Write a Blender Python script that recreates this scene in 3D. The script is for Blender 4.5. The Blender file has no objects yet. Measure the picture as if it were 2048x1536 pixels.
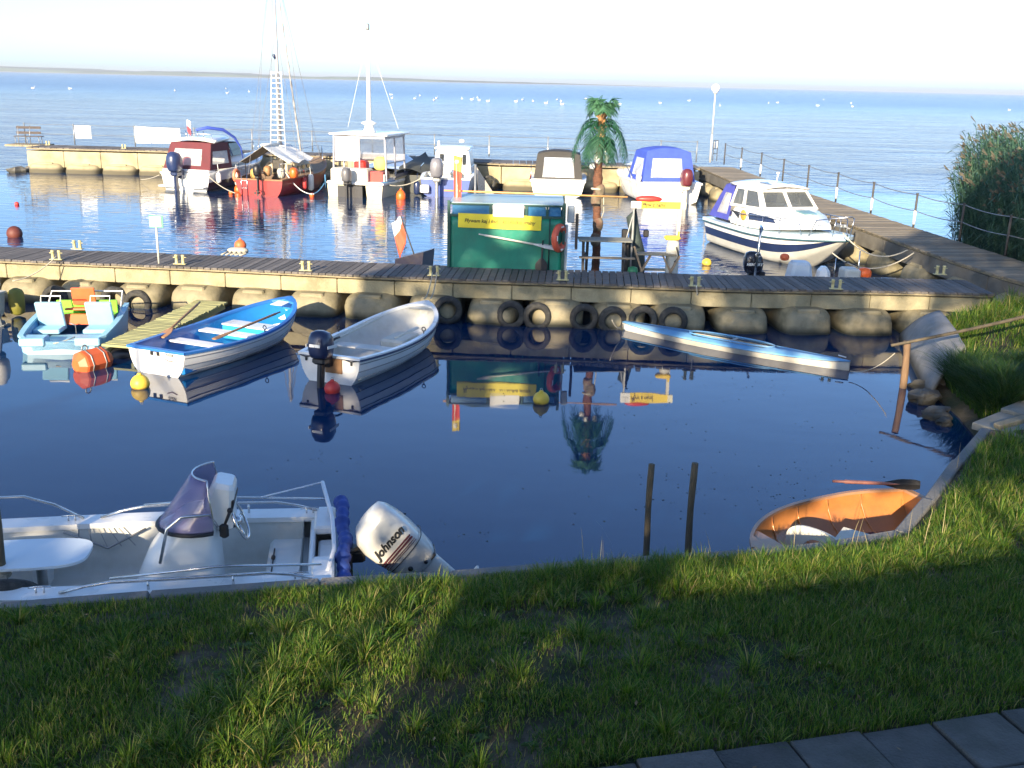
import bpy, math, random
import numpy as np
from math import sin, cos, pi, radians, sqrt, atan2
from mathutils import Vector, Matrix, Euler, noise
from mathutils.bvhtree import BVHTree
SC = bpy.context.scene
COL = SC.collection
V = Vector
rnd = random.Random(7)

# ------------------------------------------------------------------ camera numbers
PITCH, ROLL, FPX, CAMH = radians(16.56), radians(1.35), 2031.0, 4.7
_F = V((0, cos(PITCH), -sin(PITCH)))
_R0 = V((1, 0, 0)); _U0 = V((0, sin(PITCH), cos(PITCH)))
_R = _R0*cos(ROLL) + _U0*sin(ROLL)
_U = _U0*cos(ROLL) - _R0*sin(ROLL)
CAM = V((0, 0, CAMH))

def ray(px, py):
    return _F*FPX + _R*(px-1024) + _U*(768-py)
def at(px, py, z=0.0):
    "point at height z seen at photo pixel px,py (used to measure real positions)"
    d = ray(px, py); t = (z-CAMH)/d.z
    return CAM + d*t
def atY(px, py, y):
    d = ray(px, py); return CAM + d*(y/d.y)

# ------------------------------------------------------------------ mesh builder
def rotz(a): return Matrix.Rotation(a, 4, 'Z')
def frame(x, y=None, z=None, o=(0,0,0)):
    M = Matrix.Identity(4)
    for i, c in enumerate((x, y, z)):
        for j in range(3): M[j][i] = c[j]
    for j in range(3): M[j][3] = o[j]
    return M
def aim(d, up=(0,0,1)):
    "rotation whose Z looks along d"
    d = V(d).normalized(); up = V(up)
    if abs(d.dot(up)) > .99: up = V((1,0,0))
    x = up.cross(d).normalized(); y = d.cross(x)
    return frame(x, y, d)

class MB:
    def __init__(s): s.v=[]; s.f=[]; s.m=[]; s.sm=[]; s.M=Matrix.Identity(4); s.mi=0; s.smooth=False
    def add(s, vs, fs, smooth=None, mi=None):
        o=len(s.v); M=s.M
        s.v.extend([tuple(M @ V(p)) for p in vs])
        sm = s.smooth if smooth is None else smooth
        mm = s.mi if mi is None else mi
        for k,f in enumerate(fs):
            s.f.append(tuple(i+o for i in f)); s.sm.append(sm)
            s.m.append(mm[k] if isinstance(mm,(list,tuple)) else mm)
        return s
    def box(s, c, d, R=None, bev=0, taper=None):
        "centre c, full size d; bev chamfers the vertical and top edges"
        x,y,z=[q/2 for q in d]; c=V(c)
        tx,ty = taper if taper else (1,1)
        if bev<=0:
            vs=[V((a*x*(tx if e>0 else 1),b*y*(ty if e>0 else 1),e*z)) for e in(-1,1) for a,b in((-1,-1),(1,-1),(1,1),(-1,1))]
            fs=[(3,2,1,0),(4,5,6,7),(0,1,5,4),(1,2,6,5),(2,3,7,6),(3,0,4,7)]
        else:
            b=min(bev,x*.9,y*.9,z*.9)
            vs=[]
            for lev,(ins,zz) in enumerate(((b,-z),(0,-z+b),(0,z-b),(b,z))):
                k = tx if lev>1 else 1; l = ty if lev>1 else 1
                X=(x-ins)*k; Y=(y-ins)*l; q=b if ins==0 else b*.6
                for (p,r) in ((-X+q,-Y),(X-q,-Y),(X,-Y+q),(X,Y-q),(X-q,Y),(-X+q,Y),(-X,Y-q),(-X,-Y+q)):
                    vs.append(V((p,r,zz)))
            fs=[tuple(range(7,-1,-1)),tuple(range(24,32))]
            for l in range(3):
                for i in range(8):
                    j=(i+1)%8; fs.append((l*8+i,l*8+j,l*8+8+j,l*8+8+i))
        if R is not None: vs=[R@p for p in vs]
        return s.add([p+c for p in vs], fs, False)
    def beam(s, a, b, w, h, up=(0,0,1), bev=0):
        a=V(a); b=V(b); d=b-a; L=d.length
        if L<1e-6: return s
        R=aim(d,up)
        return s.box((a+b)/2,(w,h,L),R.to_3x3().to_4x4() if False else R,bev)
    def tube(s, pts, r, n=6, closed=False, cap=True):
        pts=[V(p) for p in pts]; N=len(pts); vs=[]; fs=[]
        rr = r if isinstance(r,(list,tuple)) else [r]*N
        up=V((0,0,1)); 
        for i,p in enumerate(pts):
            if closed: d=pts[(i+1)%N]-pts[i-1]
            else: d=pts[min(i+1,N-1)]-pts[max(i-1,0)]
            d.normalize()
            u=up if abs(d.z)<.95 else V((1,0,0))
            x=u.cross(d).normalized(); y=d.cross(x)
            for k in range(n):
                a=2*pi*k/n; vs.append(p+(x*cos(a)+y*sin(a))*rr[i])
        for i in range(N if closed else N-1):
            j=(i+1)%N
            for k in range(n):
                l=(k+1)%n; fs.append((i*n+k,i*n+l,j*n+l,j*n+k))
        if cap and not closed:
            fs.append(tuple(range(n-1,-1,-1))); fs.append(tuple(range((N-1)*n,N*n)))
        return s.add(vs,fs,n>4)
    def lathe(s, prof, n=16, M=None, cap=True, smooth=True, sx=1, sy=1):
        "prof: list of (radius,z)"
        vs=[];fs=[]
        for (r,z) in prof:
            for k in range(n):
                a=2*pi*k/n; p=V((r*cos(a)*sx,r*sin(a)*sy,z)); vs.append(M@p if M is not None else p)
        for i in range(len(prof)-1):
            for k in range(n):
                l=(k+1)%n; fs.append((i*n+k,i*n+l,i*n+n+l,i*n+n+k))
        if cap:
            if prof[0][0]>1e-4: fs.append(tuple(range(n-1,-1,-1)))
            if prof[-1][0]>1e-4: fs.append(tuple(range((len(prof)-1)*n,len(prof)*n)))
        return s.add(vs,fs,smooth)
    def ball(s, c, r, n=16, k=10, sc=(1,1,1), e=1.0, R=None, e2=None):
        "superellipsoid; e<1 is boxier"
        e2 = e if e2 is None else e2
        pw=lambda q,p: math.copysign(abs(q)**p,q)
        vs=[];fs=[]; c=V(c)
        for i in range(k+1):
            t=-pi/2+pi*i/k
            for j in range(n):
                a=2*pi*j/n
                p=V((r*sc[0]*pw(cos(t),e)*pw(cos(a),e2), r*sc[1]*pw(cos(t),e)*pw(sin(a),e2), r*sc[2]*pw(sin(t),e)))
                vs.append((R@p if R is not None else p)+c)
        for i in range(k):
            for j in range(n):
                l=(j+1)%n; fs.append((i*n+j,i*n+l,i*n+n+l,i*n+n+j))
        return s.add(vs,fs,True)
    def torus(s, c, R, r, M=None, n=24, k=10, sz=1):
        vs=[];fs=[];c=V(c)
        for i in range(n):
            a=2*pi*i/n
            for j in range(k):
                b=2*pi*j/k; p=V(((R+r*cos(b))*cos(a),(R+r*cos(b))*sin(a),r*sin(b)*sz))
                vs.append((M@p if M is not None else p)+c)
        for i in range(n):
            for j in range(k):
                fs.append((i*k+j,((i+1)%n)*k+j,((i+1)%n)*k+(j+1)%k,i*k+(j+1)%k))
        return s.add(vs,fs,True)
    def grid(s, rows, closed=False, smooth=True, mi=None, capa=False, capb=False):
        n=len(rows[0]); vs=[p for r in rows for p in r]; fs=[]; mm=[]
        for i in range(len(rows)-1):
            for j in range(n if closed else n-1):
                l=(j+1)%n; fs.append((i*n+j,i*n+l,(i+1)*n+l,(i+1)*n+j))
                if callable(mi): mm.append(mi(i,j))
        if capa: fs.append(tuple(range(n-1,-1,-1))); mm.append(mi(0,0) if callable(mi) else 0)
        if capb: fs.append(tuple(range((len(rows)-1)*n,len(rows)*n))); mm.append(mi(len(rows)-2,0) if callable(mi) else 0)
        return s.add(vs,fs,smooth,mm if callable(mi) else mi)
    def prism(s, outline, h, M=None, z0=0.0, smooth=False):
        "2-D outline extruded along z"
        n=len(outline)
        vs=[V((p[0],p[1],z0)) for p in outline]+[V((p[0],p[1],z0+h)) for p in outline]
        if M is not None: vs=[M@p for p in vs]
        fs=[tuple(range(n-1,-1,-1)),tuple(range(n,2*n))]+[(i,(i+1)%n,n+(i+1)%n,n+i) for i in range(n)]
        return s.add(vs,fs,smooth)
    def mesh(s, name):
        me=bpy.data.meshes.new(name); me.from_pydata(s.v,[],s.f)
        me.polygons.foreach_set('material_index',s.m); me.polygons.foreach_set('use_smooth',s.sm)
        me.update(); return me
    def build(s, name, mat, parent=None, label=None, solid=0, sub=0, auto=None):
        me=s.mesh(name)
        for m in (mat if isinstance(mat,(list,tuple)) else [mat]): me.materials.append(m)
        o=bpy.data.objects.new(name,me); COL.objects.link(o)
        if parent is not None: o.parent=parent
        if label: o['label']=label
        if solid:
            md=o.modifiers.new('solid','SOLIDIFY'); md.thickness=solid; md.offset=0
        if sub:
            md=o.modifiers.new('sub','SUBSURF'); md.levels=sub; md.render_levels=sub
        return o

def tag(o, label, cat, group=None, kind=None):
    o['label']=label; o['category']=cat
    if group: o['group']=group
    if kind: o['kind']=kind
    return o
def struct(o): o['kind']='structure'; return o
def thing(name, label, cat, loc=(0,0,0), rz=0, group=None, rot=None):
    o=bpy.data.objects.new(name,None); COL.objects.link(o); o.empty_display_size=.2
    o.location=loc; o.rotation_euler = rot if rot is not None else (0,0,rz)
    return tag(o,label,cat,group)
def dup(root, loc, rz=None, label=None, group=None, scale=None):
    def cp(o,par):
        c=o.copy(); COL.objects.link(c)
        if par is not None: c.parent=par
        for ch in [k for k in KIDS.get(o.name,[])]: cp(ch,c)
        return c
    KIDS={}
    for q in COL.objects:
        if q.parent: KIDS.setdefault(q.parent.name,[]).append(q)
    r=cp(root,None); r.location=loc
    if rz is not None: r.rotation_euler=(0,0,rz)
    if label: r['label']=label
    if group: r['group']=group
    if scale: r.scale=(scale,)*3
    return r

def text_mesh(name, body, size, mat, parent, M, bold=0.0, shear=0.0, extrude=.002, width=None, spacing=1.0):
    cu=bpy.data.curves.new(name,'FONT'); cu.body=body; cu.size=size; cu.shear=shear; cu.offset=bold
    cu.extrude=extrude; cu.align_x='CENTER'; cu.align_y='CENTER'; cu.space_character=spacing; cu.resolution_u=3
    t=bpy.data.objects.new(name+'_c',cu); COL.objects.link(t)
    dg=bpy.context.evaluated_depsgraph_get(); dg.update()
    me=bpy.data.meshes.new_from_object(t.evaluated_get(dg))
    bpy.data.objects.remove(t)
    if width:
        xs=[v.co.x for v in me.vertices]; w=max(xs)-min(xs); k=width/w
        for v in me.vertices: v.co.x*=k
    me.transform(M); me.materials.clear(); me.materials.append(mat)
    o=bpy.data.objects.new(name,me); COL.objects.link(o); o.parent=parent
    return o

def lerp(a,b,t): return a+(b-a)*t
def catenary(a,b,sag,n=10):
    a=V(a);b=V(b); return [a.lerp(b,i/n)-V((0,0,sag*4*(i/n)*(1-i/n))) for i in range(n+1)]
# ------------------------------------------------------------------ materials
def _nodes(name):
    m=bpy.data.materials.new(name); m.use_nodes=True; nt=m.node_tree; nt.nodes.clear()
    out=nt.nodes.new('ShaderNodeOutputMaterial'); b=nt.nodes.new('ShaderNodeBsdfPrincipled')
    nt.links.new(b.outputs[0],out.inputs[0]); return m,nt,b,out
def mat(name, col, rough=.5, var=.12, scale=3.0, metal=0, bump=0, bscale=40, dirt=None, dscale=1.2, damt=.5,
        coat=0, stretch=None, isl=0, trans=0, alpha=1, emit=0, wet=None, spec=.5):
    m,nt,b,out=_nodes(name); N=nt.nodes.new; L=nt.links.new
    tc=N('ShaderNodeTexCoord'); src=tc.outputs['Object']
    if stretch:
        mp=N('ShaderNodeMapping'); mp.inputs['Scale'].default_value=stretch; L(src,mp.inputs[0]); src=mp.outputs[0]
    ns=N('ShaderNodeTexNoise'); ns.inputs['Scale'].default_value=scale; ns.inputs['Detail'].default_value=6; L(src,ns.inputs['Vector'])
    mr=N('ShaderNodeMapRange'); mr.inputs[1].default_value=.3; mr.inputs[2].default_value=.7
    mr.inputs[3].default_value=1-var; mr.inputs[4].default_value=1+var; L(ns.outputs[0],mr.inputs[0])
    val=mr.outputs[0]
    if isl:
        g=N('ShaderNodeNewGeometry'); m2=N('ShaderNodeMapRange'); m2.inputs[3].default_value=1-isl; m2.inputs[4].default_value=1+isl
        L(g.outputs['Random Per Island'],m2.inputs[0]); mu=N('ShaderNodeMath'); mu.operation='MULTIPLY'
        L(val,mu.inputs[0]); L(m2.outputs[0],mu.inputs[1]); val=mu.outputs[0]
    vm=N('ShaderNodeVectorMath'); vm.operation='SCALE'; vm.inputs[0].default_value=col[:3]; L(val,vm.inputs['Scale'])
    cout=vm.outputs[0]
    if dirt:
        n2=N('ShaderNodeTexNoise'); n2.inputs['Scale'].default_value=dscale; n2.inputs['Detail'].default_value=8; n2.inputs['Roughness'].default_value=.65
        L(src,n2.inputs['Vector'])
        r2=N('ShaderNodeMapRange'); r2.inputs[1].default_value=.45; r2.inputs[2].default_value=.7; r2.inputs[4].default_value=damt; L(n2.outputs[0],r2.inputs[0])
        mx=N('ShaderNodeMixRGB'); L(r2.outputs[0],mx.inputs[0]); L(cout,mx.inputs[1]); mx.inputs[2].default_value=(*dirt,1); cout=mx.outputs[0]
    if wet:   # (z height, colour) algae / tide stain near the waterline, world height
        ge=N('ShaderNodeNewGeometry'); sp=N('ShaderNodeSeparateXYZ'); L(ge.outputs['Position'],sp.inputs[0])
        ad=N('ShaderNodeMath'); ad.operation='MULTIPLY_ADD'; ad.inputs[1].default_value=.12; L(ns.outputs[0],ad.inputs[0]); L(sp.outputs[2],ad.inputs[2])
        r3=N('ShaderNodeMapRange'); r3.inputs[1].default_value=wet[0]+.06; r3.inputs[2].default_value=wet[0]+.06+wet[2]; r3.inputs[3].default_value=1; r3.inputs[4].default_value=0
        L(ad.outputs[0],r3.inputs[0]); mx=N('ShaderNodeMixRGB'); L(r3.outputs[0],mx.inputs[0]); L(cout,mx.inputs[1]); mx.inputs[2].default_value=(*wet[1],1); cout=mx.outputs[0]
    L(cout,b.inputs['Base Color'])
    rr=N('ShaderNodeMapRange'); rr.inputs[3].default_value=max(0.02,rough-.08); rr.inputs[4].default_value=min(1,rough+.1); L(ns.outputs[0],rr.inputs[0]); L(rr.outputs[0],b.inputs['Roughness'])
    b.inputs['Metallic'].default_value=metal; b.inputs['Coat Weight'].default_value=coat
    b.inputs['Coat Roughness'].default_value=.12
    b.inputs['Specular IOR Level'].default_value=spec
    if trans: b.inputs['Transmission Weight'].default_value=trans
    if alpha<1: b.inputs['Alpha'].default_value=alpha
    if emit:
        L(cout,b.inputs['Emission Color']); b.inputs['Emission Strength'].default_value=emit
    if bump:
        n3=N('ShaderNodeTexNoise'); n3.inputs['Scale'].default_value=bscale; n3.inputs['Detail'].default_value=5; L(src,n3.inputs['Vector'])
        bp=N('ShaderNodeBump'); bp.inputs['Strength'].default_value=bump; bp.inputs['Distance'].default_value=.02; L(n3.outputs[0],bp.inputs['Height']); L(bp.outputs[0],b.inputs['Normal'])
    return m
def leafmat(name, cols, rough=.55, transl=.35):
    m,nt,b,out=_nodes(name); N=nt.nodes.new; L=nt.links.new
    g=N('ShaderNodeNewGeometry'); cr=N('ShaderNodeValToRGB'); cr.color_ramp.elements.remove(cr.color_ramp.elements[1])
    for i,(p,c) in enumerate(cols):
        e=cr.color_ramp.elements[0] if i==0 else cr.color_ramp.elements.new(p)
        e.position=p; e.color=(*c,1)
    L(g.outputs['Random Per Island'],cr.inputs[0]); L(cr.outputs[0],b.inputs['Base Color']); b.inputs['Roughness'].default_value=rough
    b.inputs['Specular IOR Level'].default_value=.3
    t=N('ShaderNodeBsdfTranslucent'); hs=N('ShaderNodeHueSaturation'); hs.inputs['Saturation'].default_value=1.15; hs.inputs['Value'].default_value=1.3
    L(cr.outputs[0],hs.inputs['Color']); L(hs.outputs[0],t.inputs[0])
    mx=N('ShaderNodeMixShader'); mx.inputs[0].default_value=transl; L(b.outputs[0],mx.inputs[1]); L(t.outputs[0],mx.inputs[2]); L(mx.outputs[0],out.inputs[0])
    return m
GR=(.35,.3,.2)
M_white=mat('gelcoat_white',(.78,.78,.75),.28,.04,2,dirt=(.45,.42,.34),damt=.22,dscale=2.5,coat=.3)
M_liner=mat('boat_liner_cream',(.62,.62,.57),.42,.06,3,dirt=(.36,.33,.26),damt=.45,dscale=3)
M_nonslip=mat('nonslip_floor',(.44,.45,.43),.7,.08,6,bump=.25,bscale=160,dirt=(.25,.23,.18),damt=.5,dscale=4)
M_offw=mat('old_white_paint',(.62,.6,.52),.5,.1,3,dirt=(.3,.27,.18),damt=.5,dscale=3)
M_navy=mat('navy_gelcoat',(.018,.03,.085),.3,.15,2,coat=.3)
M_black=mat('black_plastic',(.012,.012,.014),.45,.2,5)
M_rubber=mat('tyre_rubber',(.03,.03,.028),.8,.3,8,bump=.5,bscale=60,dirt=(.14,.13,.1),damt=.6,dscale=4)
M_steel=mat('stainless_steel',(.62,.62,.62),.22,.1,6,metal=1)
M_galv=mat('galvanised_steel',(.3,.31,.31),.5,.2,8,metal=.6)
M_rust=mat('dark_rusty_steel',(.06,.056,.052),.75,.3,8,bump=.3)
M_red=mat('red_hull_paint',(.32,.02,.02),.35,.15,1.5,dirt=(.12,.01,.012),damt=.5)
M_maroon=mat('maroon_canvas',(.1,.016,.022),.75,.15,4,bump=.3,bscale=60)
M_bluecan=mat('blue_canvas',(.04,.08,.42),.7,.12,4,bump=.3,bscale=40)
M_bluecrump=mat('blue_folded_canvas',(.03,.07,.3),.65,.25,8,bump=.6,bscale=14)
M_blackcan=mat('black_canvas',(.035,.033,.03),.75,.15,4,bump=.3,bscale=60)
M_glass=mat('tinted_window',(.03,.035,.04),.06,.1,2,spec=.7)
M_clear=mat('clear_vinyl',(.75,.76,.78),.18,.1,8,alpha=.42,bump=.25,bscale=9)
M_smoke=mat('smoked_acrylic',(.2,.18,.36),.05,.05,2,alpha=.5,spec=.6)
M_rowblue=mat('row_boat_blue',(.016,.19,.52),.3,.08,2,coat=.3,dirt=(.02,.1,.28),damt=.3,dscale=3)
M_pedblue=mat('pedal_boat_light_blue',(.28,.52,.66),.4,.06,2,dirt=(.1,.2,.3),damt=.3)
M_pedblue2=mat('pedal_boat_blue_well',(.035,.17,.4),.45,.1,3,dirt=(.02,.06,.15),damt=.4)
M_lime=mat('lime_green_plastic',(.18,.5,.03),.4,.08,3)
M_orange=mat('orange_plastic',(.75,.13,.015),.4,.1,3,dirt=(.4,.06,.02),damt=.4)
M_orangered=mat('faded_orange_red',(.7,.14,.04),.5,.12,3,dirt=(.45,.1,.05),damt=.5)
M_redb=mat('red_buoy_plastic',(.55,.04,.03),.4,.12,4,dirt=(.25,.03,.02),damt=.4)
M_yellow=mat('yellow_buoy_plastic',(.72,.5,.05),.45,.1,4,dirt=(.25,.17,.05),damt=.5,wet=(.02,(.2,.13,.02),.03))
M_yelsign=mat('yellow_sign',(.75,.62,.03),.5,.06,4,dirt=(.45,.38,.05),damt=.3)
M_green=mat('green_tarpaulin',(.004,.19,.125),.5,.2,1.5,bump=.5,bscale=6,dirt=(.003,.08,.065),damt=.5)
M_dgreen=mat('dark_green_paint',(.006,.06,.05),.5,.2,3)
M_winblue=mat('blue_shutter',(.02,.15,.32),.35,.15,3)
M_conc=mat('weathered_concrete',(.33,.29,.18),.85,.15,2.5,bump=.5,bscale=30,dirt=(.13,.115,.06),damt=.7,dscale=1.8,wet=(.12,(.06,.055,.03),.12))
M_float=mat('algae_stained_float',(.27,.235,.145),.7,.15,2.5,bump=.4,bscale=14,dirt=(.1,.09,.045),damt=.75,dscale=2.2,wet=(.03,(.03,.032,.018),.14))
M_conc2=mat('pale_breakwater_concrete',(.38,.33,.2),.85,.15,1.2,bump=.4,bscale=20,dirt=(.13,.11,.06),damt=.75,dscale=.8,wet=(.15,(.09,.08,.05),.15))  # weathering dirt strengthened and base darkened to stand in for dappled shade
M_quay=mat('grey_quay_concrete',(.2,.195,.18),.85,.2,5,bump=.6,bscale=40,dirt=(.09,.085,.07),damt=.6,dscale=5)
M_plank=mat('weathered_planks',(.125,.112,.1),.8,.2,6,bump=.5,bscale=30,isl=.38,stretch=(1,1,1),dirt=(.06,.058,.055),damt=.5,dscale=8)
M_plank2=mat('sunbleached_planks',(.33,.27,.17),.8,.15,6,bump=.5,bscale=30,isl=.2)
M_rimwood=mat('pale_edge_timber',(.26,.22,.14),.8,.2,6,bump=.4,isl=.2,dirt=(.1,.09,.06),damt=.5,dscale=5)
M_greenwood=mat('greenish_yellow_timber',(.33,.33,.15),.75,.15,5,bump=.4,isl=.15,dirt=(.16,.15,.07),damt=.4,dscale=5)
M_wood=mat('oar_wood',(.3,.16,.07),.55,.2,8,bump=.2,dirt=(.15,.08,.04),damt=.4)
M_post=mat('old_grey_post_wood',(.11,.088,.055),.85,.3,9,bump=.8,bscale=30,stretch=(1,1,.12),dirt=(.05,.045,.035),damt=.7,dscale=6)
M_bark=mat('barked_stake_wood',(.2,.125,.07),.85,.3,9,bump=.9,bscale=30,stretch=(1,1,.2),dirt=(.09,.06,.04),damt=.7,dscale=6)
M_boll=mat('cream_yellow_bollard_paint',(.55,.5,.26),.6,.12,7,dirt=(.2,.16,.07),damt=.6,dscale=9)
M_rope=mat('pale_rope',(.42,.39,.31),.9,.2,30)
M_ropeblue=mat('blue_rope',(.05,.16,.3),.9,.2,30)
M_benchdark=mat('dark_bench_slats',(.06,.045,.04),.7,.25,10)
M_panel=mat('white_panel',(.72,.73,.7),.5,.06,2,dirt=(.5,.5,.45),damt=.3)
M_ink=mat('sign_ink',(.02,.02,.02),.6,.1)
M_inkblue=mat('dark_red_stripe',(.1,.02,.03),.5,.1)
M_dingh=mat('amber_varnished_dinghy',(.44,.17,.045),.28,.15,2,dirt=(.24,.09,.035),damt=.5,dscale=2.5,coat=.35)
M_dingh2=mat('faded_dinghy_outside',(.4,.22,.12),.45,.12,3,dirt=(.25,.14,.09),damt=.4)
M_kayblue=mat('kayak_light_blue',(.13,.33,.56),.38,.12,3,dirt=(.3,.42,.5),damt=.6,dscale=2.2)
M_palmtrunk=mat('palm_trunk_fibre',(.13,.055,.03),.8,.35,12,bump=.9,bscale=30,stretch=(1,1,2.5))
M_palmtop=mat('palm_crown_shaft',(.4,.2,.08),.75,.3,10,bump=.7,bscale=30)
M_rock=mat('shore_rock',(.13,.125,.11),.85,.3,3,bump=.8,bscale=14,dirt=(.08,.075,.06),damt=.6,dscale=3,wet=(.05,(.04,.038,.03),.12))
M_lampglobe=mat('lamp_globe_glass',(.85,.85,.83),.25,.03,2)
M_skinless=None
# ------------------------------------------------------------------ water
def make_water():
    m,nt,b,out=_nodes('lagoon_water'); N=nt.nodes.new; L=nt.links.new
    b.inputs['Base Color'].default_value=(.005,.018,.05,1); b.inputs['Roughness'].default_value=.015; b.inputs['IOR'].default_value=1.55
    ge=N('ShaderNodeNewGeometry'); P=ge.outputs['Position']
    sp=N('ShaderNodeSeparateXYZ'); L(P,sp.inputs[0])
    def rng(src,a,bb,c,d,smooth=True):
        r=N('ShaderNodeMapRange'); r.interpolation_type='SMOOTHSTEP' if smooth else 'LINEAR'
        for i,v in enumerate((a,bb,c,d)): r.inputs[i+1].default_value=v
        L(src,r.inputs[0]); return r.outputs[0]
    def mth(op,a,c=None):
        q=N('ShaderNodeMath'); q.operation=op
        for i,x in enumerate((a,c)):
            if x is None: continue
            if isinstance(x,(int,float)): q.inputs[i].default_value=x
            else: L(x,q.inputs[i])
        return q.outputs[0]
    def wave(scale,stretch,detail,dist=0):
        mp=N('ShaderNodeMapping'); mp.inputs['Scale'].default_value=stretch; mp.inputs['Rotation'].default_value=(0,0,.2); L(P,mp.inputs[0])
        n=N('ShaderNodeTexNoise'); n.inputs['Scale'].default_value=scale; n.inputs['Detail'].default_value=detail; n.inputs['Distortion'].default_value=dist; L(mp.outputs[0],n.inputs['Vector']); return n.outputs[0]
    Y=sp.outputs[1]
    # distance masks : calm inner basin, ripples between piers, wind waves on the open lagoon
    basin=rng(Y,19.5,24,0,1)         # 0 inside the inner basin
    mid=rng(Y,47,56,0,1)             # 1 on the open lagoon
    small=wave(2.6,(.5,1.5,1),1.6,.8)
    fine=wave(11,(.7,1.3,1),2)
    calm=wave(1.1,(.6,1,1),2)
    big=wave(1.5,(.35,1.0,1),5,.5)
    patch=wave(.09,(.5,1.6,1),3)
    patchm=rng(patch,.35,.65,.55,1.25)
    h1=mth('MULTIPLY',calm,.0035)
    h2=mth('MULTIPLY',mth('MULTIPLY',small,.015),mth('MULTIPLY',basin,patchm))
    h3=mth('MULTIPLY',mth('MULTIPLY',big,.40),mth('MULTIPLY',mid,patchm))
    # faint ripples near the right bank in the inner basin
    X=sp.outputs[0]
    rb=mth('MULTIPLY',rng(X,1.5,6.5,0,1),.0004); h4=mth('MULTIPLY',fine,rb)
    h=mth('ADD',mth('ADD',h1,h2),mth('ADD',h3,h4))
    bp=N('ShaderNodeBump'); bp.inputs['Strength'].default_value=1; bp.inputs['Distance'].default_value=1; L(h,bp.inputs['Height']); L(bp.outputs[0],b.inputs['Normal'])
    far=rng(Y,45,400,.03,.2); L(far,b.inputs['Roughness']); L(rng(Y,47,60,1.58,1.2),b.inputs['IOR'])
    # open water gets a paler base colour than the basin
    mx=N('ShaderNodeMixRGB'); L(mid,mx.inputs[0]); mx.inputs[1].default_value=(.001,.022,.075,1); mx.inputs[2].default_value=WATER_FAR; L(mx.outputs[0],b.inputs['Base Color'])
    return m
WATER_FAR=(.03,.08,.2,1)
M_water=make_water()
w=MB()
xs=[-5000,-2000,-400,-100,-30,30,100,400,2000,5000]; ys=[-60,0,20,60,200,800,3000,6000]
w.grid([[V((x,y,0)) for x in xs] for y in ys],smooth=False)
# faces must point up
w.f=[tuple(f) for f in w.f]
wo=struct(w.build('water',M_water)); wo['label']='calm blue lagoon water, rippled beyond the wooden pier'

# far shore: low wooded land across the lagoon (really 2.8 km away)
M_far=mat('far_woods',(.05,.08,.06),.9,.4,.01)
M_sand=mat('far_beach',(.3,.29,.24),.9,.1,.01)
def far_shore():
    b=MB(); rows=[]
    for i in range(120):
        x=-3200+i*32.0
        y=2780-(x+1500)*.10 if x<-200 else 2780-130+ (x+200)*1.9
        fade=max(0.02,min(1,(520-x)/2200))
        k=.65+.7*noise.noise(V((x*.004,3,0)))+.35*noise.noise(V((x*.02,1,0)))
        hgt=3+13*fade*max(.45,k)
        if x>-100: hgt=max(.8,hgt*(1-(x+100)/1500))
        rows.append([V((x,y-30,-.5)),V((x,y,1.2)),V((x,y+4,hgt*.8)),V((x,y+40,hgt)),V((x,y+700,hgt*1.05)),V((x,y+900,-1))])
    b.grid(rows,smooth=False,mi=lambda i,j:1 if j==0 else 0)
    o=b.build('far_shore',[M_far,M_sand]); o['label']='low wooded far shore along the horizon'; return struct(o)
far_shore()

# ------------------------------------------------------------------ generic deck pier
def offset(path, d):
    out=[]
    for i,p in enumerate(path):
        t=(path[min(i+1,len(path)-1)]-path[max(i-1,0)]); t.z=0; t.normalize()
        out.append(p+V((-t.y,t.x,0))*d)
    return out
def resample(path, step):
    L=[0]
    for i in range(1,len(path)): L.append(L[-1]+(path[i]-path[i-1]).length)
    n=max(1,int(round(L[-1]/step))); out=[]
    for k in range(n+1):
        s=L[-1]*k/n; i=1
        while i<len(L)-1 and L[i]<s: i+=1
        u=(s-L[i-1])/max(1e-6,L[i]-L[i-1]); out.append(path[i-1].lerp(path[i],u))
    return out
def smooth_path(p, it=2):
    for _ in range(it):
        q=[p[0]]
        for a,b in zip(p,p[1:]): q+= [a.lerp(b,.25),a.lerp(b,.75)]
        q.append(p[-1]); p=q
    return p
def deck(root, near, width, step, name='decking', mt=None, skewr=.01):
    far=offset(near,width); P=resample(near,step); Q=offset(P,width)
    b=MB()
    for i in range(len(P)-1):
        a=(P[i]+P[i+1])/2; c=(Q[i]+Q[i+1])/2; t=(P[i+1]-P[i]).normalized()
        d=(c-a).normalized(); w=(P[i+1]-P[i]).length
        a=a-d*rnd.uniform(.0,.03)+V((0,0,rnd.uniform(-.004,.004))); c=c+d*rnd.uniform(0,.03)+V((0,0,rnd.uniform(-.004,.004)))
        b.beam(a-V((0,0,.02)),c-V((0,0,.02)),w*rnd.uniform(.86,.92),.04)
    return b.build(name,mt or M_plank,root)

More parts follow.
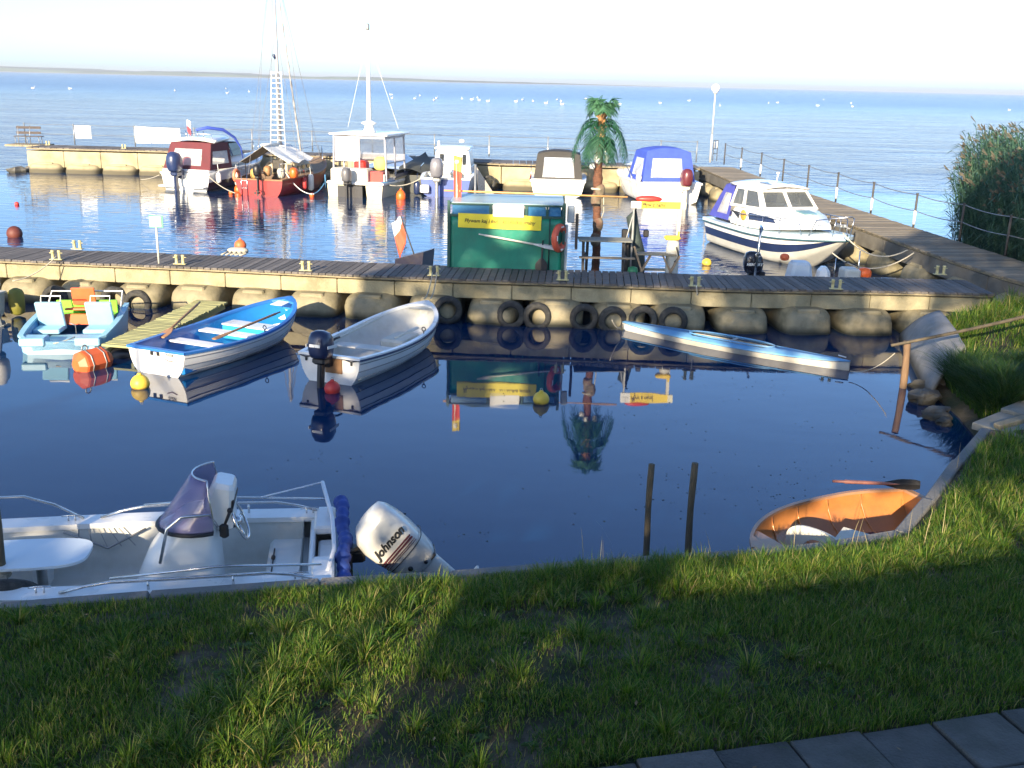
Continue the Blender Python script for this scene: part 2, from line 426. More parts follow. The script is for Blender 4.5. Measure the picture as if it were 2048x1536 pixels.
# main pier : near edge measured from the photo
z0=.86
near=[V((-24,23.2,z0)),V((-17,22.45,z0))]+[at(x,y,z0) for x,y in ((0,519),(200,526),(460,537),(780,553),(1180,566),(1460,577),(1780,581.5))]+[V((9.6,20.05,z0))]
near=smooth_path(near,2)
W=1.45
pier=thing('wooden_pier','long grey plank pier on rounded floats crossing the harbour in front of the green kiosk','pier',(0,0,0))
deck(pier,near,W,.145)
def strip_beam(root,path,off,z1,z2,th,name,mt,seg=None,gap=.0):
    P=resample(offset(path,off),seg or .6)
    b=MB()
    if seg:
        for i in range(len(P)-1):
            a=P[i].copy(); c=P[i+1].copy(); d=(c-a).normalized()
            base=(a.z+c.z)/2
            a=a+d*gap; c=c-d*gap
            b.beam(V((a.x,a.y,a.z+(z1+z2)/2)),V((c.x,c.y,c.z+(z1+z2)/2)),th,abs(z2-z1),bev=.012)
    else:
        rows=[]
        for p in P:
            rows.append(p)
        Q=offset(P,th)
        rows=[[V((p.x,p.y,p.z+z1)),V((p.x,p.y,p.z+z2)),V((q.x,q.y,q.z+z2)),V((q.x,q.y,q.z+z1))] for p,q in zip(P,Q)]
        b.grid(rows,closed=True,smooth=False,capa=True,capb=True)
    return b.build(name,mt,root)
strip_beam(pier,near,.03,-.085,-.042,.09,'edge_board',M_rimwood)
strip_beam(pier,near,W-.1,-.085,-.042,.08,'edge_board',M_rimwood)
strip_beam(pier,near,.16,-.42,-.125,.10,'side_beam',M_conc,seg=1.22,gap=.006)
strip_beam(pier,near,W-.16,-.42,-.125,.10,'side_beam',M_conc,seg=1.22,gap=.006)
PJ=resample(offset(near,.09),1.22)
for p,q in (): bj.beam(p-V((0,0,.104)),q-V((0,0,.104)),.12,.035)
# floats
def float_mesh(hw,hl,hz,seed):
    b=MB(); b.ball((0,0,0),1,n=28,k=16,sc=(hw,hl,hz),e=.5,e2=.42)
    r=random.Random(seed)
    vs=[]
    for v in b.v:
        v=V(v); k=1+.05*noise.noise(v*2.2+V((seed,0,0)))+.02*noise.noise(v*6+V((seed,3,0))); w=V((v.x*k,v.y*k,v.z))
        vs.append(tuple(w))
    b.v=vs
    b.box((0,0,hz*.72),(hw*.9,hl*1.7,hz*.5),bev=.03)   # moulded rib on top
    return b
PF=resample(near,1.24)
QF=offset(PF,W/2-.06)
f0=None; i0=None
for i,(p,q) in enumerate(zip(PF,QF)):
    if p.x<-13.5 or p.x>9.1: continue
    if i0 is None: i0=i
    t=(PF[min(i+1,len(PF)-1)]-PF[max(i-1,0)]); a=atan2(t.y,t.x)
    if f0 is None:
        FV=[float_mesh(.555,1.0,.47,sd).build('float',M_float,pier) for sd in (3,11,29,41)]; f0=FV[0]; o=f0
    elif 0<i-i0<4: o=FV[i-i0]
    else:
        o=rnd.choice(FV).copy(); COL.objects.link(o); o.parent=pier
    o.location=(q.x,q.y,.03); o.rotation_euler=(0,0,a+rnd.uniform(-.05,.05)+(pi if i%2 else 0)); o.scale=(rnd.uniform(.94,1.02),1,rnd.uniform(.93,1.04))

# side pier (walkway from the lamp down to the shore)
inner=[at(1395,333,1.12),at(1480,368,1.10),at(1709,452,1.02),at(1975,545,.90),V((11.15,19.9,.89)),V((11.9,17.9,.88))]
outer_px=[(1440,327),(1676,405),(1827,456)]
side=thing('side_pier','straight narrow walkway on floats running from the white globe lamp down to the right bank','pier')
inner=smooth_path(inner,1); inner_r=list(reversed(inner))   # reversed so that +offset points to the outer (right) side
SW=1.65
innerR=[p.copy() for p in inner]   # offset sign: travelling toward camera, left normal is +x side
deck(side,innerR,SW,.16,mt=mat('side_walkway_planks',(.21,.18,.13),.8,.2,6,bump=.5,isl=.3,dirt=(.1,.09,.07),damt=.4,dscale=3))
strip_beam(side,innerR,.03,-.09,-.042,.09,'edge_board',M_rimwood)
strip_beam(side,innerR,.1,-.5,-.11,.12,'side_beam',mat('shadowed_grey_beam',(.15,.14,.115),.85,.2,3,bump=.4,dirt=(.07,.065,.05),damt=.6),seg=2.4,gap=.006)  # inner beam gets a darker grey that puts shade into its colour
strip_beam(side,innerR,SW-.2,-.5,-.11,.12,'side_beam',M_conc,seg=2.4,gap=.006)
PF=resample(innerR,1.9)
for i,(p,q) in enumerate(zip(PF,offset(PF,SW/2))):
    if q.y<20.8: continue
    t=PF[min(i+1,len(PF)-1)]-PF[max(i-1,0)]
    o=f0.copy(); COL.objects.link(o); o.parent=side; o.location=(q.x,q.y,.06); o.rotation_euler=(0,0,atan2(t.y,t.x)); o.scale=(1.1,1.0,1.1)

# back breakwater
bz=1.18
bnear=[at(52,294,bz),at(333,301,bz),at(799,316,bz),at(1000,326,bz),at(1258,332,bz),at(1400,336,bz)]
BW=1.9
back=thing('breakwater_pier','far pale concrete breakwater pier behind the row of moored cabin boats','pier')
deck(back,bnear,BW,.3,mt=M_plank)
strip_beam(back,bnear,.0,-.1,-.045,.14,'edge_board',M_rimwood)
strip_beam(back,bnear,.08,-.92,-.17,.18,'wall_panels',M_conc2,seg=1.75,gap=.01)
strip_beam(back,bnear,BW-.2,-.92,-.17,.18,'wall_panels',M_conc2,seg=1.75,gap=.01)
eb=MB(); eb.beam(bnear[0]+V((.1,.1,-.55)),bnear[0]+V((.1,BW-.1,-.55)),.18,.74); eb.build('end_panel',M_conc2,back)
PF=resample(bnear,1.75); fb=None
for i in range(len(PF)-1):
    p=(PF[i]+PF[i+1])/2
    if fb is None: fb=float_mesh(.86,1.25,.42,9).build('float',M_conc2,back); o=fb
    else: o=fb.copy(); COL.objects.link(o); o.parent=back
    t=PF[i+1]-PF[i]; o.location=(p.x,p.y+BW/2-.05,.08); o.rotation_euler=(0,0,atan2(t.y,t.x)); o.scale=(1,1,rnd.uniform(.9,1.1))

# ------------------------------------------------------------------ ground
shore_px=[(-900,1330,.6),(-400,1268,.6),(0,1212,.6),(300,1188,.6),(640,1163,.6),(900,1148,.6),(1200,1124,.6),(1500,1105,.6),(1650,1090,.6),(1790,1068,.58),(1845,1008,.5),(1905,930,.42),(1965,862,.38)]
shore=[at(x,y,z) for x,y,z in shore_px]
# stretch to the left, then the right-hand bank
shoreL=[V((-40,3.0,.6)),V((-14,5.9,.6))]+[p for p in shore[1:]]
bank=[at(2010,838,.12)+V((.1,0,0)),at(1960,880,.0),at(1905,868,.02),at(1872,828,.03),at(1850,775,.05),V((7.35,17.6,.1)),at(1830,700,.15),at(1850,640,.35),V((8.35,19.7,.5)),V((9.5,20.0,.62)),V((11.1,19.6,.66)),V((12.6,22.0,.3)),V((13.2,28,.15)),V((16,40,.1)),V((26,60,.1))]
bank=[V((6.75,13.2,.2)),V((6.62,13.75,.05)),V((6.75,14.6,.03)),V((6.8,15.6,.05)),V((7.1,16.6,.08)),V((7.55,17.8,.12)),V((7.95,18.9,.25)),V((8.45,19.65,.45)),V((9.5,19.95,.62)),V((11.1,19.7,.66)),V((12.8,21.0,.3)),V((13.6,27,.12)),V((17.5,31,.1)),V((40,34,.1))]
SH=shoreL+bank
FAR=[]
nS=len(SH)
for i,p in enumerate(SH):
    if i<2: FAR.append(V((-60+i*8,-45,1.5)))
    elif i<11: FAR.append(V((p.x*2.6,-45,1.5)))
    elif i<16: FAR.append(V((lerp(20,62,(i-11)/5),-45+ (i-11)*4,1.6)))
    elif i<22: FAR.append(V((70,lerp(-20,16,(i-16)/6),1.5)))
    else: FAR.append(V((80,lerp(20,60,(i-22)/max(1,nS-23)),1.2)))
ts=[0,.004,.01,.02,.032,.046,.062,.08,.1,.13,.17,.22,.3,.4,.6,1]
def gh(p,base,d):
    if d<=0: return base
    h=base+(.27*(1-math.exp(-d/1.6)) if base>.3 else .62*(1-math.exp(-d/1.3))+.2*(1-math.exp(-d/5)))
    return h+.05*min(1,d)*(noise.noise(V((p.x*.9,p.y*.9,0)))+.5*noise.noise(V((p.x*2.7,p.y*2.7,4))))
SHd=[];FARd=[]
for i in range(nS-1):
    k=6 if 2<i<nS-4 else 2
    for j in range(k): SHd.append(SH[i].lerp(SH[i+1],j/k)); FARd.append(FAR[i].lerp(FAR[i+1],j/k))
SHd.append(SH[-1]);FARd.append(FAR[-1])
rows=[]
for s,f in zip(SHd,FARd):
    r=[V((s.x,s.y,-.6))]
    for t in ts:
        p=s.lerp(f,t); d=(V((p.x,p.y,0))-V((s.x,s.y,0))).length
        r.append(V((p.x,p.y,gh(p,s.z,d))))
    rows.append(r)
g=MB(); g.grid(rows,smooth=True)
def soil_mat():
    m,nt,b,out=_nodes('sandy_soil_and_moss'); N=nt.nodes.new; L=nt.links.new
    ge=N('ShaderNodeNewGeometry')
    n1=N('ShaderNodeTexNoise'); n1.inputs['Scale'].default_value=1.3; n1.inputs['Detail'].default_value=8; n1.inputs['Roughness'].default_value=.7; L(ge.outputs['Position'],n1.inputs['Vector'])
    cr=N('ShaderNodeValToRGB'); e=cr.color_ramp.elements; e[0].position=.38; e[0].color=(.025,.045,.01,1); e[1].position=.62; e[1].color=(.2,.17,.12,1)
    x=cr.color_ramp.elements.new(.5); x.color=(.085,.07,.035,1)
    L(n1.outputs[0],cr.inputs[0]); 
    n2=N('ShaderNodeTexNoise'); n2.inputs['Scale'].default_value=30; n2.inputs['Detail'].default_value=9; n2.inputs['Roughness'].default_value=.75; L(ge.outputs['Position'],n2.inputs['Vector'])
    mx=N('ShaderNodeMixRGB'); mx.blend_type='MULTIPLY'; mx.inputs[0].default_value=.6; L(cr.outputs[0],mx.inputs[1]); L(n2.outputs[0],mx.inputs[2]); L(mx.outputs[0],b.inputs['Base Color'])
    b.inputs['Roughness'].default_value=.95; bp=N('ShaderNodeBump'); bp.inputs['Distance'].default_value=.03; L(n2.outputs[0],bp.inputs['Height']); L(bp.outputs[0],b.inputs['Normal'])
    return m
M_soil=soil_mat()
ground=g.build('ground',M_soil); struct(ground); ground['label']='sandy grassed bank sloping to the water'
gbvh=BVHTree.FromPolygons([V(p) for p in g.v],[f for f in g.f])
def gz(x,y,dflt=.6):
    h=gbvh.ray_cast(V((x,y,20)),V((0,0,-1)))
    return h[0].z if h[0] is not None else dflt
def inland(x,y):
    h=gbvh.ray_cast(V((x,y,20)),V((0,0,-1)))
    return h[0] is not None and h[0].z>.02

# concrete quay edging (from left frame edge, round the dinghy, to the plank)
qe=MB()
path=[p for p in shoreL]
P=resample(path,.5)
Q=offset(P,.0)
for s in range(0,len(path)-1):
    a,b2=path[s],path[s+1]
    segs=resample([a,b2],1.6)
    for a1,b1 in zip(segs,segs[1:]):
        d=(b1-a1).normalized(); n=V((d.y,-d.x,0))   # toward land
        c0=a1+n*.045+d*.004; c1=b1+n*.045-d*.004
        ht=a1.z+.55
        qe.beam(V((c0.x,c0.y,(a1.z-.55)/2+.03+0)),V((c1.x,c1.y,(b1.z-.55)/2+.03)),.13,ht,bev=.015)
tag(qe.build('quay_edging',M_quay),'low weathered concrete edging along the near grassy bank','quay edge')

# paving path bottom right
M_slab=mat('paving_slabs',(.10,.097,.088),.85,.25,5,bump=.7,bscale=50,isl=.28,dirt=(.045,.05,.035),damt=.8,dscale=2.2)
pv=MB()
e0=at(1180,1540,.9); e1=at(1500,1478,.9); e2=at(2048,1404,.9)
dirv=(e2-e1); dirv.z=0; dirv.normalize(); nrm=V((dirv.y,-dirv.x,0))
def pz(p): return gz(p.x,p.y)+.025
for i in range(-14,22):
    for j in range(4):
        c=e1+dirv*(i*.5)+nrm*(.26+j*.5)
        if i<0: c+= nrm*(.012*i*i*.5)
        z=pz(c); 
        R=frame(dirv,-nrm,(0,0,1))
        R2=Matrix.Rotation(rnd.uniform(-.025,.025),4,'Z')@Matrix.Rotation(rnd.uniform(-.015,.015),4,'X')@R
        pv.box((c.x,c.y,z-.02+rnd.uniform(-.004,.004)),(.485,.485,.07),R2,bev=.008)
struct(pv.build('paving_path',M_slab))['label']='grey square paving slabs along the bottom right'

# sloping concrete slab path on the right bank
M_ramp=mat('pale_worn_concrete',(.26,.25,.21),.85,.2,3,bump=.5,bscale=30,dirt=(.12,.12,.09),damt=.6,dscale=2)
rp=MB()
rc=[at(1935,868,.5),at(2070,800,.8),at(2160,780,.95)]
a=V((6.55,12.75,.36)); b2=V((8.3,14.1,.86)); c2=V((12,15.4,1.2))
for p,q in ((a,b2),(b2,c2)):
    segs=resample([p,q],.8)
    for s,t in zip(segs,segs[1:]):
        d=(t-s).normalized(); zc=max(gz((s.x+t.x)/2,(s.y+t.y)/2)+.02,.3)
        s1=V((s.x,s.y,zc))+d*.01; t1=V((t.x,t.y,zc+.03))-d*.01
        rp.beam(s1,t1,.95,.1,bev=.01)
struct(rp.build('concrete_path',M_ramp))['label']='pale concrete slab path on the right bank'
# ------------------------------------------------------------------ hull maker
class Hull:
    """x forward from transom (0) to stem (L); z=0 waterline"""
    def __init__(s,L,B,zk=-.2,sheer=(.5,.45,.75),tr=.8,full=2.2,hard=False,rake=.12,fl=.0,bil=.8,maxat=.4,keelrise=.72,trk=1.0):
        s.L,s.B,s.zk,s.sh,s.tr,s.full,s.hard,s.rake,s.fl,s.bil,s.mx,s.kr,s.trk=L,B,zk,sheer,tr,full,hard,rake,fl,bil,maxat,keelrise,trk
    def half(s,t):
        if t<s.mx: k=t/s.mx; return s.B/2*(s.tr+(1-s.tr)*sin(k*pi/2))
        k=(t-s.mx)/(1-s.mx); return s.B/2*max(0,(1-k**s.full))**.85
    def top(s,t):
        a,b,c=s.sh; m=.45
        return b+(a-b)*((m-t)/m)**2 if t<m else b+(c-b)*((t-m)/(1-m))**1.8
    def keel(s,t):
        if t<s.kr: return s.zk
        k=(t-s.kr)/(1-s.kr); return s.zk+(s.top(t)-s.zk)*.93*k**2.6
    def pt(s,t,u,ins=0.0,zmin=None):
        "u 0 keel .. 1 gunwale, port side (+y)"
        b=max(0,s.half(t)-ins); k=s.keel(t); z1=s.top(t)
        if s.hard:
            c=.34; bc=b*(.86-.25*t*t)
            if u<c: q=u/c; y=bc*q; z=k+(z1-k)*(.30*q)
            else: q=(u-c)/(1-c); y=lerp(bc,b,q**.8); z=k+(z1-k)*lerp(.30,1,q)
        else:
            a=u*pi/2; y=b*sin(a)**s.bil; z=k+(z1-k)*(1-cos(a))**.85
            if s.bil!=1: z=k+(z1-k)*(u**1.5)
        x=s.L*t+s.rake*s.L*t**3*((z-s.zk)/(max(.01,z1-s.zk))) - s.rake*s.L*t**3
        if zmin is not None and z<zmin: z=zmin
        return V((x,y,z))
    def ring(s,t,n=9,ins=0.0,zmin=None):
        us=[i/(n-1) for i in range(n)]
        st=[s.pt(t,u,ins,zmin) for u in us]
        return [V((p.x,-p.y,p.z)) for p in reversed(st)]+st[1:]
    def shell(s,name,mats,root,ns=22,n=9,mi=None,t1=1.0):
        b=MB(); rows=[s.ring(t1*i/ns,n) for i in range(ns+1)]
        N=len(rows[0])
        def f(i,j):
            u=abs(j+.5-(N-1)/2)/((N-1)/2); return mi((i+.5)/ns,u) if mi else 0
        b.grid(rows,mi=f)
        # transom
        r=rows[0]; b.add(r+[V((0,0,s.top(0)))],[tuple(range(len(r)))],False,mi(0,-1) if mi else 0)
        return b.build(name,mats,root)
    def liner(s,name,mt,root,ins=.05,floor=-.02,t0=.03,t1=.93,ns=20,n=9,mi=None):
        b=MB(); rows=[]
        for i in range(ns+1):
            t=t0+(t1-t0)*i/ns; rows.append(s.ring(t,n,ins,floor))
        b.grid(rows,mi=mi)
        r=rows[0]; b.add(r,[tuple(range(len(r)))],False)
        r=rows[-1]; b.add(r,[tuple(reversed(range(len(r))))],False)
        return b.build(name,mt,root)
    def gunwale(s,name,mt,root,w=.07,h=.035,ins=.05,ns=26,t1=1.0,out=.015,stern=True,t0=0,dz=0):
        b=MB()
        for sg in (1,-1):
            rows=[]
            for i in range(ns+1):
                t=t0+(t1-t0)*i/ns; p=s.pt(t,1); 
                q=s.pt(min(t,.995),1,ins)
                if t>.96: q=V((p.x-ins*1.4,0,p.z))
                po=V((p.x,p.y+out,p.z+dz)); po.y*=sg; qi=V((q.x,q.y*sg,p.z+dz))
                rows.append([po+V((0,0,-h*.5)),po+V((0,0,h*.5)),qi+V((0,0,h*.5)),qi+V((0,0,-h*.5))])
            b.grid(rows,closed=True,smooth=False,capa=True,capb=True)
        if stern and t0==0:
            y=s.half(0)+out; z=s.top(0)+dz
            b.box((-.0+w*.3,0,z),(w+.03,y*2,h*1.02))
        return b.build(name,mt,root)
    def deckplate(s,name,mt,root,t0,t1,ns=12,crown=.04,ins=.0,dz=.0,mi=None):
        b=MB(); rows=[]
        for i in range(ns+1):
            t=t0+(t1-t0)*i/ns; p=s.pt(t,1,ins)
            rows.append([V((p.x,p.y*k,p.z+dz+crown*(1-k*k))) for k in (-1,-.75,-.5,-.25,0,.25,.5,.75,1)])
        b.grid(rows,mi=mi); 
        return b.build(name,mt,root)

def boat(name,label,stern,bow,cat='boat',group=None,L=None,z=0):
    s=V((stern[0],stern[1],0)); w=V((bow[0],bow[1],0)); d=w-s
    return thing(name,label,cat,(s.x,s.y,z),atan2(d.y,d.x),group), d.length

def rail(root,name,pts,r,posts=(),mt=None,pr=None,n=6):
    b=MB(); b.tube(pts,r,n)
    for a,c in posts: b.tube([a,c],pr or r*.9,n)
    return b.build(name,mt or M_steel,root)

def outboard(root,M,s=1.0,cowl=None,leg=None,tilt=0.0,stripe=None,leglen=.75,lab='outboard_motor'):
    """x- axis aft. origin = top of transom; cowl behind/above"""
    T=M@Matrix.Rotation(tilt,4,'Y')@Matrix.Scale(s,4)
    b=MB(); b.M=T
    prof=[(0,.0,.17,.13),(.06,.0,.2,.15),(.2,-.01,.22,.165),(.34,-.02,.2,.155),(.43,-.035,.15,.12),(.47,-.05,.06,.05)]
    rows=[]
    for (z,dx,hx,hy) in prof:
        r=[]
        for k in range(16):
            a=2*pi*k/16; c,sn=cos(a),sin(a)
            r.append(V((-.22+dx+hx*math.copysign(abs(c)**.75,c),hy*math.copysign(abs(sn)**.75,sn),z)))
        rows.append(r)
    b.grid(rows,closed=True,capa=True,capb=True)
    c=b.build('engine_cowl',cowl or M_black,root)
    if stripe:
        q=MB(); q.M=T
        for sg in(-1,1): q.box((-.22,sg*.168,.2),(.3,.008,.05))
        q.box((-.445,0,.22),(.008,.16,.05))
        q.build('cowl_stripe',stripe,c)
    l=MB(); l.M=T
    l.box((-.2,0,-.06),(.26,.2,.12),bev=.03)
    l.box((-.21,0,-.35),(.15,.07,.55),bev=.02,taper=None)
    l.box((-.23,0,-.62),(.3,.16,.02))
    l.ball((-.2,0,-.72),.05,sc=(3,1,1))
    l.box((-.03,0,-.08),(.14,.16,.22),bev=.02)
    for k in range(3):
        a=2*pi*k/3; l.box((-.36,.08*cos(a),-.72+.08*sin(a)),(.015,.09,.09),R=Matrix.Rotation(a,4,'X'))
    o=l.build(lab,leg or M_black,root)
    c.parent=o
    return o

def cleat(b,c,a=0,s=.09):
    c=V(c); d=V((cos(a),sin(a),0))*s
    b.tube([c-d+V((0,0,.05)),c-d*.3+V((0,0,.055)),c+d*.3+V((0,0,.055)),c+d+V((0,0,.05))],.009,5)
    for k in(-.35,.35): b.tube([c+d*k,c+d*k+V((0,0,.05))],.008,5)

# ================================================================== 1 foreground console boat
def console_boat():
    MB=globals()['MB']
    st=V((-1.62,8.66,0)); hd=atan2(-.165,-1)     # heading of the bow
    root=thing('console_motorboat','white centre console motorboat with big white outboard moored against the near grassy bank','motorboat',(st.x,st.y,0),hd)
    h=Hull(5.1,1.66,zk=-.22,sheer=(.52,.53,.72),tr=.93,full=2.6,hard=True,rake=.06,maxat=.35,keelrise=.8)
    h.shell('hull',[M_white,M_navy],root,ns=24,mi=lambda t,u:1 if (.93<u<.99) else 0)
    fl=.06
    h.liner('cockpit_liner',[M_liner,M_nonslip],root,ins=.17,floor=fl,t0=.06,t1=.9,ns=24,n=11,mi=None)
    h.gunwale('gunwale',M_white,root,w=.1,h=.05,ins=.19,out=.03,stern=False)
    b=MB()
    # transom top with motor well
    b.box((.1,.56,.52),(.2,.5,.09),bev=.02); b.box((.1,-.56,.52),(.2,.5,.09),bev=.02); b.box((.08,0,.38),(.16,.64,.1),bev=.02)
    b.box((.21,0,.3),(.05,1.4,.44),bev=.015)
    b.build('transom_top',M_white,root)
    # stern locker and side bench
    b=MB(); b.box((.43,-.02,.19),(.42,1.28,.26),bev=.04); b.build('stern_bench',M_white,root)
    b=MB(); b.lathe([(.0,.0),(.09,.0),(.1,.008),(.1,.0)],20,M=Matrix.Translation((.80,-.655,.36))@Matrix.Rotation(pi/2,4,'X')@Matrix.Scale(-1,4,(0,0,1)),cap=False)
    b.torus((.80,-.645,.36),.085,.012,M=Matrix.Rotation(pi/2,4,'X'),n=20,k=6)
    b.build('speaker_grille',M_galv,root)
    b=MB(); b.box((.84,-.02,fl+.012),(.34,.72,.012)); b.build('floor_hatch',M_nonslip,root)
    # bow bench (U seat) and table
    b=MB()
    rows=[]
    for i in range(13):
        t=.5+.36*i/12; p=h.pt(t,1,.2); rows.append([V((p.x,p.y,.30)),V((p.x,-p.y,.30))])
    ou=[(r[0].x,r[0].y) for r in rows]+[(r[1].x,r[1].y) for r in reversed(rows)]
    inn=[(2.72,.42),(2.55,.33),(2.55,-.33),(2.72,-.42)]
    b.prism([(3.45,.52),(3.62,.3),(3.62,-.3),(3.45,-.52)]+[(h.pt(t,1,.2).x,-h.pt(t,1,.2).y) for t in (.7,.74,.78,.82,.86)]+[(h.pt(t,1,.2).x,h.pt(t,1,.2).y) for t in (.86,.82,.78,.74,.7)],.3,z0=.04)
    b.build('bow_bench',M_white,root)
    b=MB(); b.prism([(2.66,-.62),(2.66,-.3),(2.8,-.36),(3.5,-.36),(3.5,-.62)],.26,z0=.05); b.build('side_seat',M_white,root)
    b=MB()
    ring=[]
    for k in range(40):
        a=2*pi*k/40; c,s=cos(a),sin(a)
        ring.append((2.78+.62*math.copysign(abs(c)**.55,c),.02+.3*math.copysign(abs(s)**.55,s)))
    b.prism(ring,.025,z0=.56); tb=b.build('table',mat('table_pale_blue_white',(.66,.74,.78),.35,.04,3),root)
    b=MB(); b.tube([V((2.6,0,fl)),V((2.6,0,.56))],.045,12); b.lathe([(.1,0),(.1,.015),(.05,.03)],16,M=Matrix.Translation((2.6,0,fl))); b.build('table_leg',M_galv,tb)
    SX=Matrix.Translation((-.60,.04,0)); _MB=MB
    def MB2():
        q=_MB(); q.M=SX.copy(); return q
    MB=MB2
    # console : tapered body, wedge top
    b=MB()
    rows=[]
    for z,x0,x1,hy in ((fl,1.62,2.42,.36),(.35,1.62,2.36,.34),(.62,1.63,2.24,.30),(.86,1.62,2.04,.265),(.93,1.6,1.97,.25)):
        r=[]
        for k in range(20):
            a=2*pi*k/20; c,s=cos(a),sin(a)
            r.append(V(((x0+x1)/2+(x1-x0)/2*math.copysign(abs(c)**(.35 if c<0 else .8),c),hy*math.copysign(abs(s)**.55,s),z)))
        rows.append(r)
    b.grid(rows,closed=True,capb=True)
    con=b.build('console',M_white,root)
    b=MB(); b.box((2.0,.0,1.02),(.0,.0,.0)); 
    b=MB()
    # instrument pod rising behind the screen
    R=Matrix.Rotation(radians(-14),4,'Y')
    b.box((1.60,0,1.03),(.32,.42,.42),R=R,bev=.04,taper=(.62,.8)); b.build('dash_pod',M_white,con)
    b=MB(); b.box((1.5,0,.97),(.03,.34,.24),R=R,bev=.01); b.build('instrument_panel',M_black,con)
    # windscreen: wrap-around sheet whose sides slope down aft
    b=MB(); rows=[]
    for j in range(9):
        v=j/8; r=[]; am=lerp(116,58,v**1.2)
        for k in range(17):
            a=radians(-am+2*am*k/16); c,s_=cos(a),sin(a)
            cx=1.80-.30*v; rx=.36-.03*v; ry=.33-.05*v
            r.append(V((cx+rx*c,ry*s_,.84+.47*v)))
        rows.append(r)
    b.grid(rows); ws=b.build('windscreen',M_smoke,con,solid=.008)
    b=MB(); b.tube([r[-1] for r in rows]+[p for p in reversed(rows[-1])]+[r[0] for r in reversed(rows)],.008,6); b.build('screen_trim',M_steel,ws)
    b=MB(); r=rows[0]; b.tube([V((p.x,p.y,p.z)) for p in r],.02,6); b.build('screen_gasket',M_black,ws)
    # grab rail round console
    b=MB(); b.tube([V((2.1,.34,.6)),V((2.02,.34,.92)),V((1.9,.33,1.02)),V((1.66,.3,1.02)),V((1.6,.3,.9))],.014,8); b.build('grab_rail',M_steel,con); b=MB()
    b.tube([V((2.1,-.34,.6)),V((2.02,-.34,.92)),V((1.9,-.33,1.02)),V((1.66,-.3,1.02)),V((1.6,-.3,.9))],.014,8); b.build('grab_rail',M_steel,con)
    # wheel
    WM=SX@Matrix.Translation((1.44,.02,.84))@Matrix.Rotation(radians(-68),4,'Y')
    b=MB(); b.M=WM; b.torus((0,0,0),.185,.014,n=32,k=8); 
    for k in range(3):
        a=2*pi*k/3+.5; b.tube([V((0,0,-.03)),V((.17*cos(a),.17*sin(a),0))],.012,6)
    b.lathe([(.05,-.09),(.045,-.02),(.03,.01),(0,.015)],12); wh=b.build('steering_wheel',M_steel,con)
    b=MB(); b.M=WM; b.tube([V((0,0,-.2)),V((0,0,-.05))],.05,10); b.build('wheel_hub',M_black,wh)
    b=MB(); b.box((1.56,.2,.82),(.08,.06,.14),bev=.02); b.tube([V((1.55,.2,.88)),V((1.5,.2,1.0))],.014,8); b.ball((1.5,.2,1.01),.025); b.build('throttle_lever',M_black,con)
    MB=_MB
    # side rails
    def sr(sg,t0,t1,hh,lab):
        pts=[];
        n=10
        for i in range(n+1):
            t=lerp(t0,t1,i/n); p=h.pt(t,1,.06); e=min(1,min(i,n-i)/1.6)
            pts.append(V((p.x,p.y*sg,p.z+.03+hh*e)))
        po=[(h.pt(lerp(t0,t1,k),1,.06)*1,) for k in (.3,.6)]
        posts=[]
        for k in (.33,.66):
            p=h.pt(lerp(t0,t1,k),1,.06); posts.append((V((p.x,p.y*sg,p.z)),V((p.x,p.y*sg,p.z+.03+hh))))
        rail(root,lab,pts,.013,posts)
    sr(-1,.03,.44,.1,'side_rail'); sr(1,.03,.44,.08,'side_rail')
    sr(-1,.47,.97,.25,'bow_rail'); sr(1,.62,.97,.22,'bow_rail')
    for sg in(-1,1):
        p=h.pt(.02,1,.06); q=h.pt(.36,1,.06)
        b=MB(); b.tube([V((p.x,p.y*sg,p.z+.16)),V(((p.x+q.x)/2,(p.y+.03)*sg,p.z+.2)),V((q.x,q.y*sg,q.z+.14))],.011,6); b.build('upper_side_rail',M_steel,root)
    # fold-down frame of the sun top at the stern, with blue canvas bundle
    b=MB(); b.tube([V((.05,-.74,.54)),V((.12,-.77,.84))],.02,8); b.tube([V((.12,-.77,.84)),V((.02,-.2,.7)),V((.0,.3,.62)),V((.06,.62,.55))],.02,8)
    b.tube([V((.12,-.77,.84)),V((.75,-.76,.7))],.008,6)
    b.build('top_frame',mat('white_tube',(.75,.76,.78),.3,.05,3),root)
    b=MB(); pts=[];rr=[]
    for i in range(71):
        k=i/70; pts.append(V((-.05-.04*sin(k*pi)-.012*sin(k*17),lerp(-.74,.78,k),.64-.22*k+.02*sin(k*13)))); rr.append(.062+.008*sin(k*31)+.006*sin(k*77+1)+.012*noise.noise(V((k*22,0,0))))
    b.tube(pts,rr,12); b.build('folded_canvas',M_bluecrump,root)
    b=MB(); b.tube([V((.33,.12,.33)),V((.33,.12,.335))],.004); b.tube([V((.58,-.36,.335)),V((.58,.34,.335))],.007,6); b.tube([V((.58,-.18,.34)),V((.58,-.14,.34))],.02,6); b.build('fishing_rod_holder',M_rust,root)
    for x,sg in ((.25,-1),(4.3,1),(2.4,1),(.3,1),(2.5,-1)):
        b=MB(); p=h.pt(x/5.1,1,.09); cleat(b,(p.x,p.y*sg,p.z+.025)); b.build('cleat',M_steel,root)
    # net and tray on the far side
    b=MB(); 
    p=h.pt(.5,1,.2)
    for k in range(5): b.tube([V((2.05+.09*k,-p.y+.02,.52)),V((1.9+.13*k,-p.y+.05,.34))],.006,4)
    b.tube([V((1.8,-p.y+.02,.5)),V((2.15,-p.y+.06,.33)),V((2.55,-p.y+.02,.5))],.012,5)
    b.build('net_rack',M_galv,root)
    # ---- big outboard, tilted
    ob=thing('x','x','x'); bpy.data.objects.remove(ob)
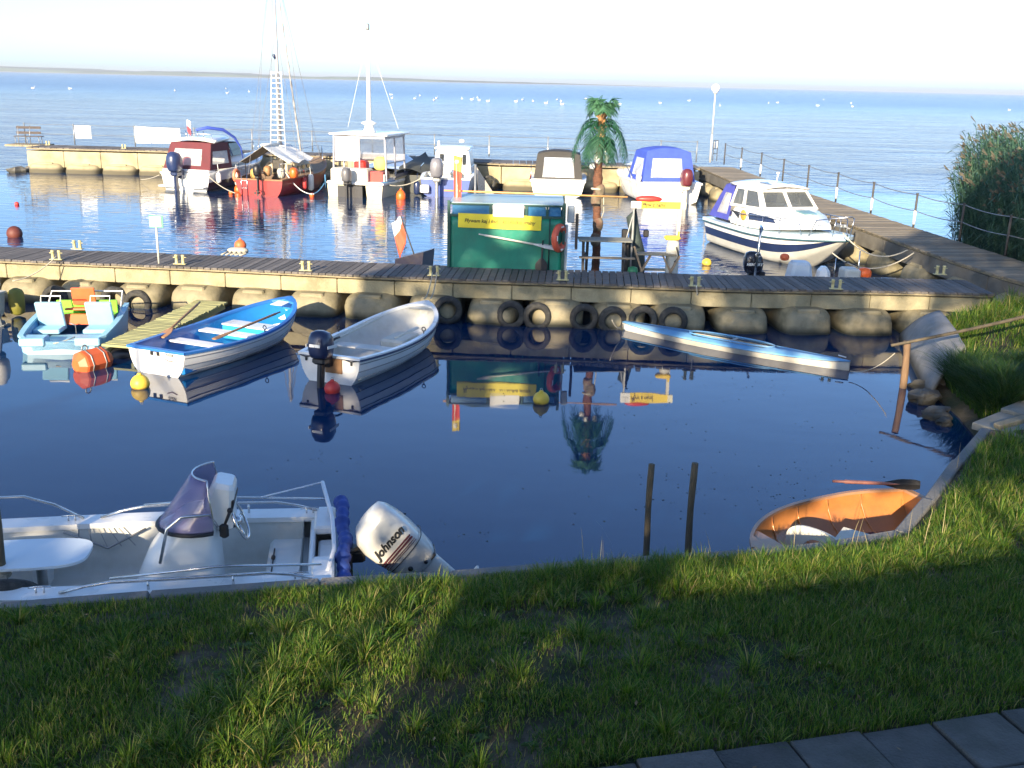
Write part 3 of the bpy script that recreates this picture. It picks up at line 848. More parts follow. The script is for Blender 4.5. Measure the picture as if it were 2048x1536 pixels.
    T=Matrix.Translation((-.44,0,.24))@Matrix.Rotation(radians(50),4,'Y')@Matrix.Scale(.94,4)
    b=MB(); b.M=T
    prof=[(-.30,.0,.17,.12),(-.22,.0,.21,.165),(-.06,.0,.24,.19),(.12,-.005,.26,.205),(.28,-.01,.262,.205),(.40,-.02,.24,.19),(.475,-.045,.185,.15),(.50,-.06,.10,.09)]
    rows=[]
    for (z,dx,hx,hy) in prof:
        r=[]
        for k in range(28):
            a=2*pi*k/28; c,s=cos(a),sin(a)
            r.append(V((-.30+dx+hx*math.copysign(abs(c)**.62,c),hy*math.copysign(abs(s)**.5,s),z)))
        rows.append(r)
    M_cowl=mat('white_engine_cowl',(.58,.57,.52),.3,.04,3,coat=.3,dirt=(.45,.43,.36),damt=.2)
    b.grid(rows,closed=True,capb=True,capa=True)
    M=T
    ob=b.build('outboard_motor',M_cowl,root)
    ob['label']='white outboard motor with black lettering, tilted up'
    b=MB(); b.M=T
    # lower fairing and leg going down-aft
    rows=[]
    for (z,dx,hx,hy) in ((-.28,.0,.165,.115),(-.42,.0,.15,.09),(-.62,-.01,.12,.055),(-.8,-.01,.105,.04),(-.95,-.02,.11,.035)):
        rows.append([V((-.30+dx+hx*cos(2*pi*k/16),hy*sin(2*pi*k/16),z)) for k in range(16)])
    b.grid(rows,closed=True,capb=True)
    b.box((-.36,0,-.8),(.44,.24,.025),bev=.008); b.box((-.52,0,-.84),(.12,.02,.1))
    b.ball((-.32,0,-1.02),.062,sc=(2.9,1,1)); b.box((-.3,0,-1.14),(.16,.015,.2))
    b.build('drive_leg',M_cowl,ob)
    b=MB(); b.M=T
    for k in range(3):
        a=2*pi*k/3+.4; b.box((-.53,.09*cos(a),-1.02+.09*sin(a)),(.02,.13,.08),R=Matrix.Rotation(a+.5,4,'X'))
    b.build('propeller',M_black,ob)
    b=MB(); b.M=T
    for sg in(-1,1):
        b.lathe([(.026,0),(.026,.012)],12,M=Matrix.Translation((-.24,sg*.192,-.15))@Matrix.Rotation(pi/2*-sg,4,'X'))
        b.lathe([(.02,0),(.02,.012)],12,M=Matrix.Translation((-.38,sg*.165,-.235))@Matrix.Rotation(pi/2*-sg,4,'X'))
    b.box((-.3,0,-.275),(.38,.25,.03),bev=.01)
    b.build('rubber_plugs',M_black,ob)
    b=MB(); b.M=Matrix.Translation((-.1,0,.40)); b.box((0,0,-.08),(.12,.3,.3),bev=.02); b.box((-.08,0,.02),(.2,.2,.12),bev=.02)
    b.tube([V((.08,.1,.0)),V((.0,.16,.1)),V((-.12,.1,.12))],.02,8); b.build('engine_bracket',M_black,ob)
    # lettering on both cowl sides: runs upward along the cowl
    for sg in(1,-1):
        # text frame: text x along +z of cowl, text up along -x(aft)... facing +-y
        X=V((-1,0,0)) if sg>0 else V((1,0,0)); Yv=V((0,0,1)); Z=X.cross(Yv)
        S=T@Matrix.Translation((-.33,.2085*sg,.2))@frame(X,Yv,Z)
        t=text_mesh('lettering','Johnson',.125,M_ink,ob,S,bold=.0035,shear=.35,width=.43,extrude=.004)
        b=MB(); b.M=T
        for dz,th in ((.095,.014),(.066,.016),(.035,.004),(.015,.003)): b.box((-.31,.2045*sg,dz),(.43,.012,th))
        b.build('decal_stripes',M_inkblue,ob)
    b=MB(); b.M=T
    ring=[V((-.30-.003+.2635*math.copysign(abs(cos(2*pi*k/40))**.62,cos(2*pi*k/40)),.2085*math.copysign(abs(sin(2*pi*k/40))**.5,sin(2*pi*k/40)),-.03)) for k in range(40)]
    b.tube([V((p.x*.985-.004,p.y*.985,p.z)) for p in ring],.005,5,closed=True); b.build('cowl_seam',M_black,ob)
    return root
console_boat()
# ------------------------------------------------------------------ small helpers for cabins and canopies
def framed(bf, q, ml, mr, mb, mt_):
    "q: 4 corners bl,br,tr,tl (Vectors). adds a frame with an opening and returns the opening corners"
    bl,br,tr,tl=[V(p) for p in q]
    def pt(u,v): return bl.lerp(br,u).lerp(tl.lerp(tr,u),v)
    i=[pt(ml,mb),pt(1-mr,mb),pt(1-mr,1-mt_),pt(ml,1-mt_)]
    bf.add([bl,br,tr,tl]+i,[(0,1,5,4),(1,2,6,5),(2,3,7,6),(3,0,4,7)],False)
    return i
def pane(b,i,off=(0,0,0)):
    b.add([V(p)+V(off) for p in i],[(0,1,2,3)],False)
def row_boat(name,label,st,bw,B,mh,mi_,mg,sheer,seats,seatmat,strake=None,floor=.02):
    root,L=boat(name,label,st,bw,'rowing boat')
    h=Hull(L,B,zk=-.14,sheer=sheer,tr=.74,full=2.9,bil=.62,rake=.05,maxat=.42,keelrise=.62)
    h.shell('hull',mh,root,ns=26,n=11)
    h.liner('inside',mi_,root,ins=.045,floor=floor,t0=.015,t1=.965,ns=26,n=11)
    h.gunwale('gunwale',mg,root,w=.06,h=.04,ins=.06,out=.02)
    b=MB()
    for u in (.38,.56,.74,.9):
        for sg in(1,-1):
            pts=[]
            for i in range(25):
                t=.002+.96*i/24; p=h.pt(t,u); pts.append(V((p.x,(p.y+.004)*sg,p.z)))
            b.tube(pts,.0085,4)
    b.build('strakes',strake or mh,root)  # grey strakes hold the thin shadow lines of the laps in their colour
    for (x,w,z,full_) in seats:
        b=MB(); t=x/L; p=h.pt(t,.75); hw=h.half(t)-.05
        b.box((x,0,z),(w,hw*2*.97,.035),bev=.01); b.build('seat',seatmat,root)
    return root,h,L

# ================================================================== 2 blue rowing boat
blue,hb,Lb=row_boat('rowing_boat','white clinker rowing boat with bright blue inside and two oars',(-5.77,15.86),(-4.31,19.3),1.54,M_white,M_rowblue,mat('blue_gunwale',(.03,.16,.48),.35,.1,3),(.42,.37,.62),[(1.15,.24,.26,1),(1.95,.24,.27,1)],mat('white_seat_paint',(.74,.75,.76),.4,.05,3,dirt=(.5,.5,.48),damt=.3),strake=mat('lap_shade_grey',(.3,.3,.3),.6))
b=MB(); b.box((Lb*.66,0,.17),(.34,hb.half(.66)*1.5,.26),bev=.02); b.build('bow_box',mat('cyan_box',(.03,.3,.55),.35,.1,3),blue)
b=MB(); b.box((Lb*.66,-.02,.315),(.36,hb.half(.66)*1.55,.03),bev=.01); b.box((Lb*.9,0,.56),(.26,.26,.012),bev=.004,R=Matrix.Rotation(-.1,4,'Y')); b.build('seat',M_white,blue)
b=MB(); b.box((.22,0,.16),(.4,hb.half(.05)*1.75,.22),bev=.02); b.build('stern_bench',M_rowblue,blue)
b=MB(); b.box((-.012,.02,.40),(.012,.17,.03)); b.box((-.012,.085,.355),(.012,.055,.06)); b.box((-.012,-.045,.355),(.012,.055,.06)); b.build('transom_plate',M_black,blue)
b=MB(); 
ar=[]
for k in range(11):
    a=pi*(.08+.84*k/10); ar.append((cos(a),sin(a)))
text_mesh('transom_badge','ŻUŻEK',.06,M_ink,blue,Matrix.Translation((-.012,-.28,.36))@frame((0,-1,0),(0,0,1),(-1,0,0)),width=.17)
b=MB(); b.tube([V((-.012,-.28+.1*c,.29+.035*(1-abs(c))*-1)) for c in [x/5-1 for x in range(11)]],.006,4); b.build('badge_line',mat('badge_red_grey',(.25,.12,.1),.5),blue)
def oarlock(h,root,t,sg):
    b=MB(); p=h.pt(t,1,.02); c=V((p.x,p.y*sg,p.z+.03)); b.tube([c,c+V((0,0,.05))],.01,6); b.torus(c+V((0,0,.08)),.035,.009,M=Matrix.Rotation(pi/2,4,'Y'),n=12,k=5); b.build('oarlock',M_black,root)
oarlock(hb,blue,.38,1); oarlock(hb,blue,.5,-1)
def oar(name,label,a,b_,bladeat=0,mt=M_wood,blade=.5,bw=.07,twist=0,group=None,bmat=None,cat='oar'):
    "a: grip end, b_: blade end"
    a=V(a);b_=V(b_);d=b_-a;L=d.length; root=thing(name,label,cat,a,group=group)
    R=aim(d); root.matrix_world=Matrix.Translation(a)@R@Matrix.Rotation(twist,4,'Z')
    b=MB(); b.tube([V((0,0,0)),V((0,0,.12)),V((0,0,.14)),V((0,0,L-blade)),V((0,0,L-.04))],[.016,.016,.024,.02,.012],8); b.build('shaft',mt,root)
    b=MB(); n=8; rows=[]
    for i in range(n+1):
        k=i/n; w=bw*min(1,.28+k*1.6)*(1 if k<.85 else 1-.25*(k-.85)/.15); z=L-blade+blade*k
        rows.append([V((-w,-.006,z)),V((0,-.016,z)),V((w,-.006,z)),V((w,.006,z)),V((0,.016,z)),V((-w,.006,z))])
    b.grid(rows,closed=True,smooth=False,capa=True,capb=True); b.build('blade',bmat or mt,root)
    return root
oar('oar','wooden oar lying across the stern of the blue rowing boat, blade inboard',at(400,604,.62),at(322,675,.36),blade=.46,bw=.085,bmat=mat('oar_blade_tan',(.42,.22,.1),.5,.15,6))
oar('oar','wooden oar resting along the right gunwale of the blue rowing boat',at(560,624,.56),at(428,678,.47),blade=.5,bw=.06)

# ================================================================== 3 white rowing boat with motor
wr,hw,Lw=row_boat('motor_rowing_boat','white rowing boat with a small dark blue outboard motor on its stern',(-2.92,15.62),(-1.66,19.1),1.46,M_white,mat('grey_white_inside',(.6,.6,.57),.5,.08,3,dirt=(.3,.28,.22),damt=.45,dscale=3),M_white,(.45,.40,.64),[(1.35,.26,.27,1)],mat('worn_white_seat',(.66,.66,.63),.5,.08,4,dirt=(.4,.38,.3),damt=.4),strake=mat('lap_shade_dark_grey',(.25,.25,.24),.6))
hw.gunwale('rubbing_strip',M_navy,wr,w=.03,h=.03,ins=.0,out=.034,dz=-.02)
hw.deckplate('fore_deck',M_offw,wr,.9,.985,ns=5,crown=.02,ins=.05,dz=-.03)
b=MB(); b.box((2.35,-.1,.14),(.7,.5,.24),bev=.04); b.build('locker',M_offw,wr); b=MB(); b.box((.3,.0,.16),(.46,.98,.24),bev=.04); b.build('locker',M_offw,wr)
ob=outboard(wr,Matrix.Translation((-.02,.02,.46))@Matrix.Scale(1.25,4,(0,1,0)),.92,cowl=mat('navy_cowl',(.012,.02,.06),.3,.1,3,coat=.4),leg=M_black,stripe=M_panel,tilt=radians(6))
b=MB(); b.tube([V((.05,.1,.58)),V((.3,.06,.66)),V((.42,.05,.66))],.02,8); b.build('tiller',M_black,ob)
b=MB(); b.box((-.015,-.08,.3),(.02,.3,.24)); b.build('motor_pad',M_wood,wr)
for y in(.42,-.4):
    b=MB(); b.tube([V((-.02,y-.15,.43)),V((-.03,y,.4)),V((-.02,y+.15,.43))],.008,5); b.box((-.012,y,.36),(.02,.03,.05)); b.build('transom_handle',M_black,wr)
oarlock(hw,wr,.42,1); oarlock(hw,wr,.55,-1)
oar('oar','pale oar stowed along the left side of the white rowing boat',at(765,633,.5),at(640,694,.45),blade=.5,bw=.055,mt=M_offw)
oar('oar','pale oar stowed along the right side of the white rowing boat',at(790,676,.4),at(835,655,.48),blade=.35,bw=.05,mt=M_offw)

# ================================================================== 4 pedal boat
def pedal():
    root=thing('pedal_boat','light blue pedal boat with green and orange seats tied beside the narrow gangway','pedal boat',(-7.82,16.95,0),radians(97))
    # x away from camera (bow), y to the left
    b=MB()
    L=1.95; 
    def prof(x):   # half width of the tub
        return .70+.05*sin(x/L*pi)
    rows=[]
    for i in range(13):
        x=L*i/12; hw=.70+.07*sin(x/L*pi) - (.12 if i==0 else 0); z0=-.12; z1=.24+.22*(i/12)**.8
        rows.append([V((x,-hw,z1)),V((x,-hw*.93,z0)),V((x,0,z0)),V((x,hw*.93,z0)),V((x,hw,z1))])
    b.grid(rows,smooth=False,capa=False)
    b.add(rows[0],[(0,1,2,3,4)],False); b.add(rows[-1],[(4,3,2,1,0)],False)
    b.build('hull',M_pedblue,root)
    b=MB()
    ri=[[V((r[0].x,r[0].y*s,r[0].z+.02)) for s in (1.03,.9)] for r in rows]
    ro=[[V((r[4].x,r[4].y*s,r[4].z+.02)) for s in (.9,1.03)] for r in rows]
    b.grid(ri,smooth=False); b.grid(ro,smooth=False); b.build('rim',M_pedblue,root,solid=.04)
    b=MB(); inn=[[V((r[0].x,r[0].y*.9,r[0].z)),V((r[0].x,r[0].y*.78,.06)),V((r[0].x,0,.1)),V((r[0].x,-r[0].y*.78,.06)),V((r[0].x,-r[0].y*.9,r[0].z))] for r in rows]
    b.grid(inn,smooth=False); b.add(inn[0],[(0,1,2,3,4)],False); b.add(inn[-1],[(0,1,2,3,4)],False); b.build('foot_well',M_pedblue2,root)
    b=MB()
    for sg in(1,-1): b.box((.13,sg*.46,.22),(.34,.42,.14),bev=.02)
    b.box((.62,0,.12),(.5,.8,.06),bev=.02)
    b.build('step_blocks',M_pedblue,root)
    for sg in(1,-1):
        b=MB(); R=Matrix.Rotation(radians(-24),4,'Y')
        b.box((1.02,sg*.43,.46),(.07,.46,.56),R=Matrix.Rotation(radians(-20),4,'Y'),bev=.015)
        b.box((.84,sg*.43,.24),(.36,.46,.08),bev=.015)
        s=b.build('seat',M_pedblue,root); 
        b=MB(); b.tube([V((1.07,sg*.43-.17,.66)),V((1.12,sg*.43-.17,.8)),V((1.12,sg*.43+.17,.8)),V((1.07,sg*.43+.17,.66))],.014,8); b.build('seat_rail',M_panel,s)
    b=MB(); b.box((1.45,0,.34),(.62,1.1,.03),bev=.01); b.box((1.78,0,.46),(.04,1.1,.26),bev=.01); b.build('rear_deck',M_lime,root)
    b=MB()
    b.box((1.68,.02,.68),(.05,.42,.34),R=Matrix.Rotation(radians(-12),4,'Y'),bev=.01); b.box((1.42,.02,.5),(.5,.42,.04),R=Matrix.Rotation(radians(10),4,'Y'),bev=.01); b.box((1.16,.02,.36),(.05,.42,.2),bev=.01)
    b.build('rear_seat',M_orangered,root)
    b=MB(); b.tube([V((1.5,.66,.42)),V((1.86,.64,.74)),V((1.88,.0,.74)),V((1.86,-.64,.74)),V((1.5,-.66,.42))],.017,8); b.build('guard_rail',M_panel,root)
    b=MB(); b.tube([V((.95,.0,.14)),V((.95,.0,.3)),V((.95,.1,.34))],.012,6); b.build('rudder_lever',M_galv,root)
    b=MB(); b.tube([V((-.02,.1,.2)),V((.05,-.1,.24)),V((.2,-.2,.26))],.01,5); b.build('tow_line',M_rope,root)
pedal()

# ================================================================== 5 kayak
def kayak():
    root,L=boat('kayak','long pale blue and white kayak floating in front of the pier tyres',at(1700,742,.0),at(1236,657,.0),'kayak')
    b=MB();rows=[]
    n=30
    def hb_(t): return .33*max(.0,sin(pi*t))**.7*(1 if t<.5 else 1)
    for i in range(n+1):
        t=.004+.992*i/n; w=max(.025,hb_(t)); zs=.11+.05*(2*t-1)**4; k=-.1*(1-(2*t-1)**6)-.0
        r=[]
        for a in range(13):
            u=-1+a/6; r.append(V((L*t,w*u if abs(u)<1 else w*u,k+(zs-k)*abs(u)**2.6)))
        rows.append(r)
    b.grid(rows); b.build('hull',mat('off_white_hull',(.56,.54,.47),.45,.1,4,dirt=(.3,.27,.2),damt=.5),root)
    b=MB(); dr=[]
    c0,c1=.30,.66
    for i in range(n+1):
        t=.004+.992*i/n; w=max(.025,hb_(t)); zs=.11+.05*(2*t-1)**4
        cr=.09*sin(pi*t)**.5; r=[]
        hole=0
        if c0<t<c1: hole=.62*min(1,(min(t-c0,c1-t))/.03+.25)
        for u in (1.04,.86): r.append(V((L*t,w*u,zs+.012+cr*(1-u*u if u<1 else 0))))
        ui=max(hole,.0); r.append(V((L*t,w*max(ui,.5 if hole==0 else ui),zs+.012+cr*(1-max(ui,.5 if hole==0 else ui)**2))))
        r.append(V((L*t,w*ui*.98,zs+.012+cr*(1-ui*ui))))
        dr.append(r)
    b.grid(dr); b.grid([[V((p.x,-p.y,p.z)) for p in r] for r in dr]); b.build('deck',M_kayblue,root,solid=.008)
    b=MB(); pts=[]
    for i in range(41):
        a=2*pi*i/40; t=(c0+c1)/2+(c1-c0)/2*math.copysign(abs(cos(a))**.6,cos(a)); w=hb_(t)*.6*math.copysign(abs(sin(a))**.8,sin(a)); cr=.09*sin(pi*t)**.5
        pts.append(V((L*t,w,.14+cr*.72)))
    b.tube(pts[:-1],.016,6,closed=True); b.build('cockpit_rim',M_kayblue,root)
    b=MB(); b.box((L*.48,0,.03),(L*.33,.3,.02)); b.box((L*.40,0,.1),(.3,.26,.04),bev=.02);  b.box((L*.47,0,.19),(.05,.3,.02)); b.build('cockpit_floor',M_nonslip,root)
    b=MB(); b.tube([V((L*.02,0,.23)),V((L*.05,0,.245))],.012,5); b.tube([V((L*.965,0,.23)),V((L*.985,0,.27)),V((L*.99,.02,.22))],.01,5); b.build('grab_loops',M_panel,root)
kayak()

# ================================================================== 6 varnished dinghy at the bank
def dinghy():
    bow=V((2.36,8.98,0)); st=V((4.78,10.06,0)); root,L=boat('varnished_dinghy','amber brown open dinghy nosed into the grass corner of the quay',st,bow,'dinghy')
    h=Hull(L,1.82,zk=-.12,sheer=(.38,.36,.42),tr=.80,full=2.6,bil=.7,rake=.02,maxat=.3,keelrise=.55)
    h.shell('hull',M_dingh2,root,ns=22); h.liner('inside',M_dingh,root,ins=.03,floor=-.03,t0=.015,t1=.975)
    h.gunwale('gunwale',M_dingh2,root,w=.04,h=.03,ins=.035,out=.012)
    # bow bulkhead and thwart
    h.deckplate('fore_deck',M_dingh2,root,.86,.985,ns=4,crown=.02,ins=.02,dz=-.02)
    b=MB(); ol=[(-.42,.0),(.5,-.0),(.16,.34),(-.0,.40)]
    T=Matrix.Translation((1.85,.02,.0))@Matrix.Rotation(.35,4,'Z')@Matrix.Scale(1.2,4)@frame((0,1,0),(0,0,1),(1,0,0)); b.M=T
    # white bulkhead with an oval opening
    N=32; outer=[];inner=[]
    for k in range(N):
        a=2*pi*k/N; c,s=cos(a),sin(a)
        outer.append(V((.30*math.copysign(abs(c)**.8,c)-.03*s,.20+.21*math.copysign(abs(s)**.7,s),0))); inner.append(V((.14*c,.2+.12*s,0)))
    fr=[[o,i] for o,i in zip(outer,inner)]; fr.append(fr[0])
    b.grid(fr,smooth=False); b.build('white_bulkhead',M_offw,root,solid=.03)
    b=MB(); b.M=Matrix.Translation((1.55,.1,.36)); b.box((0,.05,0),(.46,.34,.02),R=Matrix.Rotation(.5,4,'Z')@Matrix.Rotation(.2,4,'Y'),bev=.006); b.build('white_flap',M_offw,root)
    b=MB()
    for i in range(4):
        t=.2+i*.17
        pts=[h.pt(t,u,.035,-.025) for u in (.2,.4,.6,.8,.97)]; b.tube([V((p.x,-p.y,p.z)) for p in reversed(pts)]+pts,.012,5)
    b.build('ribs',M_dingh,root)
    b=MB(); b.box((.75,.1,-.0),(.8,.06,.03),R=Matrix.Rotation(.3,4,'Z')); b.box((.7,-.12,.0),(.7,.06,.03),R=Matrix.Rotation(.25,4,'Z')); b.box((.55,-.02,.04),(.14,.3,.08),bev=.02); b.box((.42,-.3,.1),(.1,.1,.06),bev=.02); b.build('toe_straps',M_black,root)
dinghy()
oar('paddle','red and white paddle lying along the far edge of the amber dinghy',at(1665,962,.45),at(1840,970,.46),blade=.4,bw=.06,mt=mat('red_white_shaft',(.5,.2,.14),.4,.3,5),bmat=M_black,twist=1.4,cat='paddle')

# ================================================================== 7 motorboat at the left frame edge
def edgeboat():
    root=thing('moored_motorboat','cut off boat at the left picture edge showing only its white cowled motor','motorboat',(-10.25,19.05,0),radians(165))
    h=Hull(4.2,1.6,zk=-.15,sheer=(.5,.5,.75),tr=.85,hard=True); h.shell('hull',M_offw,root,mi=None); h.liner('inside',M_liner,root,ins=.1,floor=0); h.gunwale('gunwale',M_offw,root,w=.08)
    outboard(root,Matrix.Translation((-.02,0,.62)),1.12,cowl=M_offw,leg=mat('grey_motor_leg',(.12,.13,.13),.5,.2,5),tilt=radians(12))
edgeboat()
b=MB(); b.lathe([(.05,-.3),(.13,-.26),(.15,-.1),(.15,.14),(.12,.2),(.04,.24)],14); o=b.build('fender_buoy',mat('olive_fender',(.22,.21,.03),.6,.2,5,dirt=(.08,.08,.02),damt=.6)); tag(o,'olive yellow fender hanging behind the motor at the left edge','fender'); o.location=at(33,600,.32)
# ================================================================== cabin boats of the back row
def fender(loc,mt,label,h=.55,r=.11,group='fenders and buoys between the boats'):
    b=MB(); b.lathe([(.03,-h/2),(r*.8,-h/2+.05),(r,-h/2+.12),(r,h/2-.12),(r*.8,h/2-.05),(.04,h/2),(.02,h/2+.08)],14)
    o=b.build('fender',mt); tag(o,label,'fender',group); o.location=loc; return o
def fenderpart(root,c,mt,h=.5,r=.1):
    b=MB(); b.M=Matrix.Translation(c); b.lathe([(.03,-h/2),(r*.8,-h/2+.04),(r,-h/2+.1),(r,h/2-.1),(r*.8,h/2-.04),(.03,h/2)],12); b.tube([V((0,0,h/2)),V((0,-c[1]*.02,h/2+.3))],.012,4); return b.build('fender',mt,root)
def canopy(root,x0,x1,yb,yt,z0,z1,mt,x1t=None,x0t=None,rear=(.14,.14,.12,.2),side=(.12,.12,.15,.25),crown=.1,side_on=True,panename='clear_window'):
    """arched boat tent: rear face at x0 (bottom) / x0t (top); front x1/x1t"""
    x0t=x0 if x0t is None else x0t; x1t=x1 if x1t is None else x1t
    f=MB(); p=MB()
    q=[V((x0,-yb,z0)),V((x0,yb,z0)),V((x0t,yt,z1)),V((x0t,-yt,z1))]
    i=framed(f,q,*rear); pane(p,i,(.004,0,0))
    # rounded roof
    rows=[]
    for k in range(7):
        t=k/6; x=lerp(x0t,x1t,t); r=[]
        for j in range(9):
            u=-1+j/4; r.append(V((x,yt*u,z1+crown*(1-abs(u)**2.6)*(.7+.3*sin(pi*t)))))
        rows.append(r)
    f.grid(rows)
    f.add([V((x0t,yt*(-1+j/4),z1+crown*.7*(1-abs(-1+j/4)**2.6))) for j in range(9)],[tuple(range(9))],False)
    for sg in(1,-1):
        q=[V((x0,yb*sg,z0)),V((x1,yb*sg,z0)),V((x1t,yt*sg,z1)),V((x0t,yt*sg,z1))]
        if side_on: i=framed(f,q,*side); pane(p,i,(0,-.004*sg,0))
        else: f.add(q,[(0,1,2,3)],False)
    o=f.build('canopy',mt,root,solid=.02)
    p.build(panename,M_clear,o); return o

# ---- white cruiser with maroon canopy
def maroon():
    root,L=boat('cabin_boat','white and maroon cabin boat with maroon canopy and a small flag on top',(-13.95,43.35),(-12.45,48.5),'motorboat')
    M_mband=mat('maroon_hull_band',(.05,.012,.018),.3,.15,2,coat=.3)
    h=Hull(L,2.3,zk=-.25,sheer=(.62,.78,1.12),tr=.9,full=2.6,hard=True,rake=.1,maxat=.35,keelrise=.7)
    h.shell('hull',[M_white,M_mband],root,mi=lambda t,u:1 if (.36<u<.66) else 0,n=13)
    h.deckplate('deck',M_white,root,.36,.995,crown=.10)
    h.liner('cockpit',M_liner,root,ins=.12,floor=.15,t0=.03,t1=.36,ns=8)
    h.gunwale('gunwale',M_white,root,w=.1,h=.06,ins=.12,out=.03)
    b=MB(); b.box((-.02,.45,.36),(.05,.9,.44),bev=.02); b.box((-.18,.62,.16),(.36,.7,.06),bev=.02); b.box((-.18,-.62,.16),(.36,.7,.06),bev=.02); b.box((.25,0,.72),(.5,2.0,.12),bev=.04); b.build('swim_platform',M_white,root)
    # cabin
    b=MB(); rows=[]
    for x,hw,z in ((1.7,.98,1.0),(1.75,.86,1.72),):
        pass
    b.box((2.35,0,1.1),(1.3,1.86,.5),bev=.12,taper=(.8,.86)); b.box((3.3,0,1.02),(1.2,1.3,.3),bev=.1,taper=(.7,.7)); b.build('cabin',M_white,root)
    b=MB(); rows=[]
    for k in range(9):
        x=lerp(.55,2.6,k/8); hw=.98-.03*k-.012*k*k*.5; rows.append([V((x,hw*u,1.78+.09*(1-u*u)+.03*sin(pi*k/8))) for u in (-1,-.6,-.2,.2,.6,1)])
    b.grid(rows); b.build('hard_top',M_white,root,solid=.09)
    c=canopy(root,.12,1.65,1.0,.86,.78,1.72,M_maroon,x0t=.5,rear=(.2,.14,.14,.22),side=(.1,.1,.2,.3),crown=.02)
    b=MB(); q=[V((2.9,-.8,1.25)),V((2.9,.8,1.25)),V((2.45,.72,1.7)),V((2.45,-.72,1.7))]; pane(b,q); b.build('windscreen',M_glass,root,solid=.02)
    for sg in(1,-1):
        b=MB(); pane(b,[V((1.7,.94*sg,1.2)),V((2.8,.84*sg,1.22)),V((2.4,.8*sg,1.68)),V((1.7,.86*sg,1.68))]); b.build('side_window',M_glass,root,solid=.02)
    # radar arch cover and roof rails
    b=MB(); b.tube([V((.6,-.2,2.2)),V((.9,-.5,2.28)),V((1.4,-.86,2.2)),V((1.9,-1.02,1.9)),V((2.2,-1.1,1.5)),V((2.3,-1.1,1.1))],[.05,.06,.06,.05,.03,.02],8); b.build('roof_arch',M_bluecan,root)
    b=MB(); b.tube([V((.65,.85,1.9)),V((.62,.8,2.06)),V((.62,-.8,2.06)),V((.65,-.85,1.9))],.014,6)
    for y in(-.5,-.25,0,.25): b.tube([V((.62,y,1.85)),V((.6,y,2.16))],.02,6)
    b.build('roof_rail',M_steel,root)
    b=MB(); b.tube([V((.62,.15,1.9)),V((.55,.15,2.6))],.012,6); fp=b.build('flag_pole',M_steel,root)
    b=MB(); b.grid([[V((.55-.01*i,.15-.05*i,2.58-.02*i)),V((.55-.01*i,.15-.045*i,2.36-.03*i)),V((.56-.01*i,.15-.04*i,2.14-.04*i))] for i in range(5)],mi=lambda i,j:j,smooth=False); b.build('flag',[M_panel,mat('flag_red',(.6,.04,.05),.7,.1,5)],fp)
    outboard(root,Matrix.Translation((-.1,.12,.74)),1.5,cowl=mat('dark_blue_cowl',(.02,.035,.1),.3,.1,3,coat=.4),leg=M_navy)
    b=MB(); b.ball((.55,.12,.95),.3,sc=(.8,1,1)); b.build('orange_cover',M_orange,root)
    pts=[h.pt(t,1,.08) for t in (.55,.7,.85,.97)]
    b=MB()
    for sg in(1,-1):
        b.tube([V((p.x,p.y*sg,p.z+.45*(1 if i else .05))) for i,p in enumerate(pts)],.016,6)
        for p in pts[1:]: b.tube([V((p.x,p.y*sg,p.z)),V((p.x,p.y*sg,p.z+.45))],.012,5)
    b.build('bow_rail',M_steel,root)
    fenderpart(root,V((1.6,-1.22,.35)),M_panel); fenderpart(root,V((.3,-1.24,.5)),M_panel,.4)
    b=MB(); b.box((-.05,.02+.05,.3),(.03,.26,.3),bev=.01); b.build('ladder',M_panel,root)
    root.scale=(1.12,)*3
maroon()

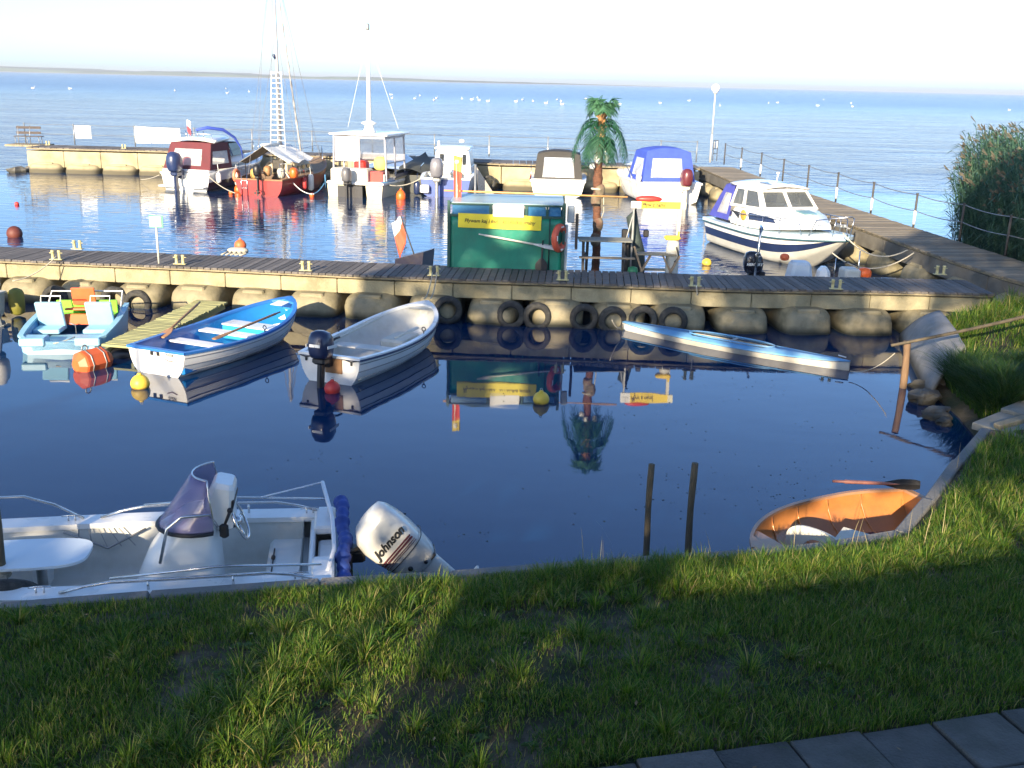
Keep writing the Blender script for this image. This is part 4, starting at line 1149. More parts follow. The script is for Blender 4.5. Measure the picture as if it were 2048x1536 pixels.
# ---- red sailing boat
def redboat():
    root,L=boat('red_sailing_boat','red hulled sailing boat with white awning and tall ladder rigged mast',(-10.5,41.9),(-9.15,48.3),'sailing boat')
    h=Hull(L,2.5,zk=-.3,sheer=(.66,.72,1.15),tr=.82,full=2.2,bil=.62,rake=.1,keelrise=.6)
    h.shell('hull',[M_red,M_navy],root,mi=lambda t,u:0,n=12)
    h.deckplate('deck',mat('tan_deck',(.3,.2,.11),.7,.15,4,dirt=(.15,.1,.06),damt=.5),root,.3,.995,crown=.08,dz=-.02)
    h.liner('cockpit',mat('brown_cockpit',(.12,.07,.04),.6,.2,3),root,ins=.1,floor=.2,t0=.03,t1=.3,ns=6)
    h.gunwale('gunwale',mat('teak_rail',(.25,.12,.05),.5,.15,4),root,w=.08,h=.05,ins=.08,out=.02)
    b=MB(); b.box((2.9,0,.98),(2.0,1.5,.5),bev=.1,taper=(.9,.85)); b.box((3.1,0,1.3),(1.2,.8,.2),bev=.06); b.build('cabin',mat('cream_cabin_side',(.5,.42,.28),.6,.15,3),root)
    b=MB(); b.box((1.88,.0,1.06),(.04,.5,.5)); b.box((1.88,-.55,1.0),(.04,.25,.3)); b.build('companionway',M_rust,root)
    for sg in(1,-1):
        for x in (2.4,2.9,3.4): b=MB(); b.box((x,.72*sg,1.0),(.3,.02,.16)); b.build('cabin_window',M_glass,root)
    # awning, ridge tent slung over the boom
    b=MB(); rows=[]
    for k in range(9):
        x=lerp(.6,3.1,k/8); sag=.06*sin(k*1.7)
        rows.append([V((x-.15,1.15,1.22+sag)),V((x-.05,.6,1.58+sag*.5)),V((x,.05,1.95)),V((x,-.5,1.62+sag*.5)),V((x+.1,-1.05,1.3+sag))])
    b.grid([r[2:] for r in rows],smooth=False); b.build('white_awning',M_panel,root,solid=.015)
    b=MB(); b.grid([r[:3] for r in rows[:6]],smooth=False); b.build('grey_awning',mat('grey_awning_cloth',(.25,.24,.2),.8,.2,3),root,solid=.015)
    # mast and rigging
    mx=2.2; top=9.6
    b=MB(); b.tube([V((mx,0,.9)),V((mx,0,5)),V((mx,0,top))],[.07,.06,.045],10); m=b.build('mast',mat('grey_white_mast',(.33,.33,.34),.4,.05,3),root)
    b=MB(); b.tube([V((mx,.05,5.4)),V((mx-.1,.1,5.55))],.06,8); b.build('masthead_gear',M_navy,m)
    b=MB(); 
    for sg in(1,-1):
        b.tube([V((mx,.04*sg,top-.2)),V((mx,.6*sg,6.3)),V((mx,1.1*sg,.8))],.009,4)
        b.tube([V((mx-.4,1.05*sg,.75)),V((mx,.04*sg,6.3))],.009,4)
    b.tube([V((L*.98,0,1.15)),V((mx+.05,0,top-.3))],.010,4); b.tube([V((.1,.5,.8)),V((mx,0,top-.1))],.009,4); b.tube([V((.1,-.5,.8)),V((mx,0,top-.1))],.009,4)
    b.build('rigging',mat('rigging_wire',(.2,.2,.21),.4,.1,3),m)
    # rope ladder in the shrouds
    b=MB()
    y0,y1=-.28,.28
    b.tube([V((mx-.25,y0*1.25,1.6)),V((mx-.12,y0*.75,4.9))],.018,5); b.tube([V((mx-.25,y1*1.25,1.6)),V((mx-.12,y1*.75,4.9))],.018,5); b.tube([V((mx-.25,0,1.6)),V((mx-.12,0,4.9))],.016,5)
    for k in range(16):
        t=k/15; z=lerp(1.7,4.85,t); w=lerp(1.25,.75,t); x=lerp(mx-.25,mx-.12,t); b.tube([V((x,y0*w,z)),V((x,y1*w,z))],.022,4)
    b.build('mast_ladder',M_panel,m)
    b=MB(); b.tube([V((mx+.12,0,1.45)),V((mx+.05,0,2.1))],[.1,.05],8); b.build('blue_sail_bag',mat('blue_bag',(.05,.06,.3),.7,.2,8,bump=.4,bscale=10),m)
    # furled forestay sail with bands
    b=MB(); A=V((4.7,.15,1.25)); B=V((mx+.1,0,top-.6)); pts=[A.lerp(B,i/40) for i in range(41)]; b.tube(pts,[.045+.02*(i%4==0)-.03*(i/40) for i in range(41)],7); b.build('furled_sail',mat('furled_sail_cloth',(.33,.32,.31),.7,.45,3),m)
    b=MB(); b.tube([V((mx-.1,0,1.98)),V((.5,.05,2.0))],.05,8); b.build('boom',M_panel,m)
    # stern gear
    b=MB()
    for sg in(1,-1):
        b.tube([V((.1,.9*sg,.7)),V((.1,.9*sg,1.3)),V((1.0,1.05*sg,1.3)),V((1.0,1.05*sg,.7))],.016,6); b.tube([V((.1,.9*sg,1.0)),V((1.0,1.05*sg,1.0))],.012,5)
        b.build('stern_rail',M_steel,root); b=MB()
        b.tube([V((5,.7*sg,1.0)),V((5.2,.65*sg,1.5)),V((L*.99,.1*sg,1.7)),V((L,0,1.2))],.014,5); b.build('bow_rail',M_steel,root); b=MB()
    b=MB(); b.tube([V((-.03,.75,.9)),V((-.03,.75,-.05))],.016,6); b.box((-.03,.625,.3),(.02,.25,.02)); b.box((-.03,.625,.6),(.02,.25,.02)); b.tube([V((-.03,.5,.9)),V((-.03,.5,-.05))],.016,6)
    b.build('stern_ladder',M_steel,root)
    outboard(root,Matrix.Translation((-.12,-.12,.85)),.95,cowl=M_black,leg=M_black)
    for x,y,z,mt in ((.9,-1.15,.9,M_orange),(.5,.4,.85,mat('ochre_bag',(.45,.27,.08),.8,.2,5)),(1.3,.2,.9,M_wood),(1.1,-.5,.85,mat('pale_cushion',(.5,.47,.4),.8,.1,4))):
        b=MB(); b.ball((x,y,z),.2,sc=(1,.8,1.1),e=.7); b.build('bag',mt,root)
    fenderpart(root,V((2.2,-1.32,.42)),M_panel,.7,.13); fenderpart(root,V((1.6,-1.3,.42)),mat('red_fender',(.35,.03,.03),.5,.1,3),.5,.1); 
    b=MB(); b.torus((.35,1.15,.75),.22,.07,M=Matrix.Rotation(pi/2,4,'X')@Matrix.Identity(4)); b.build('life_ring',mat('life_ring_orange_white',(.65,.2,.1),.5,.2,3),root)
    root.scale=(1.0,)*3
redboat()

# ---- wheelhouse boat on twin hulls
def wheelhouse():
    root,L=boat('wheelhouse_boat','white twin hulled boat with flat roofed glass wheelhouse and a thick white mast',(-6.65,42.25),(-5.3,48.1),'motorboat')
    cream=mat('cream_hull',(.58,.56,.42),.4,.1,3,dirt=(.35,.33,.22),damt=.4)
    for sg in(1,-1):
        b=MB(); rows=[]
        for i in range(15):
            t=i/14; w=.34*(1-max(0,(t-.6)/.4)**2*.96); rows.append([V((L*t,sg*.78-w,.45+.25*t*t)),V((L*t,sg*.78-w*.8,-.2+.5*max(0,(t-.8)/.2)**2)),V((L*t,sg*.78+w*.8,-.2+.5*max(0,(t-.8)/.2)**2)),V((L*t,sg*.78+w,.45+.25*t*t))])
        b.grid(rows,smooth=False); b.add(rows[0],[(0,1,2,3)],False); b.build('hull',cream,root)
    b=MB(); b.box((2.6,0,.52),(5.2,2.3,.12),bev=.03); b.build('deck_platform',M_white,root)
    b=MB(); b.box((.5,.3,.8),(.7,1.5,.5),bev=.05); b.build('stern_locker',M_offw,root); b=MB(); b.box((.5,-.9,.72),(.2,.3,.3),bev=.03); b.build('stern_locker',M_offw,root)
    # topsides of the long bow
    h=Hull(6.0,2.45,zk=.35,sheer=(.75,.85,1.2),tr=.96,full=2.4,hard=True,rake=.1); 
    b=MB(); rows=[]
    for i in range(17):
        t=.2+.8*i/16; p=h.pt(t,1); q=h.pt(t,.3); rows.append([V((p.x,-p.y,p.z)),V((p.x,-p.y-.0,p.z-.16)),V((q.x,-q.y,.3))])
    b.grid(rows,mi=lambda i,j:0 if j==0 else 1); b.grid([[V((p.x,-p.y,p.z)) for p in r] for r in rows],mi=lambda i,j:0 if j==0 else 1); 
    b.build('topsides',[M_navy,mat('tan_side',(.42,.36,.24),.6,.15,3)],root)
    h.deckplate('fore_deck',M_white,root,.45,.99,crown=.06)
    # wheelhouse posts, roof, glazing
    grey=mat('grey_frame',(.3,.3,.33),.5,.1,4)
    b=MB(); X=(.55,1.6,2.7); 
    for x in X:
        for sg in(1,-1): b.beam(V((x,1.08*sg,.6)),V((x-.02*sg,1.02*sg,2.25)),.06,.05)
    b.beam(V((.55,0,.95)),V((.55,0,2.2)),.05,.05)
    for sg in(1,-1): b.beam(V((.55,1.06*sg,1.25)),V((2.7,1.06*sg,1.25)),.04,.04); b.beam(V((.5,1.03*sg,2.2)),V((2.8,1.03*sg,2.2)),.05,.07)
    b.beam(V((.55,-1.05,2.2)),V((.55,1.05,2.2)),.05,.07); b.beam(V((2.7,-1.05,1.25)),V((2.7,1.05,1.25)),.05,.05)
    b.build('wheelhouse_frame',grey,root)
    b=MB(); b.box((1.75,0,2.31),(2.7,2.36,.07),bev=.02); b.build('flat_roof',M_white,root)
    for sg in(1,-1):
        b=MB(); pane(b,[V((.6,1.05*sg,1.27)),V((1.57,1.05*sg,1.27)),V((1.57,1.03*sg,2.17)),V((.6,1.02*sg,2.17))]); pane(b,[V((1.63,1.05*sg,1.27)),V((2.67,1.05*sg,1.27)),V((2.67,1.03*sg,2.17)),V((1.63,1.02*sg,2.17))]); b.build('side_glass',M_clear,root)
    b=MB(); pane(b,[V((.55,.05,1.3)),V((.55,1.0,1.3)),V((.55,1.0,2.15)),V((.55,.05,2.15))]); b.build('end_glass',M_clear,root); b=MB(); pane(b,[V((2.72,-1,1.27)),V((2.72,1,1.27)),V((2.72,1,2.17)),V((2.72,-1,2.17))]); b.build('end_glass',M_clear,root)
    b=MB(); b.box((1.9,.45,.95),(.5,.5,.6),bev=.08); b.build('red_seat',M_redb,root)
    b=MB(); b.box((1.0,-.1,.78),(.6,1.7,.3),bev=.04); b.build('orange_cushion',mat('tan_cushion',(.5,.28,.14),.7,.15,4),root)
    b=MB(); b.ball((.62,-.82,1.25),.26,sc=(.6,1,1),e=.7); b.build('yellow_bag',mat('yellow_bag',(.6,.5,.12),.7,.2,6),root)
    b=MB(); b.box((.5,-.75,.75),(.3,.5,.4)); b.build('red_box',M_redb,root)
    b=MB(); b.tube([V((1.5,-.05,2.34)),V((1.5,-.05,6.1))],[.1,.06],10); b.lathe([(.28,2.36),(.22,2.44),(.16,2.62),(.3,2.68),(.3,2.72),(.1,2.8)],12,M=Matrix.Translation((1.5,-.05,0))); b.build('thick_mast',M_white,root)
    b=MB(); b.lathe([(.05,6.1),(.07,6.15),(.07,6.3),(.03,6.34)],10,M=Matrix.Translation((1.5,-.05,0))); b.build('masthead_light',M_galv,root)
    b=MB(); b.tube([V((1.5,-.05,5.9)),V((1.9,-1.1,2.5))],.007,4); b.tube([V((1.5,-.05,5.9)),V((1.9,1.0,2.5))],.007,4); b.build('stays',M_panel,root)
    outboard(root,Matrix.Translation((-.1,.18,.62)),1.1,cowl=mat('grey_cowl',(.12,.12,.13),.4,.1,3),leg=M_black)
    b=MB(); b.box((-.02,.18,.15),(.04,1.0,.55)); b.build('tunnel',M_black,root)
    b=MB(); b.tube([V((.1,-1.1,.62)),V((-.1,-1.1,.62)),V((-.1,-1.3,.62)),V((.8,-1.32,.62))],.02,6); b.build('stern_rail',M_ropeblue,root); b=MB(); b.tube([V((0,1.2,.8)),V((.2,1.26,.3))],.03,5); b.build('stern_rail',M_ropeblue,root)
    root.scale=(1.08,)*3
wheelhouse()

# ---- dark covered hull tucked behind
def covered():
    root,L=boat('covered_boat','dark grey covered hull half hidden behind the glass wheelhouse boat',(-4.7,44.6),(-4.3,48.6),'motorboat')
    h=Hull(L,1.5,zk=-.2,sheer=(.75,.95,1.25),tr=.9,full=2.4,hard=True); h.shell('hull',mat('dark_grey_hull',(.05,.055,.05),.6,.15,3),root); h.deckplate('cover',mat('grey_green_cover',(.06,.065,.055),.8,.2,4,bump=.3,bscale=20),root,.0,.995,crown=.25)
covered()
def cabin_white():
    root,L=boat('cabin_boat','small white cabin boat with blue base stripe and grey outboard behind the kiosk',(-3.0,43.3),(-2.75,48.3),'motorboat')
    h=Hull(L,2.15,zk=-.25,sheer=(.7,.8,1.1),tr=.92,full=2.6,hard=True,maxat=.35)
    h.shell('hull',[M_white,mat('blue_stripe',(.04,.08,.3),.4,.1,3)],root,mi=lambda t,u:1 if u<.36 else 0)
    h.deckplate('deck',M_white,root,.3,.995,crown=.06); h.liner('cockpit',M_liner,root,ins=.12,floor=.2,t0=.03,t1=.3,ns=6); h.gunwale('gunwale',M_white,root,w=.1,h=.06,ins=.12)
    b=MB(); b.box((2.2,-.1,1.25),(1.7,1.6,1.0),bev=.08,taper=(.84,.84)); b.box((2.2,-.1,1.79),(1.6,1.45,.08),bev=.03); b.box((3.4,0,1.0),(1.1,1.1,.35),bev=.1,taper=(.7,.7)); b.build('cabin',M_white,root)
    for y,z,w,hh in ((.32,1.42,.16,.3),(.32,1.06,.16,.3),(-.6,1.36,.14,.42)):
        b=MB(); b.box((1.37+(z-1.25)*.12,y,z),(.04,w,hh)); b.build('window',M_glass,root)
    b=MB(); b.tube([V((1.9,.5,1.8)),V((1.9,.5,2.05))],.05,8); b.lathe([(.12,2.02),(.12,2.1),(.03,2.14)],10,M=Matrix.Translation((1.9,-.45,0))); b.build('roof_lamp',M_white,root)
    b=MB()
    for sg in(1,-1): b.tube([V((.15,1.0*sg,.8)),V((.15,1.0*sg,1.15)),V((1.2,1.03*sg,1.2))],.015,6)
    b.build('side_rail',M_steel,root)
    ob=outboard(root,Matrix.Translation((-.1,.28,.8)),1.6,cowl=mat('grey_silver_cowl',(.17,.17,.19),.35,.1,3,coat=.3),leg=M_galv)
    b=MB(); b.box((-.12,.8,.3),(.3,.35,.3),bev=.03); b.build('step',M_white,root)
    fenderpart(root,V((.1,1.15,.3)),M_navy,.55,.13)
    root.scale=(1.06,)*3
cabin_white()
def black_canopy():
    root,L=boat('canopy_boat','white boat with rounded black canopy and large clear rear window',(1.75,44.0),(2.0,48.55),'motorboat')
    h=Hull(L,2.3,zk=-.2,sheer=(.66,.74,1.0),tr=.97,full=2.8,hard=True,maxat=.3); h.shell('hull',M_white,root); h.deckplate('deck',M_white,root,.4,.995,crown=.06); h.liner('cockpit',M_liner,root,ins=.12,floor=.1,t0=.03,t1=.4,ns=8); h.gunwale('gunwale',M_white,root,w=.12,h=.07,ins=.14,out=.04)
    b=MB(); b.box((.08,0,.6),(.24,2.2,.28),bev=.05); b.build('transom_bench',M_white,root)
    canopy(root,.2,1.9,1.0,.88,.74,1.72,M_blackcan,x0t=.35,rear=(.16,.17,.06,.12),side=(.15,.2,.15,.2),crown=.16)
    b=MB(); b.box((-.03,0,.45),(.04,.95,.05),bev=.01); b.build('name_recess',M_galv,root)
    b=MB(); b.box((-.03,-.66,.5),(.05,.2,.34)); b.build('cable_box',M_galv,root)
    b=MB(); b.tube([V((.1,1.1,.7)),V((.3,1.14,1.3)),V((.9,1.12,1.25))],.016,5); b.build('side_rail',M_steel,root)
    b=MB(); b.add([V((.2,1.13,1.0)),V((.1,1.2,.65)),V((.5,1.14,.75))],[(0,1,2)],False); b.build('pennant',M_redb,root,solid=.01)
    root.scale=(1.03,)*3
black_canopy()
def blue_canopy():
    root,L=boat('canopy_boat','white motorboat under a bright royal blue canopy beside the lamp end of the walkway',(6.35,42.3),(5.3,47.9),'motorboat')
    h=Hull(L,2.6,zk=-.25,sheer=(.8,.86,1.15),tr=.95,full=2.6,hard=True,maxat=.35); h.shell('hull',M_white,root); h.deckplate('deck',M_white,root,.42,.995,crown=.1); h.liner('cockpit',M_liner,root,ins=.12,floor=.2,t0=.03,t1=.42,ns=8); h.gunwale('gunwale',M_white,root,w=.12,h=.07,ins=.14,out=.04)
    b=MB(); b.box((.15,0,.72),(.4,2.3,.3),bev=.06); b.build('transom_bench',M_white,root)
    canopy(root,.35,2.4,1.08,.9,.86,1.98,M_bluecan,x0t=.55,x1t=2.0,rear=(.22,.14,.14,.2),side=(.14,.2,.16,.22),crown=.2)
    b=MB(); b.box((2.9,0,1.15),(.9,1.6,.45),bev=.12,taper=(.6,.8)); b.build('cabin',M_white,root)
    outboard(root,Matrix.Translation((-.1,-.45,.78)),1.4,cowl=mat('maroon_cowl',(.11,.02,.025),.35,.15,3,coat=.3),leg=M_offw)
    b=MB(); b.tube([V((1.6,1.15,.9)),V((2.4,1.2,1.4)),V((4.0,.9,1.5)),V((L,.05,1.55)),V((4.0,-.9,1.5)),V((2.4,-1.2,1.4)),V((1.6,-1.15,.9))],.016,6); b.build('bow_rail',M_steel,root)
    b=MB(); b.ball((.5,1.2,1.0),.16,sc=(1,.7,1)); b.build('white_bag',M_panel,root)
    root.scale=(1.04,)*3
blue_canopy()

# ================================================================== big cruiser on the right
def cruiser():
    root,L=boat('cabin_cruiser','large white and navy cabin cruiser tied bow first to the side walkway',(6.98,32.3),(8.65,26.5),'motorboat')
    h=Hull(L,2.5,zk=-.28,sheer=(.78,.80,1.02),tr=.9,full=2.9,hard=True,rake=.16,maxat=.35,keelrise=.6)
    h.shell('hull',[M_white,M_navy,mat('light_grey_bottom',(.5,.5,.45),.5,.1,3)],root,ns=28,n=15,mi=lambda t,u:1 if .6<u<.82 else (2 if u<.6 else 0))
    M_pale=mat('pale_blue_gelcoat',(.5,.66,.72),.3,.06,2,coat=.3,dirt=(.7,.74,.74),damt=.5,dscale=1.5)
    h.deckplate('deck',M_pale,root,.36,.995,crown=.12); h.liner('cockpit',M_liner,root,ins=.14,floor=.2,t0=.03,t1=.36,ns=8)
    h.gunwale('gunwale',M_pale,root,w=.14,h=.09,ins=.16,out=.04); h.gunwale('rub_rail',mat('dark_teal_rub',(.03,.08,.1),.5,.1,3),root,w=.03,h=.035,ins=.0,out=.05,dz=-.07)
    # cabin lower coachroof
    b=MB(); rows=[]
    for x,hw,z in ((1.6,.98,.9),(1.6,.95,1.35),(2.9,.9,1.42),(3.9,.72,1.42),(4.75,.36,1.28),(5.0,.2,1.12)):
        pass
    def sec(x,hw,z0,z1): return [V((x,-hw*1.04,z0)),V((x,-hw,lerp(z0,z1,.6))),V((x,-hw*.85,z1)),V((x,0,z1+.06)),V((x,hw*.85,z1)),V((x,hw,lerp(z0,z1,.6))),V((x,hw*1.04,z0))]
    S=[sec(1.55,1.0,.86,1.42),sec(2.6,.98,.86,1.46),sec(3.4,.84,.9,1.44),sec(4.2,.58,1.0,1.38),sec(4.85,.25,1.1,1.24)]
    b.grid(S,smooth=True); b.add(S[0],[tuple(range(7))],False); b.add(S[-1],[tuple(reversed(range(7)))],False); b.build('coachroof',M_white,root)
    # upper cabin
    b=MB(); bl=[V((1.35,-.98,1.36)),V((3.15,-.86,1.44)),V((3.15,.86,1.44)),V((1.35,.98,1.36))]; tp=[V((1.5,-.86,2.0)),V((2.6,-.74,1.98)),V((2.6,.74,1.98)),V((1.5,.86,2.0))]
    # port / starboard windows frames and windscreen frames
    fr=MB(); g=MB()
    for sg,(a,b2,c,d) in ((1,(bl[0],bl[1],tp[1],tp[0])),(-1,(bl[3],bl[2],tp[2],tp[3]))):
        m0=a.lerp(b2,.42); m1=d.lerp(c,.42)
        i=framed(fr,(a,m0,m1,d),.12,.1,.12,.14); pane(g,i)
        i=framed(fr,(m0,b2,c,m1),.06,.16,.1,.14); pane(g,i)
    a,b2,c,d=bl[1],bl[2],tp[2],tp[1]; m0=a.lerp(b2,.5); m1=d.lerp(c,.5)
    i=framed(fr,(a,m0,m1,d),.08,.06,.1,.14); pane(g,i); i=framed(fr,(m0,b2,c,m1),.06,.08,.1,.14); pane(g,i)
    cab=fr.build('upper_cabin',M_white,root,solid=.05); g.build('cabin_windows',mat('cabin_glass',(.09,.1,.1),.08,.1,2,alpha=.8,spec=.7),cab)
    b=MB(); rows=[]
    for k in range(8):
        x=lerp(1.15,2.75,k/7); hw=lerp(.93,.78,k/7); rows.append([V((x,hw*u,2.02-.03*(k/7)**2+.10*(1-u*u))) for u in (-1,-.7,-.35,0,.35,.7,1)])
    b.grid(rows); b.build('roof',M_white,cab,solid=.06)
    b=MB(); b.add([V((2.0,-.42,2.125)),V((2.5,-.36,2.105)),V((2.5,.36,2.105)),V((2.0,.42,2.125))],[(0,1,2,3)],False); b.build('roof_hatch',mat('smoked_hatch',(.06,.065,.07),.2,.1,3),cab,solid=.02)
    b=MB(); b.tube([V((2.2,0,2.13)),V((2.25,0,2.4))],.02,6); b.lathe([(.05,2.4),(.05,2.46)],8,M=Matrix.Translation((2.25,0,0))); b.build('mast_light',M_panel,cab)
    for sg in(1,-1):
        b=MB(); b.box((1.75,.99*sg,1.14),(.5,.03,.2),R=Matrix.Rotation(.03*sg,4,'Z')); b.build('side_window',M_glass,root)
        b=MB(); b.add([V((2.55,1.0*sg,1.3)),V((3.3,.89*sg,1.28)),V((4.55,.42*sg,1.14)),V((3.4,.88*sg,1.12)),V((2.6,1.03*sg,1.1))],[(0,1,2,3,4)],False); b.build('navy_flash',M_navy,root,solid=.015)
    b=MB(); b.lathe([(.16,0),(.16,.02),(.12,.03)],18,M=Matrix.Translation((2.28,-1.02,1.18))@Matrix.Rotation(pi/2,4,'X')); b.build('amber_port_light',mat('amber_disc',(.55,.3,.05),.4,.15,6),root)
    b=MB(); b.add([V((3.75,-.22,1.49)),V((4.2,-.2,1.45)),V((4.2,.2,1.45)),V((3.75,.22,1.49))],[(0,1,2,3)],False); b.build('fore_hatch',mat('teal_hatch',(.15,.3,.34),.4,.1,3),root,solid=.02)
    canopy(root,.1,1.35,1.02,.84,.9,1.95,mat('indigo_canvas',(.06,.07,.34),.75,.12,4,bump=.3,bscale=40),x0t=.75,x1t=1.3,rear=(.12,.12,.12,.2),side=(.3,.12,.16,.22),crown=.14)
    # rails
    for sg in(1,-1):
        pts=[]; b=MB()
        for t,z in ((.34,.02),(.36,.42),(.55,.5),(.72,.5),(.8,.46),(.82,.05)):
            p=h.pt(t,1,.12); pts.append(V((p.x,p.y*sg,p.z+z)))
        b.tube(pts,.014,6)
        for t in (.46,.58,.7):
            p=h.pt(t,1,.12); b.tube([V((p.x,p.y*sg,p.z)),V((p.x,p.y*sg,p.z+.5))],.012,5)
        b.build('side_rail',M_steel,root)
    b=MB()
    pts=[]
    for t,z,sg in ((.86,.02,1),(.88,.5,1),(.985,.6,1),(.985,.6,-1),(.88,.5,-1),(.86,.02,-1)):
        p=h.pt(t,1,.06); pts.append(V((p.x+.1*(z>.1),p.y*sg,p.z+z)))
    b.tube(pts,.016,6)
    for sg in(1,-1):
        p=h.pt(.95,1,.06); b.tube([V((p.x,p.y*sg,p.z)),V((p.x+.12,p.y*sg,p.z+.56))],.013,5)
    b.build('bow_rail',M_steel,root)
    b=MB(); b.box((L*.93,0,1.32),(.3,.1,.08),bev=.02); b.tube([V((L*.9,0,1.36)),V((L*1.01,0,1.3))],.02,6); b.ball((L*.97,.0,1.34),.06); b.build('anchor_gear',M_galv,root)
    root.scale=(1,1,.96)
cruiser()

# ================================================================== small console boat behind the pier
def smallboat():
    root,L=boat('small_motorboat','small open motorboat with black outboard and white seats hidden behind the plank pier',(5.45,22.75),(8.7,22.85),'motorboat')
    h=Hull(L,1.25,zk=-.15,sheer=(.46,.46,.6),tr=.9,full=2.4,hard=True); h.shell('hull',M_white,root); h.liner('inside',mat('grey_blue_inside',(.25,.28,.36),.6,.1,3),root,ins=.09,floor=.05); h.gunwale('gunwale',M_white,root,w=.08,h=.05,ins=.1)
    # white seats
    b=MB(); b.box((.95,-.1,.68),(.58,.55,.62),bev=.06,taper=(.72,.8)); b.build('console_box',mat('pale_blue_seat',(.56,.62,.66),.4,.05,3),root)
    b=MB(); b.box((1.5,-.1,.62),(.32,.5,.52),bev=.09,taper=(.7,.8)); b.build('seat_pod',M_white,root)
    b=MB(); b.box((2.1,-.1,.6),(.38,.5,.52),bev=.04,taper=(.95,.95)); b.build('rear_seat_pod',M_offw,root)
    b=MB(); b.tube([V((-.12,-.35,.5)),V((-.08,-.35,1.55)),V((.0,-.2,1.72)),V((.1,.35,1.72)),V((.16,.5,1.5)),V((.16,.5,.5))],.028,8); b.torus((-.08,-.35,1.15),.05,.015,M=Matrix.Rotation(pi/2,4,'X'),n=12,k=5)
    b.build('ski_arch',M_steel,root)
    ob=outboard(root,Matrix.Translation((.12,-.12,.72)),1.02,cowl=mat('glossy_black_cowl',(.01,.011,.02),.25,.1,3,coat=.4),leg=M_black)
    # lettering on cowl side that faces the shore
    T=Matrix.Translation((.12,-.12,.72))@Matrix.Scale(1.02,4)@Matrix.Translation((-.24,-.172,.2))@frame((1,0,0),(0,0,1),(0,-1,0))
    text_mesh('cowl_lettering','MERCURY',.085,M_panel,ob,T,bold=.002,shear=.2,width=.36,extrude=.004)
    b=MB(); b.ball((.62,-.0,1.06),.1,sc=(1,1,.8),e=.8); b.build('orange_marker',M_orangered,root)
    b=MB(); b.tube([V((.45,-.5,.52)),V((.5,-.5,.64)),V((.62,-.5,.64)),V((.62,-.5,.52))],.04,7); b.build('brown_can',M_wood,root)
    b=MB(); b.tube([V((1.75,-.1,.6)),V((1.8,-.1,.92)),V((2.05,-.1,1.0)),V((2.3,-.1,.88))],.014,6); b.build('grab_bar',M_black,root)
    b=MB(); b.tube([V((2.3,-.1,.5)),V((2.28,-.1,1.25))],.014,6); b.tube([V((1.72,-.2,.5)),V((1.72,-.2,1.1))],.01,6); b.build('light_pole',M_steel,root)
    b=MB(); b.ball((2.45,-.05,.72),.16,sc=(1.0,.9,.9),e=.8); b.build('life_vest',M_orange,root)
    b=MB(); b.tube([V((.3,-.5,.62)),V((1.0,-.52,.6)),V((1.9,-.55,.45))],.012,5); b.build('fuel_hose',M_black,root)
    b=MB(); b.ball((-.35,-.3,.45),.28,sc=(1,.8,.6),e=.8); b.build('white_canister',M_panel,root)
smallboat()

# ---- dark stern of a moored boat with flag, just behind the pier
def flagboat():
    root=thing('flag_stern_boat','black hooded low boat flying a red and white flag left of the kiosk','motorboat',(-2.3,23.6,0),radians(160))
    h=Hull(1.6,1.0,zk=-.12,sheer=(.22,.22,.26),tr=.9,full=2.4); h.shell('hull',M_black,root); h.deckplate('cover',M_blackcan,root,.0,.995,crown=.04)
    b=MB(); b.M=Matrix.Translation((.1,0,.55)); b.prism([(-.36,-.34),(.36,-.34),(.42,.26),(-.3,.04)],.62,M=frame((-1,0,0),(0,0,1),(0,1,0),(0,-.31,.1))); b.build('engine_hood',mat('black_navy_hood',(.012,.012,.03),.35,.2,3,coat=.3,dirt=(.1,.08,.05),damt=.3,dscale=5),root)
    b=MB(); A=V((-.02,.1,.7)); B=V((.36,.1,1.68)); b.tube([A,B],.015,6); fp=b.build('flag_pole',M_rust,root)
    b=MB(); rows=[]
    for i in range(12):
        k=i/11; p=B.lerp(A,k*.42); w=.02+.0*k
        # cloth hangs limp from the top half of the slanting pole
        rows.append([p+V((.16*u*(1-.25*k)+.05*u*u,.05*sin(u*7+k*2),-.0-.55*u*(.35+k*.75)+.0)) for u in (0,.2,.4,.6,.8,1)])
    b.grid(rows,mi=lambda i,j:0 if i<4 else 1); b.build('flag',[M_panel,mat('flag_orange_red',(.62,.09,.04),.7,.15,5)],fp,solid=.006)
flagboat()
# ================================================================== floating platform, kiosk
PY=21.62
pf=thing('floating_platform','low dark floating platform carrying the kiosk and benches behind the plank pier','platform')
deck(pf,[V((-1.75,PY+.02,.42)),V((4.6,PY-.2,.42))],1.9,.2,name='platform_boards')
b=MB(); b.box((1.4,PY+.85,.2),(6.2,1.6,.36),bev=.03); b.build('pontoon',M_float,pf)

